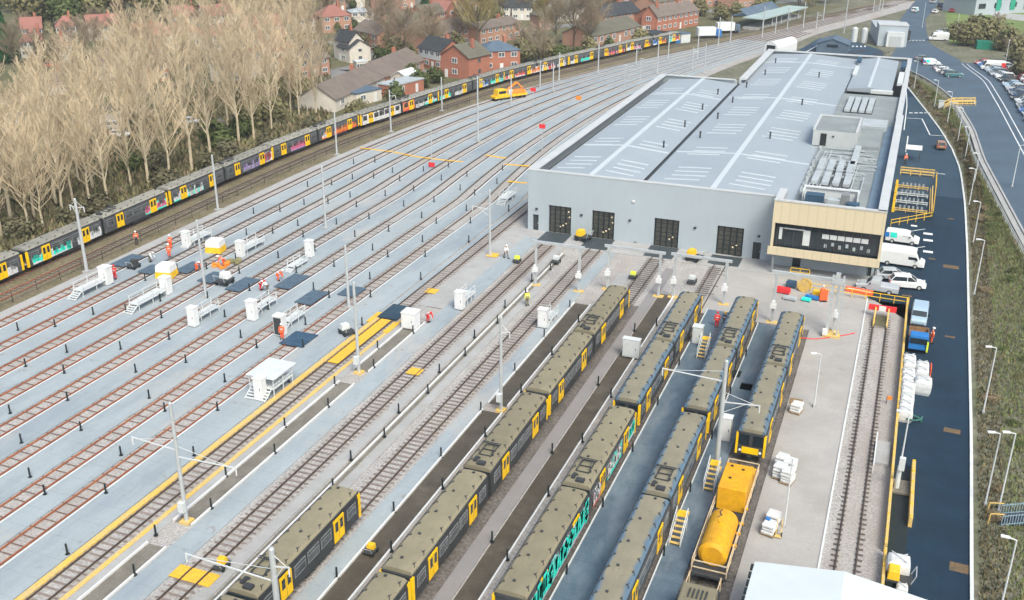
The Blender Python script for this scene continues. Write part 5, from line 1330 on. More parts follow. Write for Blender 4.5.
def make_car(kind, colr):
    """+X is the front"""
    t = thing('parked_car' if kind in ('car', 'suv', 'hatch') else kind, 'car', 'car')
    if kind in ('car', 'hatch', 'suv'):
        L, hw, hs, hb = {'car': (4.5, .88, 1.43, .92), 'hatch': (4.0, .86, 1.48, .95), 'suv': (4.5, .92, 1.68, 1.08)}[kind]; h = L/2
        pr = lambda zt, k=1.: [(-hw*k, .28), (-hw*k, zt-.18), (-hw*k*.93, zt), (hw*k*.93, zt), (hw*k, zt-.18), (hw*k, .28)]
        b = MB(); loft(b, [(-h, pr(hb-.12, .9)), (-h+.2, pr(hb, .97)), (-h*.3, pr(hb+.02)), (h*.36, pr(hb)), (h*.8, pr(hb-.14, .97)), (h, pr(hb-.32, .86))])
        b.build('body', PAINT[colr], t, bevel=.04)
        rb = -h+.55 if kind == 'car' else -h+.12
        gr = lambda zt, k: [(-hw*k, hb-.05), (-hw*k*.86, zt), (hw*k*.86, zt), (hw*k, hb-.05)]
        b = MB(); loft(b, [(rb, gr(hb+.03, .9)), (rb+.45, gr(hs-.05, .92)), (.1, gr(hs, .93)), (h*.18, gr(hs-.08, .93)), (h*.5, gr(hb+.0, .92))]); gl = b.build('glasshouse', M['glass'], t)
        b = MB(); loft(b, [(rb+.4, [(-hw*.8, hs-.06), (-hw*.78, hs-.01), (hw*.78, hs-.01), (hw*.8, hs-.06)]), (.1, [(-hw*.81, hs-.02), (-hw*.78, hs+.035), (hw*.78, hs+.035), (hw*.81, hs-.02)]), (h*.17, [(-hw*.8, hs-.1), (-hw*.78, hs-.05), (hw*.78, hs-.05), (hw*.8, hs-.1)])])
        for s in (-1, 1): b.bar((h*.17, s*hw*.8, hs-.08), (h*.5, s*hw*.9, hb), .07); b.bar((rb+.42, s*hw*.8, hs-.06), (rb, s*hw*.87, hb), .1); b.bar((-.15, s*hw*.82, hs-.02), (-.15, s*hw*.93, hb-.02), .08)
        b.build('roof', PAINT[colr], t)
        wheels(t, (-h*.62, h*.62), hw)
        z = hb-.28
    else:
        L, hw, hs = {'small_van': (4.6, .92, 1.85), 'panel_van': (6.0, 1.0, 2.55), 'pickup': (5.2, .92, 1.8)}[kind]; h = L/2; hb = 1.1
        fx = h-1.15 if kind != 'panel_van' else h-1.0
        pr = lambda zt, k=1., z0=.32: [(-hw*k, z0), (-hw*k, zt-.5 if zt > 1.4 else zt-.15), (-hw*k*.9, zt), (hw*k*.9, zt), (hw*k, zt-.5 if zt > 1.4 else zt-.15), (hw*k, z0)]
        b = MB()
        if kind == 'pickup':
            loft(b, [(-h, pr(1.05, .95)), (-.35, pr(1.1))]); loft(b, [(-.34, pr(hs)), (.75, pr(hs-.05)), (1.35, pr(1.12)), (h*.85, pr(1.0, .97)), (h, pr(.8, .88))])
        else:
            loft(b, [(-h, pr(hs-.05, .97)), (-h+.25, pr(hs)), (fx-.95, pr(hs)), (fx-.25, pr(hs-.12)), (fx+.35, pr(1.16)), (h-.15, pr(.98, .96)), (h, pr(.8, .88))])
        b.build('body', PAINT[colr], t, bevel=.05)
        b = MB(); x1 = fx-.2 if kind != 'pickup' else .82; x2 = fx+.33 if kind != 'pickup' else 1.33; zt = hs-.17 if kind != 'pickup' else hs-.12
        b.quad((x1+.05, -hw*.84, zt), (x1+.05, hw*.84, zt), (x2+.05, hw*.9, 1.2), (x2+.05, -hw*.9, 1.2)); b.build('windscreen', M['glass'], t)
        for s in (-1, 1):
            b = MB(); y = s*(hw+.012); xx = x1-.95
            q = [(xx, y, 1.25), (x2-.15, y, 1.25), (x1-.02, y*.985, min(hs-.55, 1.75)), (xx, y*.985, min(hs-.55, 1.75))]
            b.poly(q if s < 0 else q[::-1]); b.build('side_window', M['glass'], t)
            b = MB(); b.box(x1+.1, s*(hw+.12), 1.15, .12, .2, .22); b.build('wing_mirror', M['black'], t)
        if kind != 'pickup':
            b = MB()
            for s in (-.45, .45): b.box(-h-.005, s*hw, 1.2, .03, hw*.7, .5)
            b.build('rear_window', M['glass'], t)
        wheels(t, (-h*.58, h*.62), hw)
        z = .75
    for s in (-1, 1):
        b = MB(); b.box(h-.1, s*hw*.66, z-.02, .16, .34, .16); b.build('headlight', M['white'], t)
        b = MB(); b.box(-h+.04, s*hw*.74, z+.05, .12, .26, .18); b.build('tail_light', M['red'], t)
    b = MB(); b.box(h-.08, 0, .3, .16, hw*1.6, .2); b.box(-h+.08, 0, .3, .16, hw*1.7, .22); b.build('bumper', M['dark'], t)
    return t
PROTO = {}
def car(kind, colr, x, y, z, rz, label, group=None, name=None):
    k = (kind, colr); cat = 'van' if 'van' in kind else ('pickup' if kind == 'pickup' else 'car')
    if k in PROTO: o = dup(PROTO[k], (x, y, z), rz, label, None)
    else: o = make_car(kind, colr); o.location = (x, y, z); o.rotation_euler.z = rz; PROTO[k] = o
    tag(o, label, cat)
    if group: o['group'] = group
    elif 'group' in o.keys(): del o['group']
    return o
g0 = lambda u, v, z=0: G(u, v, z)
v1 = car('small_van', 'white', 2.0, 151.3, .02, rad(-4), 'white van with turquoise side panel nearest the yellow railed racks')
b = MB(); b.box(-1.2, -.94, .9, .9, .03, .75); b.box(-2.1, -.94, .9, .6, .03, .7, mi=1); b.build('side_graphic', [M['teal'], M['bluep']], v1)
car('panel_van', 'white', 2.2, 141.6, .02, rad(-3), 'large plain white panel van beside the gold office corner')
car('car', 'silver', 1.3, 135.6, .02, rad(10), 'silver car between the large white van and the white pickup')
car('suv', 'white', 3.2, 133.2, .02, rad(8), 'white car with dark windows just below the large white van')
car('pickup', 'silver', -.3, 130.2, .09, rad(180-3), 'pale grey pickup beside the yellow railing end')
car('small_van', 'pale blue', 4.9, 122.4, .02, rad(-92), 'pale blue van seen from the front on the lower road')
b = MB()
car('hatch', 'bronze', 7.0, 212.3, .035, rad(94), 'bronze coloured car alone on the lower road by the white marking')
# parked by the upper road
for i, (u, v, k, c, a, l) in enumerate(((924, 53.5, 'car', 'grey', 10, 'dark grey car at the upper end of the left roadside row'), (932, 59.5, 'small_van', 'white', 12, 'white van with a red rear in the left roadside row'), (941, 66, 'hatch', 'silver', 14, 'silver hatchback below the red ended van on the upper road'),
        (944, 69.5, 'car', 'white', 14, 'white car second from the end of the left roadside row'), (953, 76, 'suv', 'teal', 16, 'dark teal car at the lower end of the left roadside row'), (938, 40.5, 'panel_van', 'white', 190, 'white van parked in the bay by the road junction'), (940, 37, 'small_van', 'white', 190, 'smaller white van behind the other in the junction bay'), (943, 33, 'car', 'silver', 190, 'silver car behind the white vans in the junction bay'),
        (882, 43, 'small_van', 'white', 250, 'white van in front of the pale shed behind the depot'), (941, 7, 'suv', 'navy', 70, 'dark blue car far up the road at the top'), (944, 10, 'car', 'grey', 70, 'grey car far up the road at the top'), (929, 56.5, 'hatch', 'black', 11, 'black hatchback second in the left roadside row'), (948, 73, 'hatch', 'silver', 15, 'silver hatchback second from the lower end of the roadside row'), (935, 13, 'car', 'white', 75, 'white car far up the road near the top'), (952, 12, 'car', 'red', 80, 'red car on the verge far up the road'), (915, 12, 'small_van', 'white', 75, 'white van beyond the tall grey shed'), (933, 3, 'car', 'silver', 70, 'silver car at the very top of the road'), (946, 36.5, 'suv', 'silver', 190, 'tall silver car at the end of the junction bay'))):
    p = g0(u, v, UPZ if 45 < v < 90 and u > 900 else 0)
    z = up_z(p.y)+.035 if u > 900 else .04
    pass
    o = car(k, c, p.x, p.y, z, rad(a), l, 'cars parked along the upper road' if i < 5 else None)
    if i == 1: b = MB(); b.box(-1.9, 0, .7, .85, 1.88, .6); b.build('rear_panel', M['red'], o)
# the car park rows
rc = random.Random(8); seq = ['silver', 'grey', 'blue', 'white', 'black', 'silver', 'navy', 'pale blue', 'white', 'grey', 'red', 'silver', 'black', 'teal', 'blue', 'grey']
spots = []; y = 316.
KN = {'car': 'saloon car', 'hatch': 'hatchback', 'suv': 'tall car'}
nth = 'first second third fourth fifth sixth seventh eighth ninth tenth eleventh twelfth thirteenth fourteenth fifteenth sixteenth seventeenth eighteenth nineteenth twentieth twenty-first twenty-second twenty-third twenty-fourth twenty-fifth twenty-sixth twenty-seventh twenty-eighth twenty-ninth thirtieth thirty-first thirty-second thirty-third thirty-fourth thirty-fifth'.split()
fc = ['red', 'white', 'blue', 'blue', 'VAN', 'silver', 'pale blue', 'silver', 'grey', 'silver', 'white', 'white', 'black', 'black', None, 'pale blue', 'pale blue', 'silver', 'navy', 'grey', 'navy', 'black', 'white', 'silver', 'grey', 'navy', 'blue', 'silver', 'black', 'white', 'grey']
y = 320.
for i, c in enumerate(fc):
    y -= 2.85
    if c is None: continue
    x = lerp_tab(UPR, y)+5.4; z = up_z(y)+.04
    if c == 'VAN':
        o = car('panel_van', 'white', x+.3, y, z, rad(188), 'white van with a red rear end in the front car park row', 'cars in the upper car park'); b = MB(); b.box(-2.5, 0, .7, 1.05, 2.03, 1.4); b.build('rear_panel', M['red'], o)
    else:
        k = ('car', 'hatch', 'suv')[(i*7) % 3]; car(k, c, x+rc.uniform(-.3, .3), y, z, rad(188+rc.uniform(-3, 3)), '%s %s, %s from the far end of the front car park row' % (c, KN[k], nth[i]), 'cars in the upper car park')
rows2 = ['silver', 'grey', 'white', 'black', 'pale blue', 'white', 'navy', 'silver', 'blue', 'grey', 'red', 'white']
nn = 0; y = 314.
while y > 236:
    x = lerp_tab(UPR, y)+10.6; nn += 1
    car(('car', 'hatch', 'suv')[nn % 3], rows2[nn % 12], x, y, up_z(y)+.04, rad(8+rc.uniform(-3, 3)), '%s car in the rear car park row, number %s from the far end' % (rows2[nn % 12], ('one two three four five six seven eight nine ten eleven twelve thirteen fourteen fifteen sixteen seventeen eighteen nineteen twenty twenty-one twenty-two twenty-three twenty-four twenty-five twenty-six twenty-seven twenty-eight twenty-nine thirty thirty-one thirty-two').split()[nn-1]), 'cars in the upper car park')
    y -= 3.0
# lorry with a blue tipping body on the lower road
t = thing('tipper_lorry', 'small lorry with a brown open bed and blue cab front on the lower road', 'lorry', (4.9, 114.2, .02), rad(0))
b = MB(); b.box(0, 1.2, .9, 2.1, 3.0, .12)
for sx in (-1.02, 1.02): b.box(sx, 1.2, 1.02, .08, 3.0, .5)
b.box(0, 2.68, 1.02, 2.0, .08, .5); b.build('bed', mat('bed_brown', (.26, .16, .09), .8, var=.3, scale=2.), t)
b = MB(); b.box(-.2, .9, 1.03, 1.2, 1.4, .3); b.build('crate', M['offwhite'], t, bevel=.03)
b = MB(); b.box(0, -1.05, .5, 2.05, 1.35, 1.75, taper=.93); c = b.build('cab', M['bluep'], t, bevel=.08)
b = MB(); b.box(0, -1.73, 1.25, 1.8, .06, .65); b.build('windscreen', M['glass'], c)
b = MB(); b.box(0, .6, .5, 1.0, 4.2, .35); b.build('chassis', M['dark'], t)
for y in (-1.0, 1.9):
    for s in (-1, 1):
        b = MB(); b.tube((s*.72, y, .4), (s*1.02, y, .4), .4, .4, 14); b.build('wheel', M['tyre'], t)
b = MB(); b.box(.98, -1.9, .5, .18, .12, 1.2); b.build('marker_board', M['hiyel'], t)
# ------------------------------------------------------------------ railings and barriers
def railing(label, pts, h=1.1, m='yellow', step=1.6, rails=(.55, 1.08), cat='railing', name='railing', r=.05, infill=0):
    p0 = Vector(pts[0]); t = thing(name, label, cat, p0)
    q = [Vector(p)-p0 for p in pts]; a = MB(); b = MB(); c = MB()
    for u_, v_ in zip(q[:-1], q[1:]):
        L = (v_-u_).length; n = max(1, int(L/step+.5))
        for k in range(n+1): w_ = u_.lerp(v_, k/n); a.bar(w_, w_+Vector((0, 0, h)), r*1.6)
        for z in rails: b.bar(u_+Vector((0, 0, z)), v_+Vector((0, 0, z)), r*1.5)
        if infill:
            n = int(L/infill)
            for k in range(n): w_ = u_.lerp(v_, k/n); c.bar(w_+Vector((0, 0, .1)), w_+Vector((0, 0, h+.12)), .05)
    a.build('posts', M[m], t); b.build('rails', M[m], t)
    if infill: c.build('pales', M[m], t)
    return t
def P3(u, v, z=0.): p = G(u, v, z); return (p.x, p.y, z)
railing('long yellow railing along the far end of the concrete apron', [P3(797, 289, .08), P3(908, 306, .08)], 1.15)
railing('short yellow railing at the dark office entrance', [P3(790, 275, .08), P3(809, 277.5, .08)], 1.0)
railing('yellow railing crossing to the kerb below the bicycle racks', [P3(890.5, 226.5, .03), P3(932, 219, .03), P3(935.5, 190, .03), P3(936, 178, .03)], 1.2)
t = thing('edge_barrier', 'long low yellow edge barrier between the siding and the road', 'barrier', (3.42, 100, 0))
b = MB(); b.box(0, 0, .0, .22, 54, .95); b.build('panel', M['yellow_worn'], t)
b = MB()
for k in range(28): b.box(-.06, -26.5+k*1.96, 0, .12, .12, 1.05)
b.build('posts', M['yellow'], t)
t = thing('edge_barrier', 'yellow edge barrier at the near end beside the white bulk bag', 'barrier', (3.42, 66.5, 0)); b = MB(); b.box(0, 0, 0, .22, 12.0, .95); b.build('panel', M['yellow_worn'], t, bevel=.02); b = MB()
for k in range(7): b.box(-.06, -5.5+k*1.83, 0, .12, .12, 1.05)
b.build('posts', M['yellow'], t)
t = thing('edge_barrier', 'shorter yellow barrier standing in the lower road by the dark ramp', 'barrier', (5.15, 82.2, 0)); b = MB(); b.box(0, 0, 0, .3, 9.6, 1.0); b.build('panel', M['yellow_worn'], t, bevel=.03); b = MB()
for k in range(6): b.box(0, -4.6+k*1.83, 1.0, .2, .2, .08)
b.build('caps', M['yellow'], t)
# bicycle racks
t = thing('cycle_rack', 'rows of cycle racks with yellow rails beside the depot wall', 'cycle rack', (2.6, 174, .03))
for k in range(4):
    b = MB(); y = -7.5+k*4.6
    for z in (.3, .6): b.bar((-2.4, y, z), (2.6, y, z), .11)
    for x in (-2.2, -.6, 1.0, 2.5): b.bar((x, y, 0), (x, y, .62), .1)
    b.build('rack_rail', M['yellow_worn'] if k in (0, 3) else M['offwhite'], t)
    b = MB()
    for j in range(3): b.box(-2.5, y+j*1.3-.3, 0, .4, .35, .8)
    b.build('rack_head', M['yellow'], t)
    b = MB()
    for j in range(6): b.box(-1.5+j*.65, y+1.4, .05, .3, 1.6, .5)
    b.build('bicycle_row', M['grey'], t)
b = MB()
for k in range(12): b.bar((3.2, -8+k*1.3, 0), (3.2, -8+k*1.3, .95), .1); 
b.bar((3.2, -8, .95), (3.2, 6.5, .95), .12); b.bar((2.9, -8, .5), (2.9, 6.5, .5), .12); b.build('side_rail', M['yellow_worn'], t)
t = thing('cycle_rack', 'separate short cycle rack under the small white canopy', 'cycle rack', (2.9, 189.5, .03))
b = MB()
for z in (.4, .95): b.bar((-2.6, 0, z), (3.2, 0, z), .16); b.bar((-2.6, 1.6, z), (3.2, 1.6, z), .16)
for x in (-2.5, -.8, .8, 3.0): b.bar((x, 0, 0), (x, 0, 1.0), .14)
b.build('rack_rail', M['yellow_worn'], t)
p = G(912, 160); t = thing('canopy', 'small white flat canopy on posts beside the depot', 'canopy', (p.x, p.y, .03))
b = MB(); b.box(0, 0, 2.3, 2.9, 3.4, .14); b.build('canopy_roof', M['white'], t, bevel=.03); b = MB()
for x in (-1.2, 1.2):
    for y in (-1.4, 1.4): b.box(x, y, 0, .1, .1, 2.3)
b.build('posts', M['dark'], t)
# stair with palisade at the bottom right, yellow stair on the bank higher up
def zz(x, y): return ground_z(x, y)
t = thing('footbridge_steps', 'blue grey palisade fenced steps climbing the bank at the right edge', 'steps', (11.3, 81.2, 0.0))
b = MB()
for k in range(9): b.box(.9+k*.42, 0, .02+k*.15, .42, 1.6, .14)
b.box(6.2, 0, 1.35, 3.2, 1.7, .14); b.build('treads', mat('tread_dark', (.05, .06, .09), .8, var=.3, scale=2.), t)
for s in (-.85, .85):
    b = MB()
    for k in range(34): x = .9+k*.19; z = min(1.4, k*.068); b.bar((x, s, z), (x, s, z+1.15), .045)
    b.bar((.9, s, .2), (4.6, s, 1.6), .06); b.bar((.9, s, 1.0), (4.6, s, 2.4), .06); b.bar((4.6, s, 1.6), (7.4, s, 1.6), .06); b.bar((4.6, s, 2.4), (7.4, s, 2.4), .06)
    b.build('palisade', mat('palisade_blue', (.30, .42, .50), .5, var=.1), t)
    b = MB(); b.pipe([(-.1, s, 0), (-.05, s, 1.0), (.3, s, 1.1), (1.0, s, 1.2)], .06); b.build('handrail', M['yellow_worn'], t)
a_, c_ = G(943, 113), G(975, 104, 2.0)
t = thing('bank_steps', 'yellow railed steps climbing the bank to the upper road', 'steps', (a_.x, a_.y, 0)); d = c_-a_
b = MB()
for k in range(14): w_ = d*((k+.5)/14); b.box(w_.x, w_.y, zz(a_.x+w_.x, a_.y+w_.y)-.1, .8, 3.4, .3)
b.build('treads', M['conc'], t)
for s in (-1.9, 1.9):
    b = MB(); q = [Vector((d.x*k/7, d.y*k/7+s, zz(a_.x+d.x*k/7, a_.y+d.y*k/7)+1.0)) for k in range(8)]
    for w1, w2 in zip(q[:-1], q[1:]): b.bar(w1, w2, .22); b.bar(w1-Vector((0, 0, .5)), w2-Vector((0, 0, .5)), .18)
    for w1 in q: b.bar(w1, w1-Vector((0, 0, 1.1)), .14)
    b.build('handrail', M['yellow_worn'], t)
p = G(940, 111.5); t = thing('service_cabinet', 'pale upright cabinet at the foot of the yellow railed bank steps', 'cabinet', p); b = MB(); b.box(0, 0, 0, 1.1, 1.1, 2.4); b.build('body', M['offwhite'], t, bevel=.04); b = MB(); b.box(0, 0, 2.4, 1.25, 1.25, .1); b.build('lid', M['steel'], t)
# car park wall and roadside guard rail
q = [(lerp_tab(UPR, y)+12.4, y, up_z(y)) for y in frange(225, 316, 13)]
t = railing('grey boarded fence behind the car park', q, 2.0, 'steel', 3., (.5, 1.0, 1.5, 1.95), 'fence', 'fence', .09)
q = [(lerp_tab(UPL, y)-2.0, y, up_z(y)-.05) for y in frange(110, 246, 8)]
railing('pale guard rail along the top of the grassy bank', q, .95, 'steel', 2.6, (.55, .9), 'guard rail', 'guard_rail', .05)
# line side fence by the graffiti trains
for k, (y0, y1) in enumerate(((70, 150), (150, 215))):
    q = [(main_x(y)+6.6, y, -.03) for y in frange(y0, y1, 8)]
    railing('thin dark wire fence before the graffiti trains, %s half' % ('near', 'far')[k], q, 1.5, 'dark', 4., (.4, .9, 1.4), 'fence', 'fence', .028)
# ------------------------------------------------------------------ lamp posts
def lamp(x, y, z, h, label, az=0., group='lamp posts on the bank', m='steelw'):
    t = thing('street_lamp', label, 'street lamp', (x, y, z), az, group)
    b = MB(); b.tube((0, 0, -.2), (0, 0, h), .085, .055, 8); b.tube((0, 0, h), (-.55, 0, h+.12), .05, .05, 6); b.build('pole', M[m], t)
    b = MB(); b.box(-.75, 0, h+.06, .62, .26, .13); b.build('lamp_head', M['white'], t, bevel=.02)
    b = MB(); b.box(0, 0, -.1, .3, .3, .35); b.build('base', M['conc'], t); return t
for (u, v), h, l in (((983, 413), 7.2, 'street lamp on the bank level with the white bulk bags'), ((985, 505), 7.0, 'left of the two street lamps above the fenced steps'), ((998, 512), 7.6, 'right of the two street lamps above the fenced steps'), ((974, 295), 7.4, 'street lamp on the bank level with the parked white vans'),
        ((973, 243), 6.2, 'street lamp on the bank just above the rusty road patch'), ((969, 205), 6.0, 'street lamp on the bank level with the cycle racks'), ((965, 158), 6.2, 'street lamp on the bank right of the bronze car'), ((974, 184), 5.6, 'street lamp on the bank, further right beside the racks'), ((958, 139), 6.6, 'street lamp on the bank above the bronze car'), ((948, 119), 6.4, 'street lamp by the foot of the yellow railed bank steps'),
        ((935, 103), 6.0, 'street lamp on the bank above the pale upright cabinet'), ((914, 88), 6.8, 'street lamp on the bank behind the rear corner of the depot')):
    p = G(u, v); p = G(u, v, zz(p.x, p.y)); lamp(p.x, p.y, zz(p.x, p.y), h, l, rad(15))
p = G(1012, 187, UPZ); lamp(p.x, p.y, UPZ, 7, 'street lamp standing beside the upper road right of the bank', rad(180))
for (u, v), l in (((955, 40), 'street lamp between the junction and the brown bushes'), ((990, 38), 'street lamp at the lawn edge, upper right'), ((922, 28), 'street lamp beside the road junction'), ((1004, 70), 'street lamp behind the car park row')):
    p = G(u, v); lamp(p.x, p.y, 0, 8, l, rad(90), 'street lamps round the road junction')
p = G(1019, 606); lamp(11.6, 68.6, zz(11.6, 68.6), 6.4, 'street lamp cut by the bottom right corner', 0)
p = G(814, 407, .08); lamp(p.x, p.y, .08, 5.9, 'slim white lamp with a yellow foot in the middle of the apron', rad(20), None); 
p = G(784, 527, .08); lamp(p.x, p.y, .08, 6.6, 'slim white lamp beside the lower pair of pallets', rad(20), None)
p = G(896, 490); t = lamp(p.x, p.y, .02, 7.6, 'thick pale lamp post between the two yellow road barriers', rad(0), None); b = MB(); b.box(.1, -.2, 2.2, .5, .4, 1.2); b.build('switch_box', M['offwhite'], t); b = MB(); b.tube((0, 0, 0), (0, 0, 2.4), .22, .2, 10); b.build('sleeve', M['offwhite'], t)
# ------------------------------------------------------------------ buildings behind the depot
t = thing('storage_shed', 'white gabled shed roof at the bottom edge beside the apron', 'shed', (.6, 56.5, 0))
b = MB(); b.box(0, 0, 0, 11.6, 13.4, 3.4); b.poly([(-5.8, 6.68, 3.4), (5.8, 6.68, 3.4), (0, 6.68, 4.2)]); b.build('wall', M['offwhite'], t)
b = MB(); sw = mat('shed_roof_white', (.57, .625, .645), .5, var=.05, scale=.3)
for s in (-1, 1):
    b.poly([(0, -7, 4.28), (0, 7, 4.28), (s*6.2, 7, 3.4), (s*6.2, -7, 3.4)] if s < 0 else [(0, 7, 4.28), (0, -7, 4.28), (s*6.2, -7, 3.4), (s*6.2, 7, 3.4)])
    b.poly([(s*6.2, -7, 3.3), (s*6.2, 7, 3.3), (0, 7, 4.18), (0, -7, 4.18)]); b.quad((0, 7, 4.28), (0, 7, 4.12), (s*6.2, 7, 3.2), (s*6.2, 7, 3.4)); b.quad((s*6.2, 7, 3.4), (s*6.2, 7, 3.2), (s*6.2, -7, 3.2), (s*6.2, -7, 3.4))
b.build('roof', sw, t)
b = MB()
for k in range(14): b.box(-6.3, -6+k*.95, 3.22, .2, .55, .2)
b.build('gutter_bracket', M['black'], t)
p = G(893, 46); t = thing('switch_house', 'tall pale grey shed block behind the depot beside the upper road', 'shed', (p.x-1, p.y+3, 0), rad(8))
b = MB(); b.box(0, 0, 0, 8.5, 8, 6.2); b.build('wall', M['wallclad'], t); b = MB(); b.box(0, 0, 6.2, 8.8, 8.3, .25); b.build('roof', M['parapet'], t); b = MB(); b.box(.8, -4.6, 0, 5.2, 1.2, 4.4); b.build('porch', M['offwhite'], t); b = MB(); b.box(.8, -5.25, 0, 3.4, .1, 3.2); b.build('shutter', M['steel'], t)
b = MB(); b.box(0, 14, 0, 8.5, 18, 4.2); b.build('rear_wing', M['wallclad'], t)
b = MB(); b.box(0, 14, 4.2, 8.8, 18.2, .2); b.build('rear_roof', M['plant'], t)
b = MB()
for k in range(4): b.box(5.2+(k % 2)*1.2, 8+k*2.6, 0, 1.0, 1.8, 3.0)
b.build('transformer', M['dark'], t)
p = G(873, 44)
for k, (dx, l) in enumerate(((0, 'left of two pale tanks beside the tall grey shed'), (3.0, 'right of two pale tanks beside the tall grey shed'))):
    t = thing('storage_tank', l, 'tank', (p.x-6+dx, p.y+2, 0)); b = MB(); b.tube((0, 0, 0), (0, 0, 4.2), .9, .9, 16); b.tube((0, 0, 4.2), (0, 0, 4.6), .9, .3, 16); b.build('body', M['offwhite'], t); b = MB(); b.bar((.95, 0, 0), (.95, 0, 4.4), .12); b.build('ladder', M['steel'], t)
t = thing('transit_shed', 'dark blue grey gabled shed just behind the rear wall of the depot', 'shed', (*G(832, 52)[:2], 0)); b = MB(); b.box(0, 3, 0, 9, 9, 2.6)
b.tri((-4.5, -1.5, 2.6), (4.5, -1.5, 2.6), (0, -1.5, 4.0)); b.build('wall', M['tilebl'], t); b = MB(); b.poly([(-4.8, -1.8, 2.5), (0, -1.8, 4.05), (0, 7.8, 4.05), (-4.8, 7.8, 2.5)]); b.poly([(0, -1.8, 4.05), (4.8, -1.8, 2.5), (4.8, 7.8, 2.5), (0, 7.8, 4.05)]); b.build('roof', M['tilebl'], t); b = MB(); b.box(0, -1.56, 1.6, 3.2, .1, .8); b.build('window', M['glass'], t)
t = thing('train_shelter', 'white rounded train hood sticking up behind the depot roof', 'shelter', (*G(770, 58)[:2], 0), rad(-18)); b = MB()
pr = [(2.0*math.cos(math.pi*k/10)*1.0, 3.0+1.6*math.sin(math.pi*k/10)) for k in range(11)]; b.extr([(2.0, 0)]+pr+[(-2.0, 0)], 'y', 0, 13); b.build('hood', M['white'], t); b = MB(); b.box(0, -.06, .4, 2.6, .1, 3.2); b.build('opening', M['black'], t)
# platform canopy
a_, c_ = G(752, 30), G(797, 17); d = c_-a_; t = thing('platform_canopy', 'long pale green station canopy beside the distant tracks', 'canopy', (a_.x, a_.y, 0), math.atan2(d.y, d.x)); L = d.length
b = MB(); b.box(L/2, 0, 3.6, L, 7.5, .35); b.build('canopy_roof', mat('canopy_green', (.36, .45, .44), .6, var=.12, scale=.2), t)
b = MB(); 
for k in range(5): b.box(L*(k+.5)/5, -2, 0, .3, .3, 3.6)
b.build('columns', M['steelw'], t); b = MB(); b.box(L/2, 1, -.1, L, 5, .9); b.build('platform', M['conc'], t)
b = MB(); b.poly([(L*.1, 4, 3.9), (L*.8, 4, 3.9), (L*.8, 7, 6.0), (L*.1, 7, 6.0)]); b.poly([(L*.8, 4, 3.9), (L*.1, 4, 3.9), (L*.1, 10, 3.6), (L*.8, 10, 3.6)]); b.build('station_roof', M['tilebl'], t)
# stadium-like building in the top right corner
p = G(976, 16); q2 = G(1040, 12); d = q2-p; t = thing('school_building', 'low pale grey building with green panels in the top right corner', 'building', (p.x, p.y, 0), math.atan2(d.y, d.x)); L = d.length
b = MB(); b.box(L/2, 9, 0, L, 16, 6.5); b.build('wall', M['wallclad'], t); b = MB(); b.box(L/2, 9, 6.5, L+1, 17, .4); b.build('roof', M['plant'], t)
for k in range(3): b = MB(); b.box(L*(.35+.22*k), .9, 1.4, 2.4, .15, 4.2); b.build('green_panel', mat('panel_green', (.03, .30, .20), .6), t)
for k in range(4): b = MB(); b.box(L*(.1+.24*k), .9, 2.4, 3.4, .12, 1.8); b.build('window', M['glass'], t)
p = G(985, 49); t = thing('container', 'green steel container beside the entrance of the car park', 'container', (p.x, p.y, up_z(p.y)), rad(10)); b = MB(); b.box(0, 0, 0, 5.5, 2.4, 2.5); b.build('body', mat('green_paint', (.02, .20, .14), .5), t, bevel=.04); b = MB(); 
for k in range(9): b.box(-2.4+k*.6, -1.24, .15, .12, .06, 2.2)
b.build('ribs', mat('green_paint', (.02, .20, .14), .5), t)
# white lorries by the line
for u, v, l in ((795, 0, ''),): pass
for (u, v), cb, l in (((709, 38), 'bluep', 'white box lorry with a blue cab beside the far line'), ((728, 33), 'tilebl', 'white box lorry with a pale blue load beside the canopy')):
    p = G(u, v); t = thing('box_lorry', l, 'lorry', p, rad(30)); b = MB(); b.box(-1.2, 0, .9, 6, 2.4, 2.6); b.build('box_body', M['white'], t, bevel=.04); b = MB(); b.box(2.9, 0, .5, 1.8, 2.3, 2.3, taper=.93); c = b.build('cab', M[cb], t, bevel=.08); b = MB(); b.box(3.8, 0, 1.6, .08, 2.0, .8); b.build('windscreen', M['glass'], c); b = MB(); b.box(0, 0, .5, 7.6, 1.0, .4); b.build('chassis', M['dark'], t)
    for x in (-3, 2.7):
        for s in (-1, 1): b = MB(); b.tube((x, s*.8, .5), (x, s*1.18, .5), .5, .5, 12); b.build('wheel', M['tyre'], t)
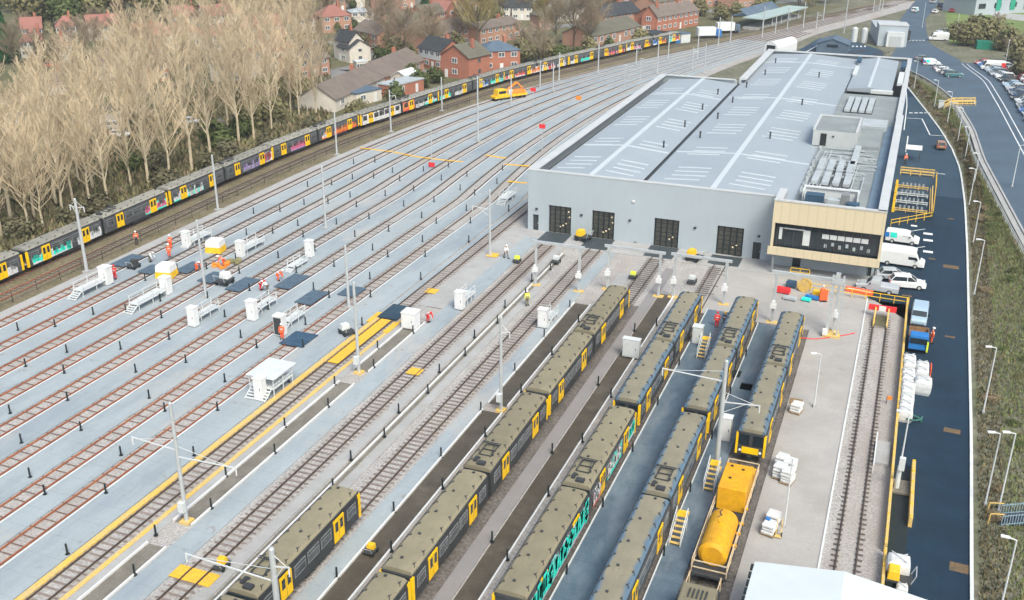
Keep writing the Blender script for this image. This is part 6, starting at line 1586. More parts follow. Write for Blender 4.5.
# ------------------------------------------------------------------ small things in the yard
def cabinet(u, v, sx, sy, h, label, m='white', rz=0., door=False):
    p = G(u, v, .1); t = thing('equipment_cabinet', label, 'cabinet', (p.x, p.y, .1), rz)
    b = MB(); b.box(0, 0, .1, sx, sy, h); b.build('body', M[m], t, bevel=.03)
    b = MB(); b.box(0, 0, h+.1, sx+.12, sy+.12, .1); b.build('lid', M[m], t); b = MB(); b.box(0, 0, 0, sx-.15, sy-.15, .12); b.build('plinth', M['dark'], t)
    b = MB(); b.box(0, -sy/2-.015, .25, sx-.2, .04, h-.3); d = b.build('door', M[m] if not door else M['dark'], t); b = MB(); b.box(sx*.3, -sy/2-.05, h*.5, .05, .05, .25); b.build('handle', M['dark'], d)
    return t
def platform(u, v, L, wd, h, label, rz=0., canopy=None):
    p = G(u, v, .1); t = thing('access_platform', label, 'platform', (p.x, p.y, .1), rz)
    b = MB(); b.box(0, 0, h, wd, L, .12); b.build('deck', M['offwhite'], t)
    b = MB()
    for x in (-wd/2+.06, wd/2-.06):
        for k in range(3): b.box(x, -L/2+.1+k*(L-.2)/2, 0, .08, .08, h+1.0)
    b.build('frame', M['steelw'], t)
    b = MB()
    for x in (-wd/2+.06, wd/2-.06):
        for z in (.5, 1.0): b.bar((x, -L/2, h+z), (x, L/2, h+z), .06)
    b.build('handrail', M['steelw'], t)
    b = MB()
    for k in range(4): b.box(0, -L/2-.2-k*.28, h-.2-k*h/4.5, wd*.8, .26, .06)
    for x in (-wd*.4, wd*.4): b.bar((x, -L/2, h), (x, -L/2-1.3, .1), .08)
    b.build('steps', M['steelw'], t); return t
cabinet(194, 326, 1.0, .9, 2.3, 'tall white cabinet left of a pale platform in the near left yard'); platform(207, 316, 3.6, 1.2, .7, 'pale step platform behind the tall white cabinet, left of a pair')
cabinet(253, 320, 1.1, .9, 2.4, 'tall white cabinet between two tracks, second from the left in the yard'); platform(266, 308, 3.4, 1.2, .7, 'pale step platform behind the second tall white cabinet')
cabinet(281, 335, 1.2, 1.0, 2.4, 'white cabinet with its dark door open beside an orange worker', door=True); platform(295, 322, 3.2, 1.2, .7, 'pale step platform behind the open cabinet')
cabinet(261, 398, 1.0, .9, 2.2, 'white cabinet before the wide pale platform by the yellow track'); 
t = platform(272, 388, 3.6, 3.0, .9, 'wide pale platform with a canopy top beside the yellow track'); b = MB(); b.box(0, .2, 2.1, 3.4, 4.2, .1); b.build('canopy_top', M['offwhite'], t)
cabinet(411, 327, 1.7, 1.6, 1.9, 'white hut at the upper end of the brown channel beside a red worker')
cabinet(460, 309, 1.1, .9, 2.2, 'white cabinet with scaffold parts beside the middle track'); platform(467, 301, 2.6, 1.3, .8, 'cluttered pale frame behind the cabinet by the middle track')
cabinet(543, 327, 1.1, .9, 2.2, 'white cabinet left of the top end of the olive roofed train row'); platform(551, 320, 2.4, 1.1, .6, 'low pale platform behind the cabinet by the train row')
cabinet(107, 284, 1.3, 1.2, 2.3, 'white cabinet at the end of the platform near the leftmost tall mast'); platform(93, 290, 5.0, 1.5, .8, 'long pale platform near the leftmost tall mast')
cabinet(167, 294, 1.2, 1.0, 2.2, 'white cabinet below the nearer white and yellow tent'); platform(149, 303, 5.2, 1.5, .8, 'long pale platform below the nearer white and yellow tent')
cabinet(187, 247, 1.0, .9, 2.2, 'white cabinet beside the thin mast near the graffiti trains'); platform(199, 241, 4.2, 1.6, .7, 'pale platform by the thin mast near the graffiti trains')
cabinet(241, 257, 1.0, .9, 2.2, 'white cabinet right of the farther white and yellow tent'); platform(252, 249, 4.4, 1.5, .7, 'pale platform right of the farther white and yellow tent')
cabinet(310, 257, 1.0, .9, 2.3, 'lone white cabinet among the middle stabling tracks'); platform(298, 266, 3.2, 1.4, .4, 'low grey platform in front of the lone white cabinet')
cabinet(631, 357, 1.9, .7, 2.1, 'wide pale grey cabinet standing over the long brown pit', 'offwhite')
cabinet(697, 343, 1.1, 1.0, 2.0, 'white cabinet on the wet walkway next to the two workers', 'offwhite')
cabinet(725, 440, 1.0, .8, 2.4, 'white cabinet at the foot of the thick mast with an arm', 'white')
platform(508, 200, 4.2, 1.6, .8, 'pale step platform near the lower depot corner')
# tents
def tent(u, v, label):
    p = G(u, v, .1); t = thing('work_tent', label, 'tent', (p.x, p.y, .1), rad(12)); t.scale = (.85, .85, .9); b = MB()
    b.box(0, 0, .95, 2.5, 2.3, .95, taper=.93); b.poly([(-1.16, -1.07, 1.9), (1.16, -1.07, 1.9), (0, 0, 2.35)]); b.poly([(1.16, -1.07, 1.9), (1.16, 1.07, 1.9), (0, 0, 2.35)]); b.poly([(1.16, 1.07, 1.9), (-1.16, 1.07, 1.9), (0, 0, 2.35)]); b.poly([(-1.16, 1.07, 1.9), (-1.16, -1.07, 1.9), (0, 0, 2.35)])
    b.build('canvas', M['white'], t); b = MB(); b.box(0, 0, 0, 2.7, 2.5, .95, taper=.93); b.build('skirt', M['yellow'], t); return t
tent(167, 276, 'white and yellow work tent left of the thin mast, nearer one'); tent(216, 251, 'white and yellow work tent right of the thin mast, farther one')
# dark mats and sheets lying on the tracks
M['matblue'] = mat('mat_blue_grey', (.10, .15, .20), .6, col2=(.065, .10, .14), scale=.9, fine=.2, fscale=5.)
def tmat(u, v, L, wd, label, x=None, m='asphalt_b', z=.24):
    p = G(u, v); o = MB(); o.box(0, 0, 0, wd, L, .04)
    for k in range(int(L/.7)): o.box(0, -L/2+.35+k*.7, .04, wd-.1, .06, .02)
    o = o.build('track_mat', M[m], loc=(p.x if x is None else x, p.y, z)); tag(o, label, 'mat'); return o
tmat(299, 341, 3.6, 3.0, 'large dark square mat on the track beside the orange worker', TX[7], 'bluedark')
tmat(397, 314, 4.2, 2.6, 'blue grey mat on the yellow edged track above the yellow panel', -54.6, 'asphalt_b')
tmat(352, 293, 3.2, 2.5, 'blue grey mat behind the twin masts', None, 'matblue'); tmat(312, 299, 4.4, 2.4, 'blue grey mat right of the open cabinet, upper', None, 'matblue'); tmat(292, 283, 5, 2.4, 'blue grey mat between the white cabinets and the lone cabinet', None, 'matblue')
tmat(243, 286, 4.6, 2.4, 'blue grey mat behind the second tall white cabinet', None, 'matblue'); tmat(213, 279, 3.6, 2.4, 'blue grey mat at the foot of the thin mast by the tents', None, 'matblue'); tmat(128, 262, 4.5, 2.4, 'blue grey mat left of the nearer tent', None, 'matblue'); tmat(152, 271, 3.0, 2.4, 'dark mat directly behind the nearer tent', None, 'matblue'); tmat(190, 269, 4.0, 2.2, 'blue grey mat between the two tents', None, 'matblue')
tmat(735, 375, 1.5, 1.2, 'small black grid on the wet walkway, left of a pair', None, 'black', .18); tmat(746, 388, 1.5, 1.2, 'small black grid on the wet walkway, right of a pair', None, 'black', .12)
# trolleys and small machines
def trolley(u, v, label, m, cat='trolley', rz=0., s=1.):
    p = G(u, v, .15); t = thing('rail_trolley', label, cat, (p.x, p.y, .15), rz); t.scale = (s, s, s)
    b = MB(); b.box(0, 0, .45, 1.5, 2.0, .2); b.build('deck', M['dark'], t, bevel=.03); b = MB(); b.box(-.1, .35, .65, 1.2, .9, .75, taper=.85); b.build('motor_box', M[m], t, bevel=.05)
    b = MB()
    for x in (-.65, .65): b.bar((x, -.9, .6), (x, -1.2, 1.4), .06)
    b.bar((-.65, -1.2, 1.4), (.65, -1.2, 1.4), .06); b.build('handle', M['steel'], t)
    for x in (-.7, .7):
        for y in (-.6, .6): b = MB(); b.tube((x-.06, y, .28), (x+.06, y, .28), .28, .28, 12); b.build('wheel', M['black'], t)
    return t
trolley(583, 240, 'yellow tug between the first two depot doors', 'yellow', 'tug', rad(75), 1.1); trolley(694, 260, 'yellow tug left of the rightmost depot door', 'yellow', 'tug', rad(75), 1.1)
trolley(371, 553, 'small yellow box trolley on the brown pit beside the middle train', 'yellow', rz=0, s=.55); trolley(222, 568, 'small yellow machine beside the bottom left track', 'yellow', s=.6)
trolley(225, 284, 'white machine with black frame standing on a track by the tents', 'white', 'machine', s=1.1); trolley(134, 268, 'black tyre shaped machine on the outer track', 'dark', 'machine', s=.8); trolley(347, 334, 'grey white machine left of the twin masts', 'offwhite', 'machine', rad(60), .9)
trolley(556, 263, 'hand trolley with pale load at the leftmost depot track', 'offwhite', s=.7); trolley(633, 278, 'yellow topped hand tool on the third depot track', 'hiyel', s=.6); trolley(692, 283, 'pale hand trolley left of the rightmost depot track', 'offwhite', s=.7); trolley(517, 262, 'yellow topped hand tool left of the first depot track', 'hiyel', s=.6)
trolley(301, 560+26, 'yellow step trolley at the side of the nearest train', 'yellow', s=.7) if False else None
for u, v, l, m in ((221, 266, 'orange and black heap of tools between the tents', 'orangep'), (236, 261, 'olive heap of sacking beside the white cabinet', 'leafo'), (363, 287, 'pale heap of hoses', 'offwhite')):
    p = G(u, v, .15); b = MB()
    for k in range(9): b.box(R.uniform(-.9, .9), R.uniform(-.9, .9), 0, R.uniform(.3, .8), R.uniform(.3, .8), R.uniform(.15, .5), R.uniform(0, 3))
    if u != 363: tag(b.build('tool_heap', [M[m]], loc=p, bevel=.04), l, 'heap')
# yellow steps beside the trains
def ystep(u, v, label):
    p = G(u, v, .16); t = thing('train_steps', label, 'steps', (p.x, p.y, .16), 0)
    for s in (-.45, .45):
        b = MB(); b.bar((s, -1.3, .1), (s, 1.1, 1.3), .07); b.bar((s, -1.3, 1.0), (s, 1.1, 2.2), .06); b.bar((s, -1.3, 0), (s, -1.3, 1.0), .06); b.bar((s, 1.1, 0), (s, 1.1, 2.2), .06); b.build('side_frame', M['offwhite'], t)
    for k in range(5): b = MB(); b.box(0, -1.15+k*.45, .2+k*.23, .8, .26, .05); b.build('tread', M['yellow_worn'], t)
    b = MB(); b.box(0, 1.5, 1.25, .9, .9, .08); b.build('landing', M['yellow'], t); return t
ystep(711, 484, 'yellow treaded steps at the foot of the thick mast, upper pair member'); ystep(678, 537, 'yellow treaded steps beside the train left of the yellow tank, lower pair member'); ystep(703, 354, 'pale blue sided steps beside the train near the two workers')
# pallets of white bags and bulk bags
def pallet(x, y, z, label, n=4, rz=0.):
    t = thing('bag_pallet', label, 'pallet', (x, y, z), rz); b = MB()
    for k in range(3): b.box(-.45+k*.45, 0, 0, .1, 1.2, .1)
    b.box(0, 0, .1, 1.1, 1.25, .05); b.build('pallet_base', mat('wood', (.30, .21, .12), .9, var=.2, scale=3.), t)
    b = MB(); rr = random.Random(int(x*100))
    for k in range(n): b.box(rr.uniform(-.04, .04), rr.uniform(-.04, .04), .15+k*.3, 1.05, 1.15, .29, rr.uniform(-.04, .04))
    b.build('bag_stack', M['bagw'], t, bevel=.1); return t
for i, (u, v, n, l) in enumerate(((781, 468, 4, 'upper left of the white wrapped pallets on the apron'), (789, 472, 4, 'upper right of the white wrapped pallets on the apron'), (779, 477, 4, 'middle left of the white wrapped pallets on the apron'), (787, 482, 4, 'lower right of the white wrapped pallets on the apron'), (773, 523, 3, 'white wrapped pallet farther from the shed, of the lower pair'), (769, 533, 3, 'white wrapped pallet with a blue cap, nearest the shed roof'), (796, 412, 3, 'single white wrapped pallet beside the rightmost train'))):
    p = G(u, v, .08); t = pallet(p.x, p.y, .08, l, n, rad(-12))
    if i == 5: b = MB(); b.box(-.3, .3, 1.06, .35, .35, .12); b.build('cap', M['bluep'], t)
p = G(796, 402, .08); b = MB()
for k in range(5): b.box(0, -.5+k*.25, 0, 1.2, .16, .12)
tag(b.build('wooden_pallet', mat('wood', (.30, .21, .12), .9), loc=p), 'bare wooden pallet behind the single white pallet by the rightmost train', 'pallet')
p = G(778, 536, .08); t = thing('hand_truck', 'yellow wheeled hand truck leaning beside the lower pallets', 'hand truck', p); b = MB(); b.bar((-.2, 0, .2), (-.2, .5, 1.4), .06); b.bar((.2, 0, .2), (.2, .5, 1.4), .06); b.box(0, -.2, .1, .5, .4, .05); b.build('frame', M['yellow_worn'], t); b = MB(); b.tube((-.3, 0, .2), (-.24, 0, .2), .2, .2, 10); b.tube((.24, 0, .2), (.3, 0, .2), .2, .2, 10); b.build('wheels', M['tyre'], t)
bagg = 'white bulk bags stacked along the yellow barrier'
def bag(x, y, z, s, label, rz=0.):
    t = thing('bulk_bag', label, 'bulk bag', (x, y, z), rz, bagg); rr = random.Random(int(x*77+y*31)); b = MB()
    secs = []
    for k, (zz_, wd) in enumerate(((0, .9), (.25, 1.04), (.7, 1.06), (1.0, .98), (1.12, .7))): secs.append([(wd*s*.55*sx, wd*s*.55*sy, zz_*s) for sx, sy in ((-1, -1), (0, -1.06), (1, -1), (1.06, 0), (1, 1), (0, 1.06), (-1, 1), (-1.06, 0))])
    i0 = len(b.v)
    for sc in secs: b.v += sc
    for k in range(4):
        for j in range(8): l_ = (j+1) % 8; b.f.append((i0+k*8+j, i0+k*8+l_, i0+k*8+8+l_, i0+k*8+8+j)); b.m.append(0)
    b.f.append(tuple(i0+32+j for j in range(8))); b.m.append(0); b.build('bag', M['bagw'], t, bevel=.05)
    b = MB()
    for sx in (-.4, .4):
        for sy in (-.4, .4): b.bar((sx*s, sy*s, 1.0*s), (sx*.6*s, sy*.6*s, 1.25*s), .05)
    b.bar((-.4*s, -.4*s, 1.2*s), (.4*s, .4*s, 1.2*s), .05); b.bar((-.4*s, .4*s, 1.2*s), (.4*s, -.4*s, 1.2*s), .05); b.build('loops', M['offwhite'], t); return t
n = 0
for k, (x, y, l) in enumerate(((4.15, 109.0, 'topmost of the white bulk bags, behind the tipper lorry'), (4.2, 107.4, 'second white bulk bag of the left column from the top'), (4.15, 105.4, 'third white bulk bag of the left column'), (4.2, 104.0, 'fourth white bulk bag of the left column'), (4.2, 102.5, 'fifth white bulk bag of the left column'), (4.2, 101.0, 'sixth white bulk bag of the left column'), (4.2, 99.2, 'seventh white bulk bag of the left column'), (4.15, 97.7, 'eighth white bulk bag of the left column'), (4.15, 96.2, 'lowest white bulk bag of the left column by the pale lamp'),
        (5.5, 107.7, 'upper white bulk bag of the right column with the orange board'), (5.5, 106.2, 'middle white bulk bag of the right column'), (5.6, 103.0, 'large lone white bulk bag at the bottom of the right column'), (4.4, 70.4, 'lone white bulk bag near the bottom edge by the yellow barrier'))):
    bag(x, y, .02, 1.12 if k not in (11, 12) else 1.45, l, R.uniform(-.08, .08))
t = thing('warning_board', 'orange board leaning on the right side of the bulk bags', 'board', (6.35, 107.3, .02)); b = MB(); b.box(0, 0, .05, .08, 1.8, 1.1); b.build('panel', M['orange'], t); b = MB(); b.bar((0, -.6, 0), (.4, -.6, 0), .06); b.bar((0, .6, 0), (.4, .6, 0), .06); b.build('feet', M['dark'], t)
p = G(897, 582); trolley(897, 583, 'yellow topped generator near the bottom edge by the lone bulk bag', 'yellow', 'generator', rad(90)); 
p = G(901, 594); o = bag(p.x, p.y, .02, .7, 'small pale sack at the bottom edge beside the generator')
p = G(906, 421); b = MB()
for k in range(14): b.tube((math.cos(k*.45)*.8, math.sin(k*.45)*.8, .2+.04*k), (math.cos(k*.45+.45)*.8, math.sin(k*.45+.45)*.8, .24+.04*k), .09, .09, 6)
tag(b.build('hose_coil', mat('green_hose', (.05, .16, .13), .6), loc=(p.x+.6, p.y, 0)), 'dark green hose coil below the column of bulk bags', 'hose')
# dark ramp mouth in the road
b = MB(); b.quad((3.6, 73, .03), (5.0, 73, .03), (5.0, 87, .03), (3.6, 87, .03)); b.build('road_ramp', M['black'], kind='structure')
b = MB(); b.box(4.25, 83.2, .03, 1.5, 2.2, .25); tag(b.build('concrete_block', M['pitlight'], bevel=.05), 'grey concrete block at the foot of the thick pale lamp post', 'block')
# buffer stop
t = thing('buffer_stop', 'red and white buffer stop at the end of the siding', 'buffer stop', (.65, 121.6, .05)); b = MB()
for s in (-.75, .75): b.bar((s, -.1, .1), (s, -.1, 1.3), .2); b.bar((s, -3.4, .2), (s, -.1, 1.15), .16)
b.build('frame', M['yellow_worn'], t); b = MB(); b.box(0, .1, .85, 3.2, .3, .65); b.build('beam', M['red'], t); b = MB(); b.box(0, -.08, .85, .8, .06, .65); b.build('white_panel', M['white'], t); b = MB()
for k in range(8): b.box(0, -3.3+k*.42, .28, 1.5, .16, .1)
b.build('ties', M['leafd'], t); 
# heap of things behind the yellow railing
for u, v, m, s, l in ((783, 293, 'red', (2.2, .9, .8), 'red sheeted heap at the left end of the apron railing'), (791, 287, 'bluedark', (1.5, 1.1, .9), 'blue grey crate behind the red heap'), (812, 299, 'bluep', (2.2, .8, .4), 'low blue crate in front of the apron railing'), (806, 301, 'teal', (1.4, .8, .35), 'turquoise box beside the low blue crate'), (790, 300, 'plant', (2.0, .9, .4), 'pale grey pallet box in front of the red heap'), (817, 296, 'yellow', (1.4, .8, .8), 'yellow box just left of the orange barrier')):
    p = G(u, v, .09); t = thing('material_crate', l, 'crate', p, rad(-10)); s = tuple(x*.8 for x in s); b = MB(); b.box(0, 0, .1, *s); b.build('box', M[m], t, bevel=.04); b = MB()
    for x in (-.35, .35): b.box(x*s[0], 0, 0, .15, s[1], .1)
    b.build('runners', M['dark'], t); b = MB(); b.box(0, 0, s[2]+.1, s[0]*.85, s[1]*.8, .06); b.build('lid', M[m], t, bevel=.03)
t = thing('road_barrier', 'long red plastic barrier beside the pale grey pickup', 'barrier', G(859, 293, .09), rad(-8)); b = MB(); b.box(0, 0, 0, 3.4, .5, .25); b.box(0, 0, .25, 3.4, .3, .4); b.build('body', M['orange'], t, bevel=.06); b = MB(); b.box(0, -.16, .35, 3.0, .03, .18); b.build('stripe', M['white'], t)
t = thing('road_barrier', 'upright orange barrier panel left of the double legged mast', 'barrier', G(823, 301, .09), rad(20)); b = MB(); b.box(0, 0, .1, 1.0, .25, 1.4); b.build('body', M['orange'], t, bevel=.05); b = MB(); b.box(0, 0, 0, .8, .7, .1); b.build('foot', M['black'], t)
t = thing('cable_drum', 'wooden cable drum with yellow spokes behind the apron railing', 'cable drum', G(804, 291, .09), rad(80)); b = MB()
for s in (-.45, .45): b.tube((s, 0, .8), (s+.08, 0, .8), .8, .8, 20)
b.build('flange', M['yellow_worn'], t); b = MB(); b.tube((-.4, 0, .8), (.45, 0, .8), .5, .5, 16); b.build('cable', M['dark'], t)
p = G(824, 338, .1); b = MB(); q = [G(u, v, .12) for u, v in ((801, 339), (815, 340), (830, 338.5), (845, 336), (855, 334))]; q = [w_-q[0] for w_ in q]; b.pipe(q, .06); tag(b.build('ground_hose', M['red'], loc=G(801, 339, .0)+Vector((0, 0, .14))), 'thin red hose on the apron from the rightmost train', 'hose')
for (u, v), l in (((886, 404), 'small orange flag marker on the siding ballast'), ): 
    p = G(u, v); t = thing('flag_marker', l, 'marker', p); b = MB(); b.tube((0, 0, 0), (0, 0, .9), .03, .03, 6); b.build('stick', M['dark'], t); b = MB(); b.box(.25, 0, .55, .5, .04, .4); b.build('flag', M['orangep'], t)
t = thing('siding_platform', 'low pale concrete platform with a white rail beside the siding', 'platform', G(882, 455)); b = MB(); b.box(0, 0, 0, 1.3, 4.2, .35); b.build('deck', M['conc'], t); b = MB(); b.bar((-.65, -3.5, .9), (-.65, 2.6, .9), .1); 
for k in range(5): b.bar((-.65, -3.5+k*1.5, 0), (-.65, -3.5+k*1.5, .9), .08)
b.build('handrail', M['white'], t)
# cars in the street seen through the poplars
car('hatch', 'white', *G(120, 137)[:2], 0, rad(20), 'white car parked by the low building seen through the poplars'); car('hatch', 'silver', *G(190, 124)[:2], 0, rad(30), 'silver car in the street seen through the poplars'); car('suv', 'silver', *G(115, 129)[:2], 0, rad(30), 'silver car just behind the white one by the low building')
car('hatch', 'blue', *G(400, 66)[:2], 0, rad(40), 'blue car in the yard right of the white gabled house'); car('car', 'white', *G(414, 82)[:2], 0, rad(40), 'white car by the tall brick gabled house'); car('hatch', 'red', *G(52, 67)[:2], 0, rad(20), 'red car in front of the blackish conifer')

# ------------------------------------------------------------------ people
def skinned(name, verts, edges, radii, m, root=0, sub=1):
    me = bpy.data.meshes.new(name); me.from_pydata(verts, edges, []); o = bpy.data.objects.new(name, me); COL.objects.link(o)
    sk = o.modifiers.new('skin', 'SKIN')
    if not me.skin_vertices: 
        bpy.context.view_layer.objects.active = o
    me.skin_vertices[0].data
    for i, r_ in enumerate(radii): me.skin_vertices[0].data[i].radius = (r_, r_) if not isinstance(r_, tuple) else r_
    me.skin_vertices[0].data[root].use_root = True; sk.use_smooth_shade = True
    ss = o.modifiers.new('sub', 'SUBSURF'); ss.levels = sub; ss.render_levels = sub
    dg = bpy.context.evaluated_depsgraph_get(); dg.update(); ev = o.evaluated_get(dg); nm = bpy.data.meshes.new_from_object(ev)
    bpy.data.objects.remove(o); nm.name = name; nm.materials.clear(); nm.materials.append(m)
    o = bpy.data.objects.new(name, nm); COL.objects.link(o); return o
def person(pose, jacket, trousers, helmet):
    """faces -Y; standing, stooping or walking"""
    lean = {'stand': 0., 'walk': .08, 'stoop': 1.0}[pose]; st = {'stand': 0.03, 'walk': .3, 'stoop': .12}[pose]
    hipz = .92 if pose != 'stoop' else .86
    def tz(h, s=0., f=0.): # point on the leaning trunk at height h above the hips
        return (s, -math.sin(lean)*h-f, hipz+math.cos(lean)*h)
    V = [(0, 0, hipz), tz(.22), tz(.44), tz(.56), tz(.66, 0, .01), tz(.76, 0, .03)]; E = [(0, 1), (1, 2), (2, 3), (3, 4), (4, 5)]; Rr = [(.15, .11), (.145, .105), (.16, .115), (.06, .06), (.085, .1), (.07, .08)]
    arms = []
    for s in (-1, 1):
        i = len(V); sh = tz(.46, s*.2)
        el = (s*.26, sh[1]-.04-(.08 if pose == 'stoop' else .02), sh[2]-.28); ha = (s*.25, el[1]-(.10 if pose != 'stand' else .06), el[2]-.25)
        V += [sh, el, ha]; E += [(2, i), (i, i+1), (i+1, i+2)]; Rr += [(.065, .065), (.048, .048), (.036, .036)]; arms.append(i)
        # hand: palm, four fingers and a thumb
        j = len(V); V.append((ha[0], ha[1]-.02, ha[2]-.08)); E.append((i+2, j)); Rr.append((.036, .02))
        for k, (fx, fl) in enumerate(((-.028, .075), (-.009, .085), (.01, .08), (.028, .062))): V.append((ha[0]+fx, ha[1]-.035, ha[2]-.08-fl)); E.append((j, len(V)-1)); Rr.append((.009, .009))
        V.append((ha[0]-s*.045, ha[1]-.05, ha[2]-.09)); E.append((i+2, len(V)-1)); Rr.append((.011, .011))
    legs = []
    for s in (-1, 1):
        i = len(V); f = st*s if pose == 'walk' else 0; V += [(s*.1, 0, hipz-.06), (s*.11, -f*.6-(.06 if pose == 'stoop' else .01), .48), (s*.12, -f+ (.02 if f < 0 else 0), .09), (s*.13, -f-.16, .045)]; E += [(0, i), (i, i+1), (i+1, i+2), (i+2, i+3)]; Rr += [(.098, .098), (.068, .068), (.05, .05), (.045, .035)]; legs.append(i)
    t = thing('person', 'person', 'person')
    bd = skinned('body', V, E, Rr, M['skin'], 0, 1); bd.parent = t
    # clothing: jacket and trousers over the same skeleton
    k = [0, 1, 2]+[a+d_ for a in arms for d_ in (0, 1, 2)]; mp = {o: n for n, o in enumerate(k)}
    jv = [V[a] for a in k]; je = [(mp[a], mp[c]) for a, c in E if a in mp and c in mp]; jr = [tuple(x*1.22+.01 for x in Rr[a]) for a in k]
    o = skinned('jacket', jv, je, jr, jacket, 0, 1); o.parent = t
    b = MB(); q = tz(.24); b.tube((q[0], q[1]+.0, q[2]-.03), (q[0], q[1]-math.sin(lean)*.06, q[2]+.03), .205, .205, 12); b.build('reflective_band', M['white'], o)
    k = [0]+[a+d_ for a in legs for d_ in (0, 1, 2)]; mp = {o_: n for n, o_ in enumerate(k)}
    o = skinned('trousers', [V[a] for a in k], [(mp[a], mp[c]) for a, c in E if a in mp and c in mp], [tuple(x*1.2+.008 for x in Rr[a]) for a in k], trousers, 0, 1); o.parent = t
    for a in legs: b = MB(); q = V[a+3]; w_ = V[a+2]; b.box((q[0]+w_[0])/2, (q[1]+w_[1])/2-.02, 0, .11, .29, .11); b.build('boot', M['black'], t, bevel=.02)
    h = Vector(tz(.72, 0, .02)); b = MB(); b.ball(h.x, h.y, h.z+.06, .135, .15, .12, 10, 6); b.box(h.x, h.y-.12, h.z+.03, .2, .12, .03); b.build('helmet', helmet, t, smooth=True)
    b = MB()
    for s in (-.035, .035): b.ball(h.x+s, h.y-.095, h.z-.0, .014, .012, .012, 6, 4)
    b.build('eyes', M['black'], t); b = MB(); b.ball(h.x, h.y-.11, h.z-.035, .016, .025, .025, 6, 4); b.build('nose', M['skin'], t)
    return t
PP = {}
def put_person(pose, key, u, v, rz, label, z=.12):
    jk, tr, hm = {'o': ('orange', 'orange', 'white'), 'ob': ('orange', 'dark', 'white'), 'r': ('red', 'red', 'red'), 'y': ('hiyel', 'leafo', 'white'), 'd': ('bluedark', 'bluedark', 'yellow'), 'p': ('orange', 'orange', 'dark'), 'w': ('lightp', 'pitlight', 'white')}[key]
    p = G(u, v, z); k = (pose, key)
    if k in PP: o = dup(PP[k], p, rad(rz), label)
    else: o = person(pose, M[jk], M[tr], M[hm]); o.location = p; o.rotation_euler.z = rad(rz); PP[k] = o
    o.scale = (1.12,)*3
    tag(o, label, 'person', 'track workers in the yard')
pe = [('stand', 'ob', 137, 244, 30, 'person in an orange jacket and dark trousers walking on the old ballast'), ('stand', 'o', 171, 248, 0, 'person in orange overalls behind another one, left of the thin mast'), ('stand', 'o', 169.5, 257, 60, 'person in orange overalls directly above the nearer tent'),
      ('stoop', 'w', 150, 262, 90, 'person in pale clothes stooping left of the nearer tent'), ('stand', 'r', 115.5, 279, 10, 'person in red overalls beside the platform near the leftmost mast'), ('stoop', 'o', 197, 271, 70, 'person in orange overalls stooping beside the thin mast'), ('stoop', 'o', 224, 266, -60, 'person in orange overalls kneeling by the tool heap between the tents'),
      ('stoop', 'r', 261, 290, 80, 'person in red bending over a track next to a pale colleague'), ('stoop', 'w', 268, 292, -80, 'person in white clothes bending beside the red colleague'), ('stoop', 'o', 278, 281, 120, 'person in orange bending behind the red and white pair'), ('stand', 'o', 282.5, 339, 15, 'person in orange overalls at the open cabinet'),
      ('stoop', 'r', 428, 322, 60, 'person in red overalls by the white hut'), ('stand', 'r', 716.5, 327, 10, 'person in red overalls on the wet walkway'), ('stand', 'd', 724.5, 327, -20, 'person in dark clothes beside the red one on the wet walkway'), ('stand', 'y', 527, 305, 40, 'person in a yellow jacket beside the second depot track'),
      ('walk', 'w', 506, 258, 60, 'person in pale clothes on the concrete left of the depot'), ('stand', 'o', 931, 343, 90, 'person in orange overalls next to the tipper lorry', ), ('walk', 'o', 822, 300, 200, 'person in orange by the yellow railing behind the mast'), ('stand', 'ob', 905, 164, 20, 'person in orange jacket under the small white canopy')]
for q in pe: put_person(*q)
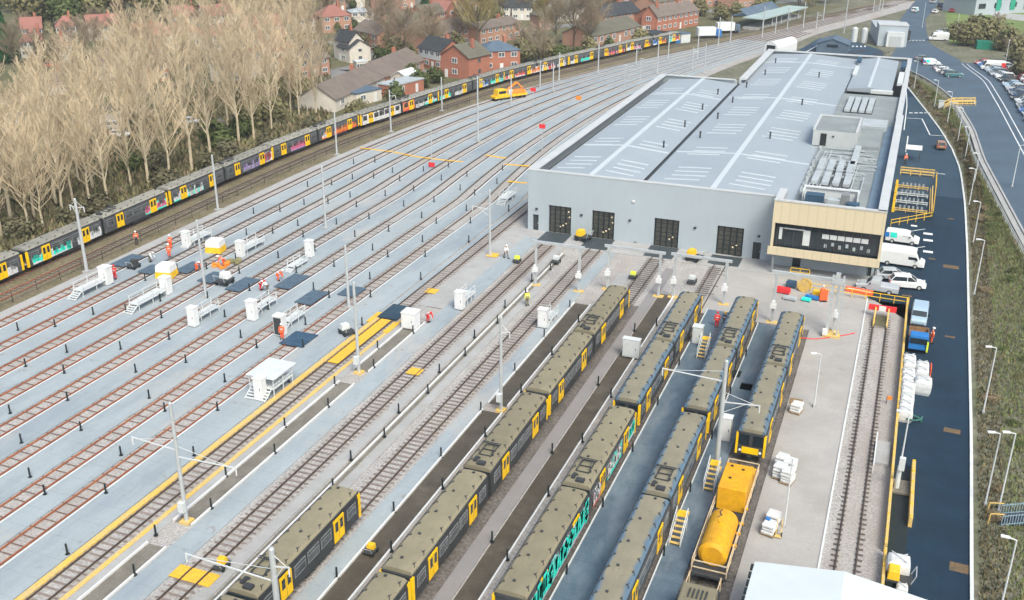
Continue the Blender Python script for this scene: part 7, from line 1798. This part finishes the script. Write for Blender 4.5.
# ------------------------------------------------------------------ labels that single out the repeats
ONES = ['zeroth', 'first', 'second', 'third', 'fourth', 'fifth', 'sixth', 'seventh', 'eighth', 'ninth', 'tenth', 'eleventh', 'twelfth', 'thirteenth', 'fourteenth', 'fifteenth', 'sixteenth', 'seventeenth', 'eighteenth', 'nineteenth']
TENS = {1: '', 2: 'twenty', 3: 'thirty', 4: 'forty', 5: 'fifty', 6: 'sixty', 7: 'seventy', 8: 'eighty', 9: 'ninety'}
def ordw(n):
    if n < 20: return ONES[n]
    if n >= 100: return 'hundred and '+ordw(n-100) if n > 100 else 'hundredth'
    t, o = divmod(n, 10)
    return TENS[t][:-1]+'ieth' if o == 0 else TENS[t]+'-'+ONES[o]
def pix(o):
    q = o.location-Vector((0, 0, CAM_H)); d = q.dot(FW); return 512+FPX*q.dot(RT)/d, 300-FPX*q.dot(UP)/d
byline = {}
for line, y, o in POSTS: byline.setdefault(line, []).append((y, o))
for line, l in byline.items():
    for k, (y, o) in enumerate(sorted(l, key=lambda e: e[0])): o['label'] = 'black post %s from the near end, %s' % (ordw(k+1), line)
def number(prefix, fmt, key=lambda o: pix(o)[0]):
    l = [o for o in COL.objects if o.parent is None and o.name.split('.')[0] == prefix]
    for k, o in enumerate(sorted(l, key=key)): o['label'] = fmt % ordw(k+1)
rows = {}
for r_, o in POPS: rows.setdefault(r_, []).append(o)
for r_, l in rows.items():
    nm = ('front row along the trains', 'second row', 'third row', 'fourth row', 'fifth row', 'rearmost row')[r_]
    for k, o in enumerate(sorted(l, key=lambda o: pix(o)[0])): o['label'] = 'bare beige poplar, %s from the left in the %s' % (ordw(k+1), nm)
number('bare_tree', 'bare brown tree among the houses, %s from the left')
number('dark_bush', 'dark green bush under the poplars, %s from the left')
number('green_bush', 'dull green garden bush beyond the trains, %s from the left')
number('leafy_tree', 'rounded leafy tree behind the housing, %s from the left')
number('olive_bush', 'olive brown winter bush, %s from the left among its kind')
number('bank_shrub', 'low shrub on the bank, %s counted upward from the near end', lambda o: o.location.y)

# ------------------------------------------------------------------ the air
b = MB(); b.box(0, 800, -1.2, 2440, 2240, 53.2)
hm = bpy.data.materials.new('haze_air'); hm.use_nodes = True; nt = hm.node_tree; nt.nodes.remove(nt.nodes['Principled BSDF'])
pv = nt.nodes.new('ShaderNodeVolumePrincipled'); pv.inputs['Color'].default_value = (.86, .90, .95, 1); pv.inputs['Density'].default_value = .00025; pv.inputs['Anisotropy'].default_value = .2
nt.links.new(pv.outputs[0], nt.nodes['Material Output'].inputs['Volume'])
hz = b.build('haze', hm, kind='stuff'); hz['label'] = 'thin pale winter haze over the whole yard'; hz['category'] = 'haze'
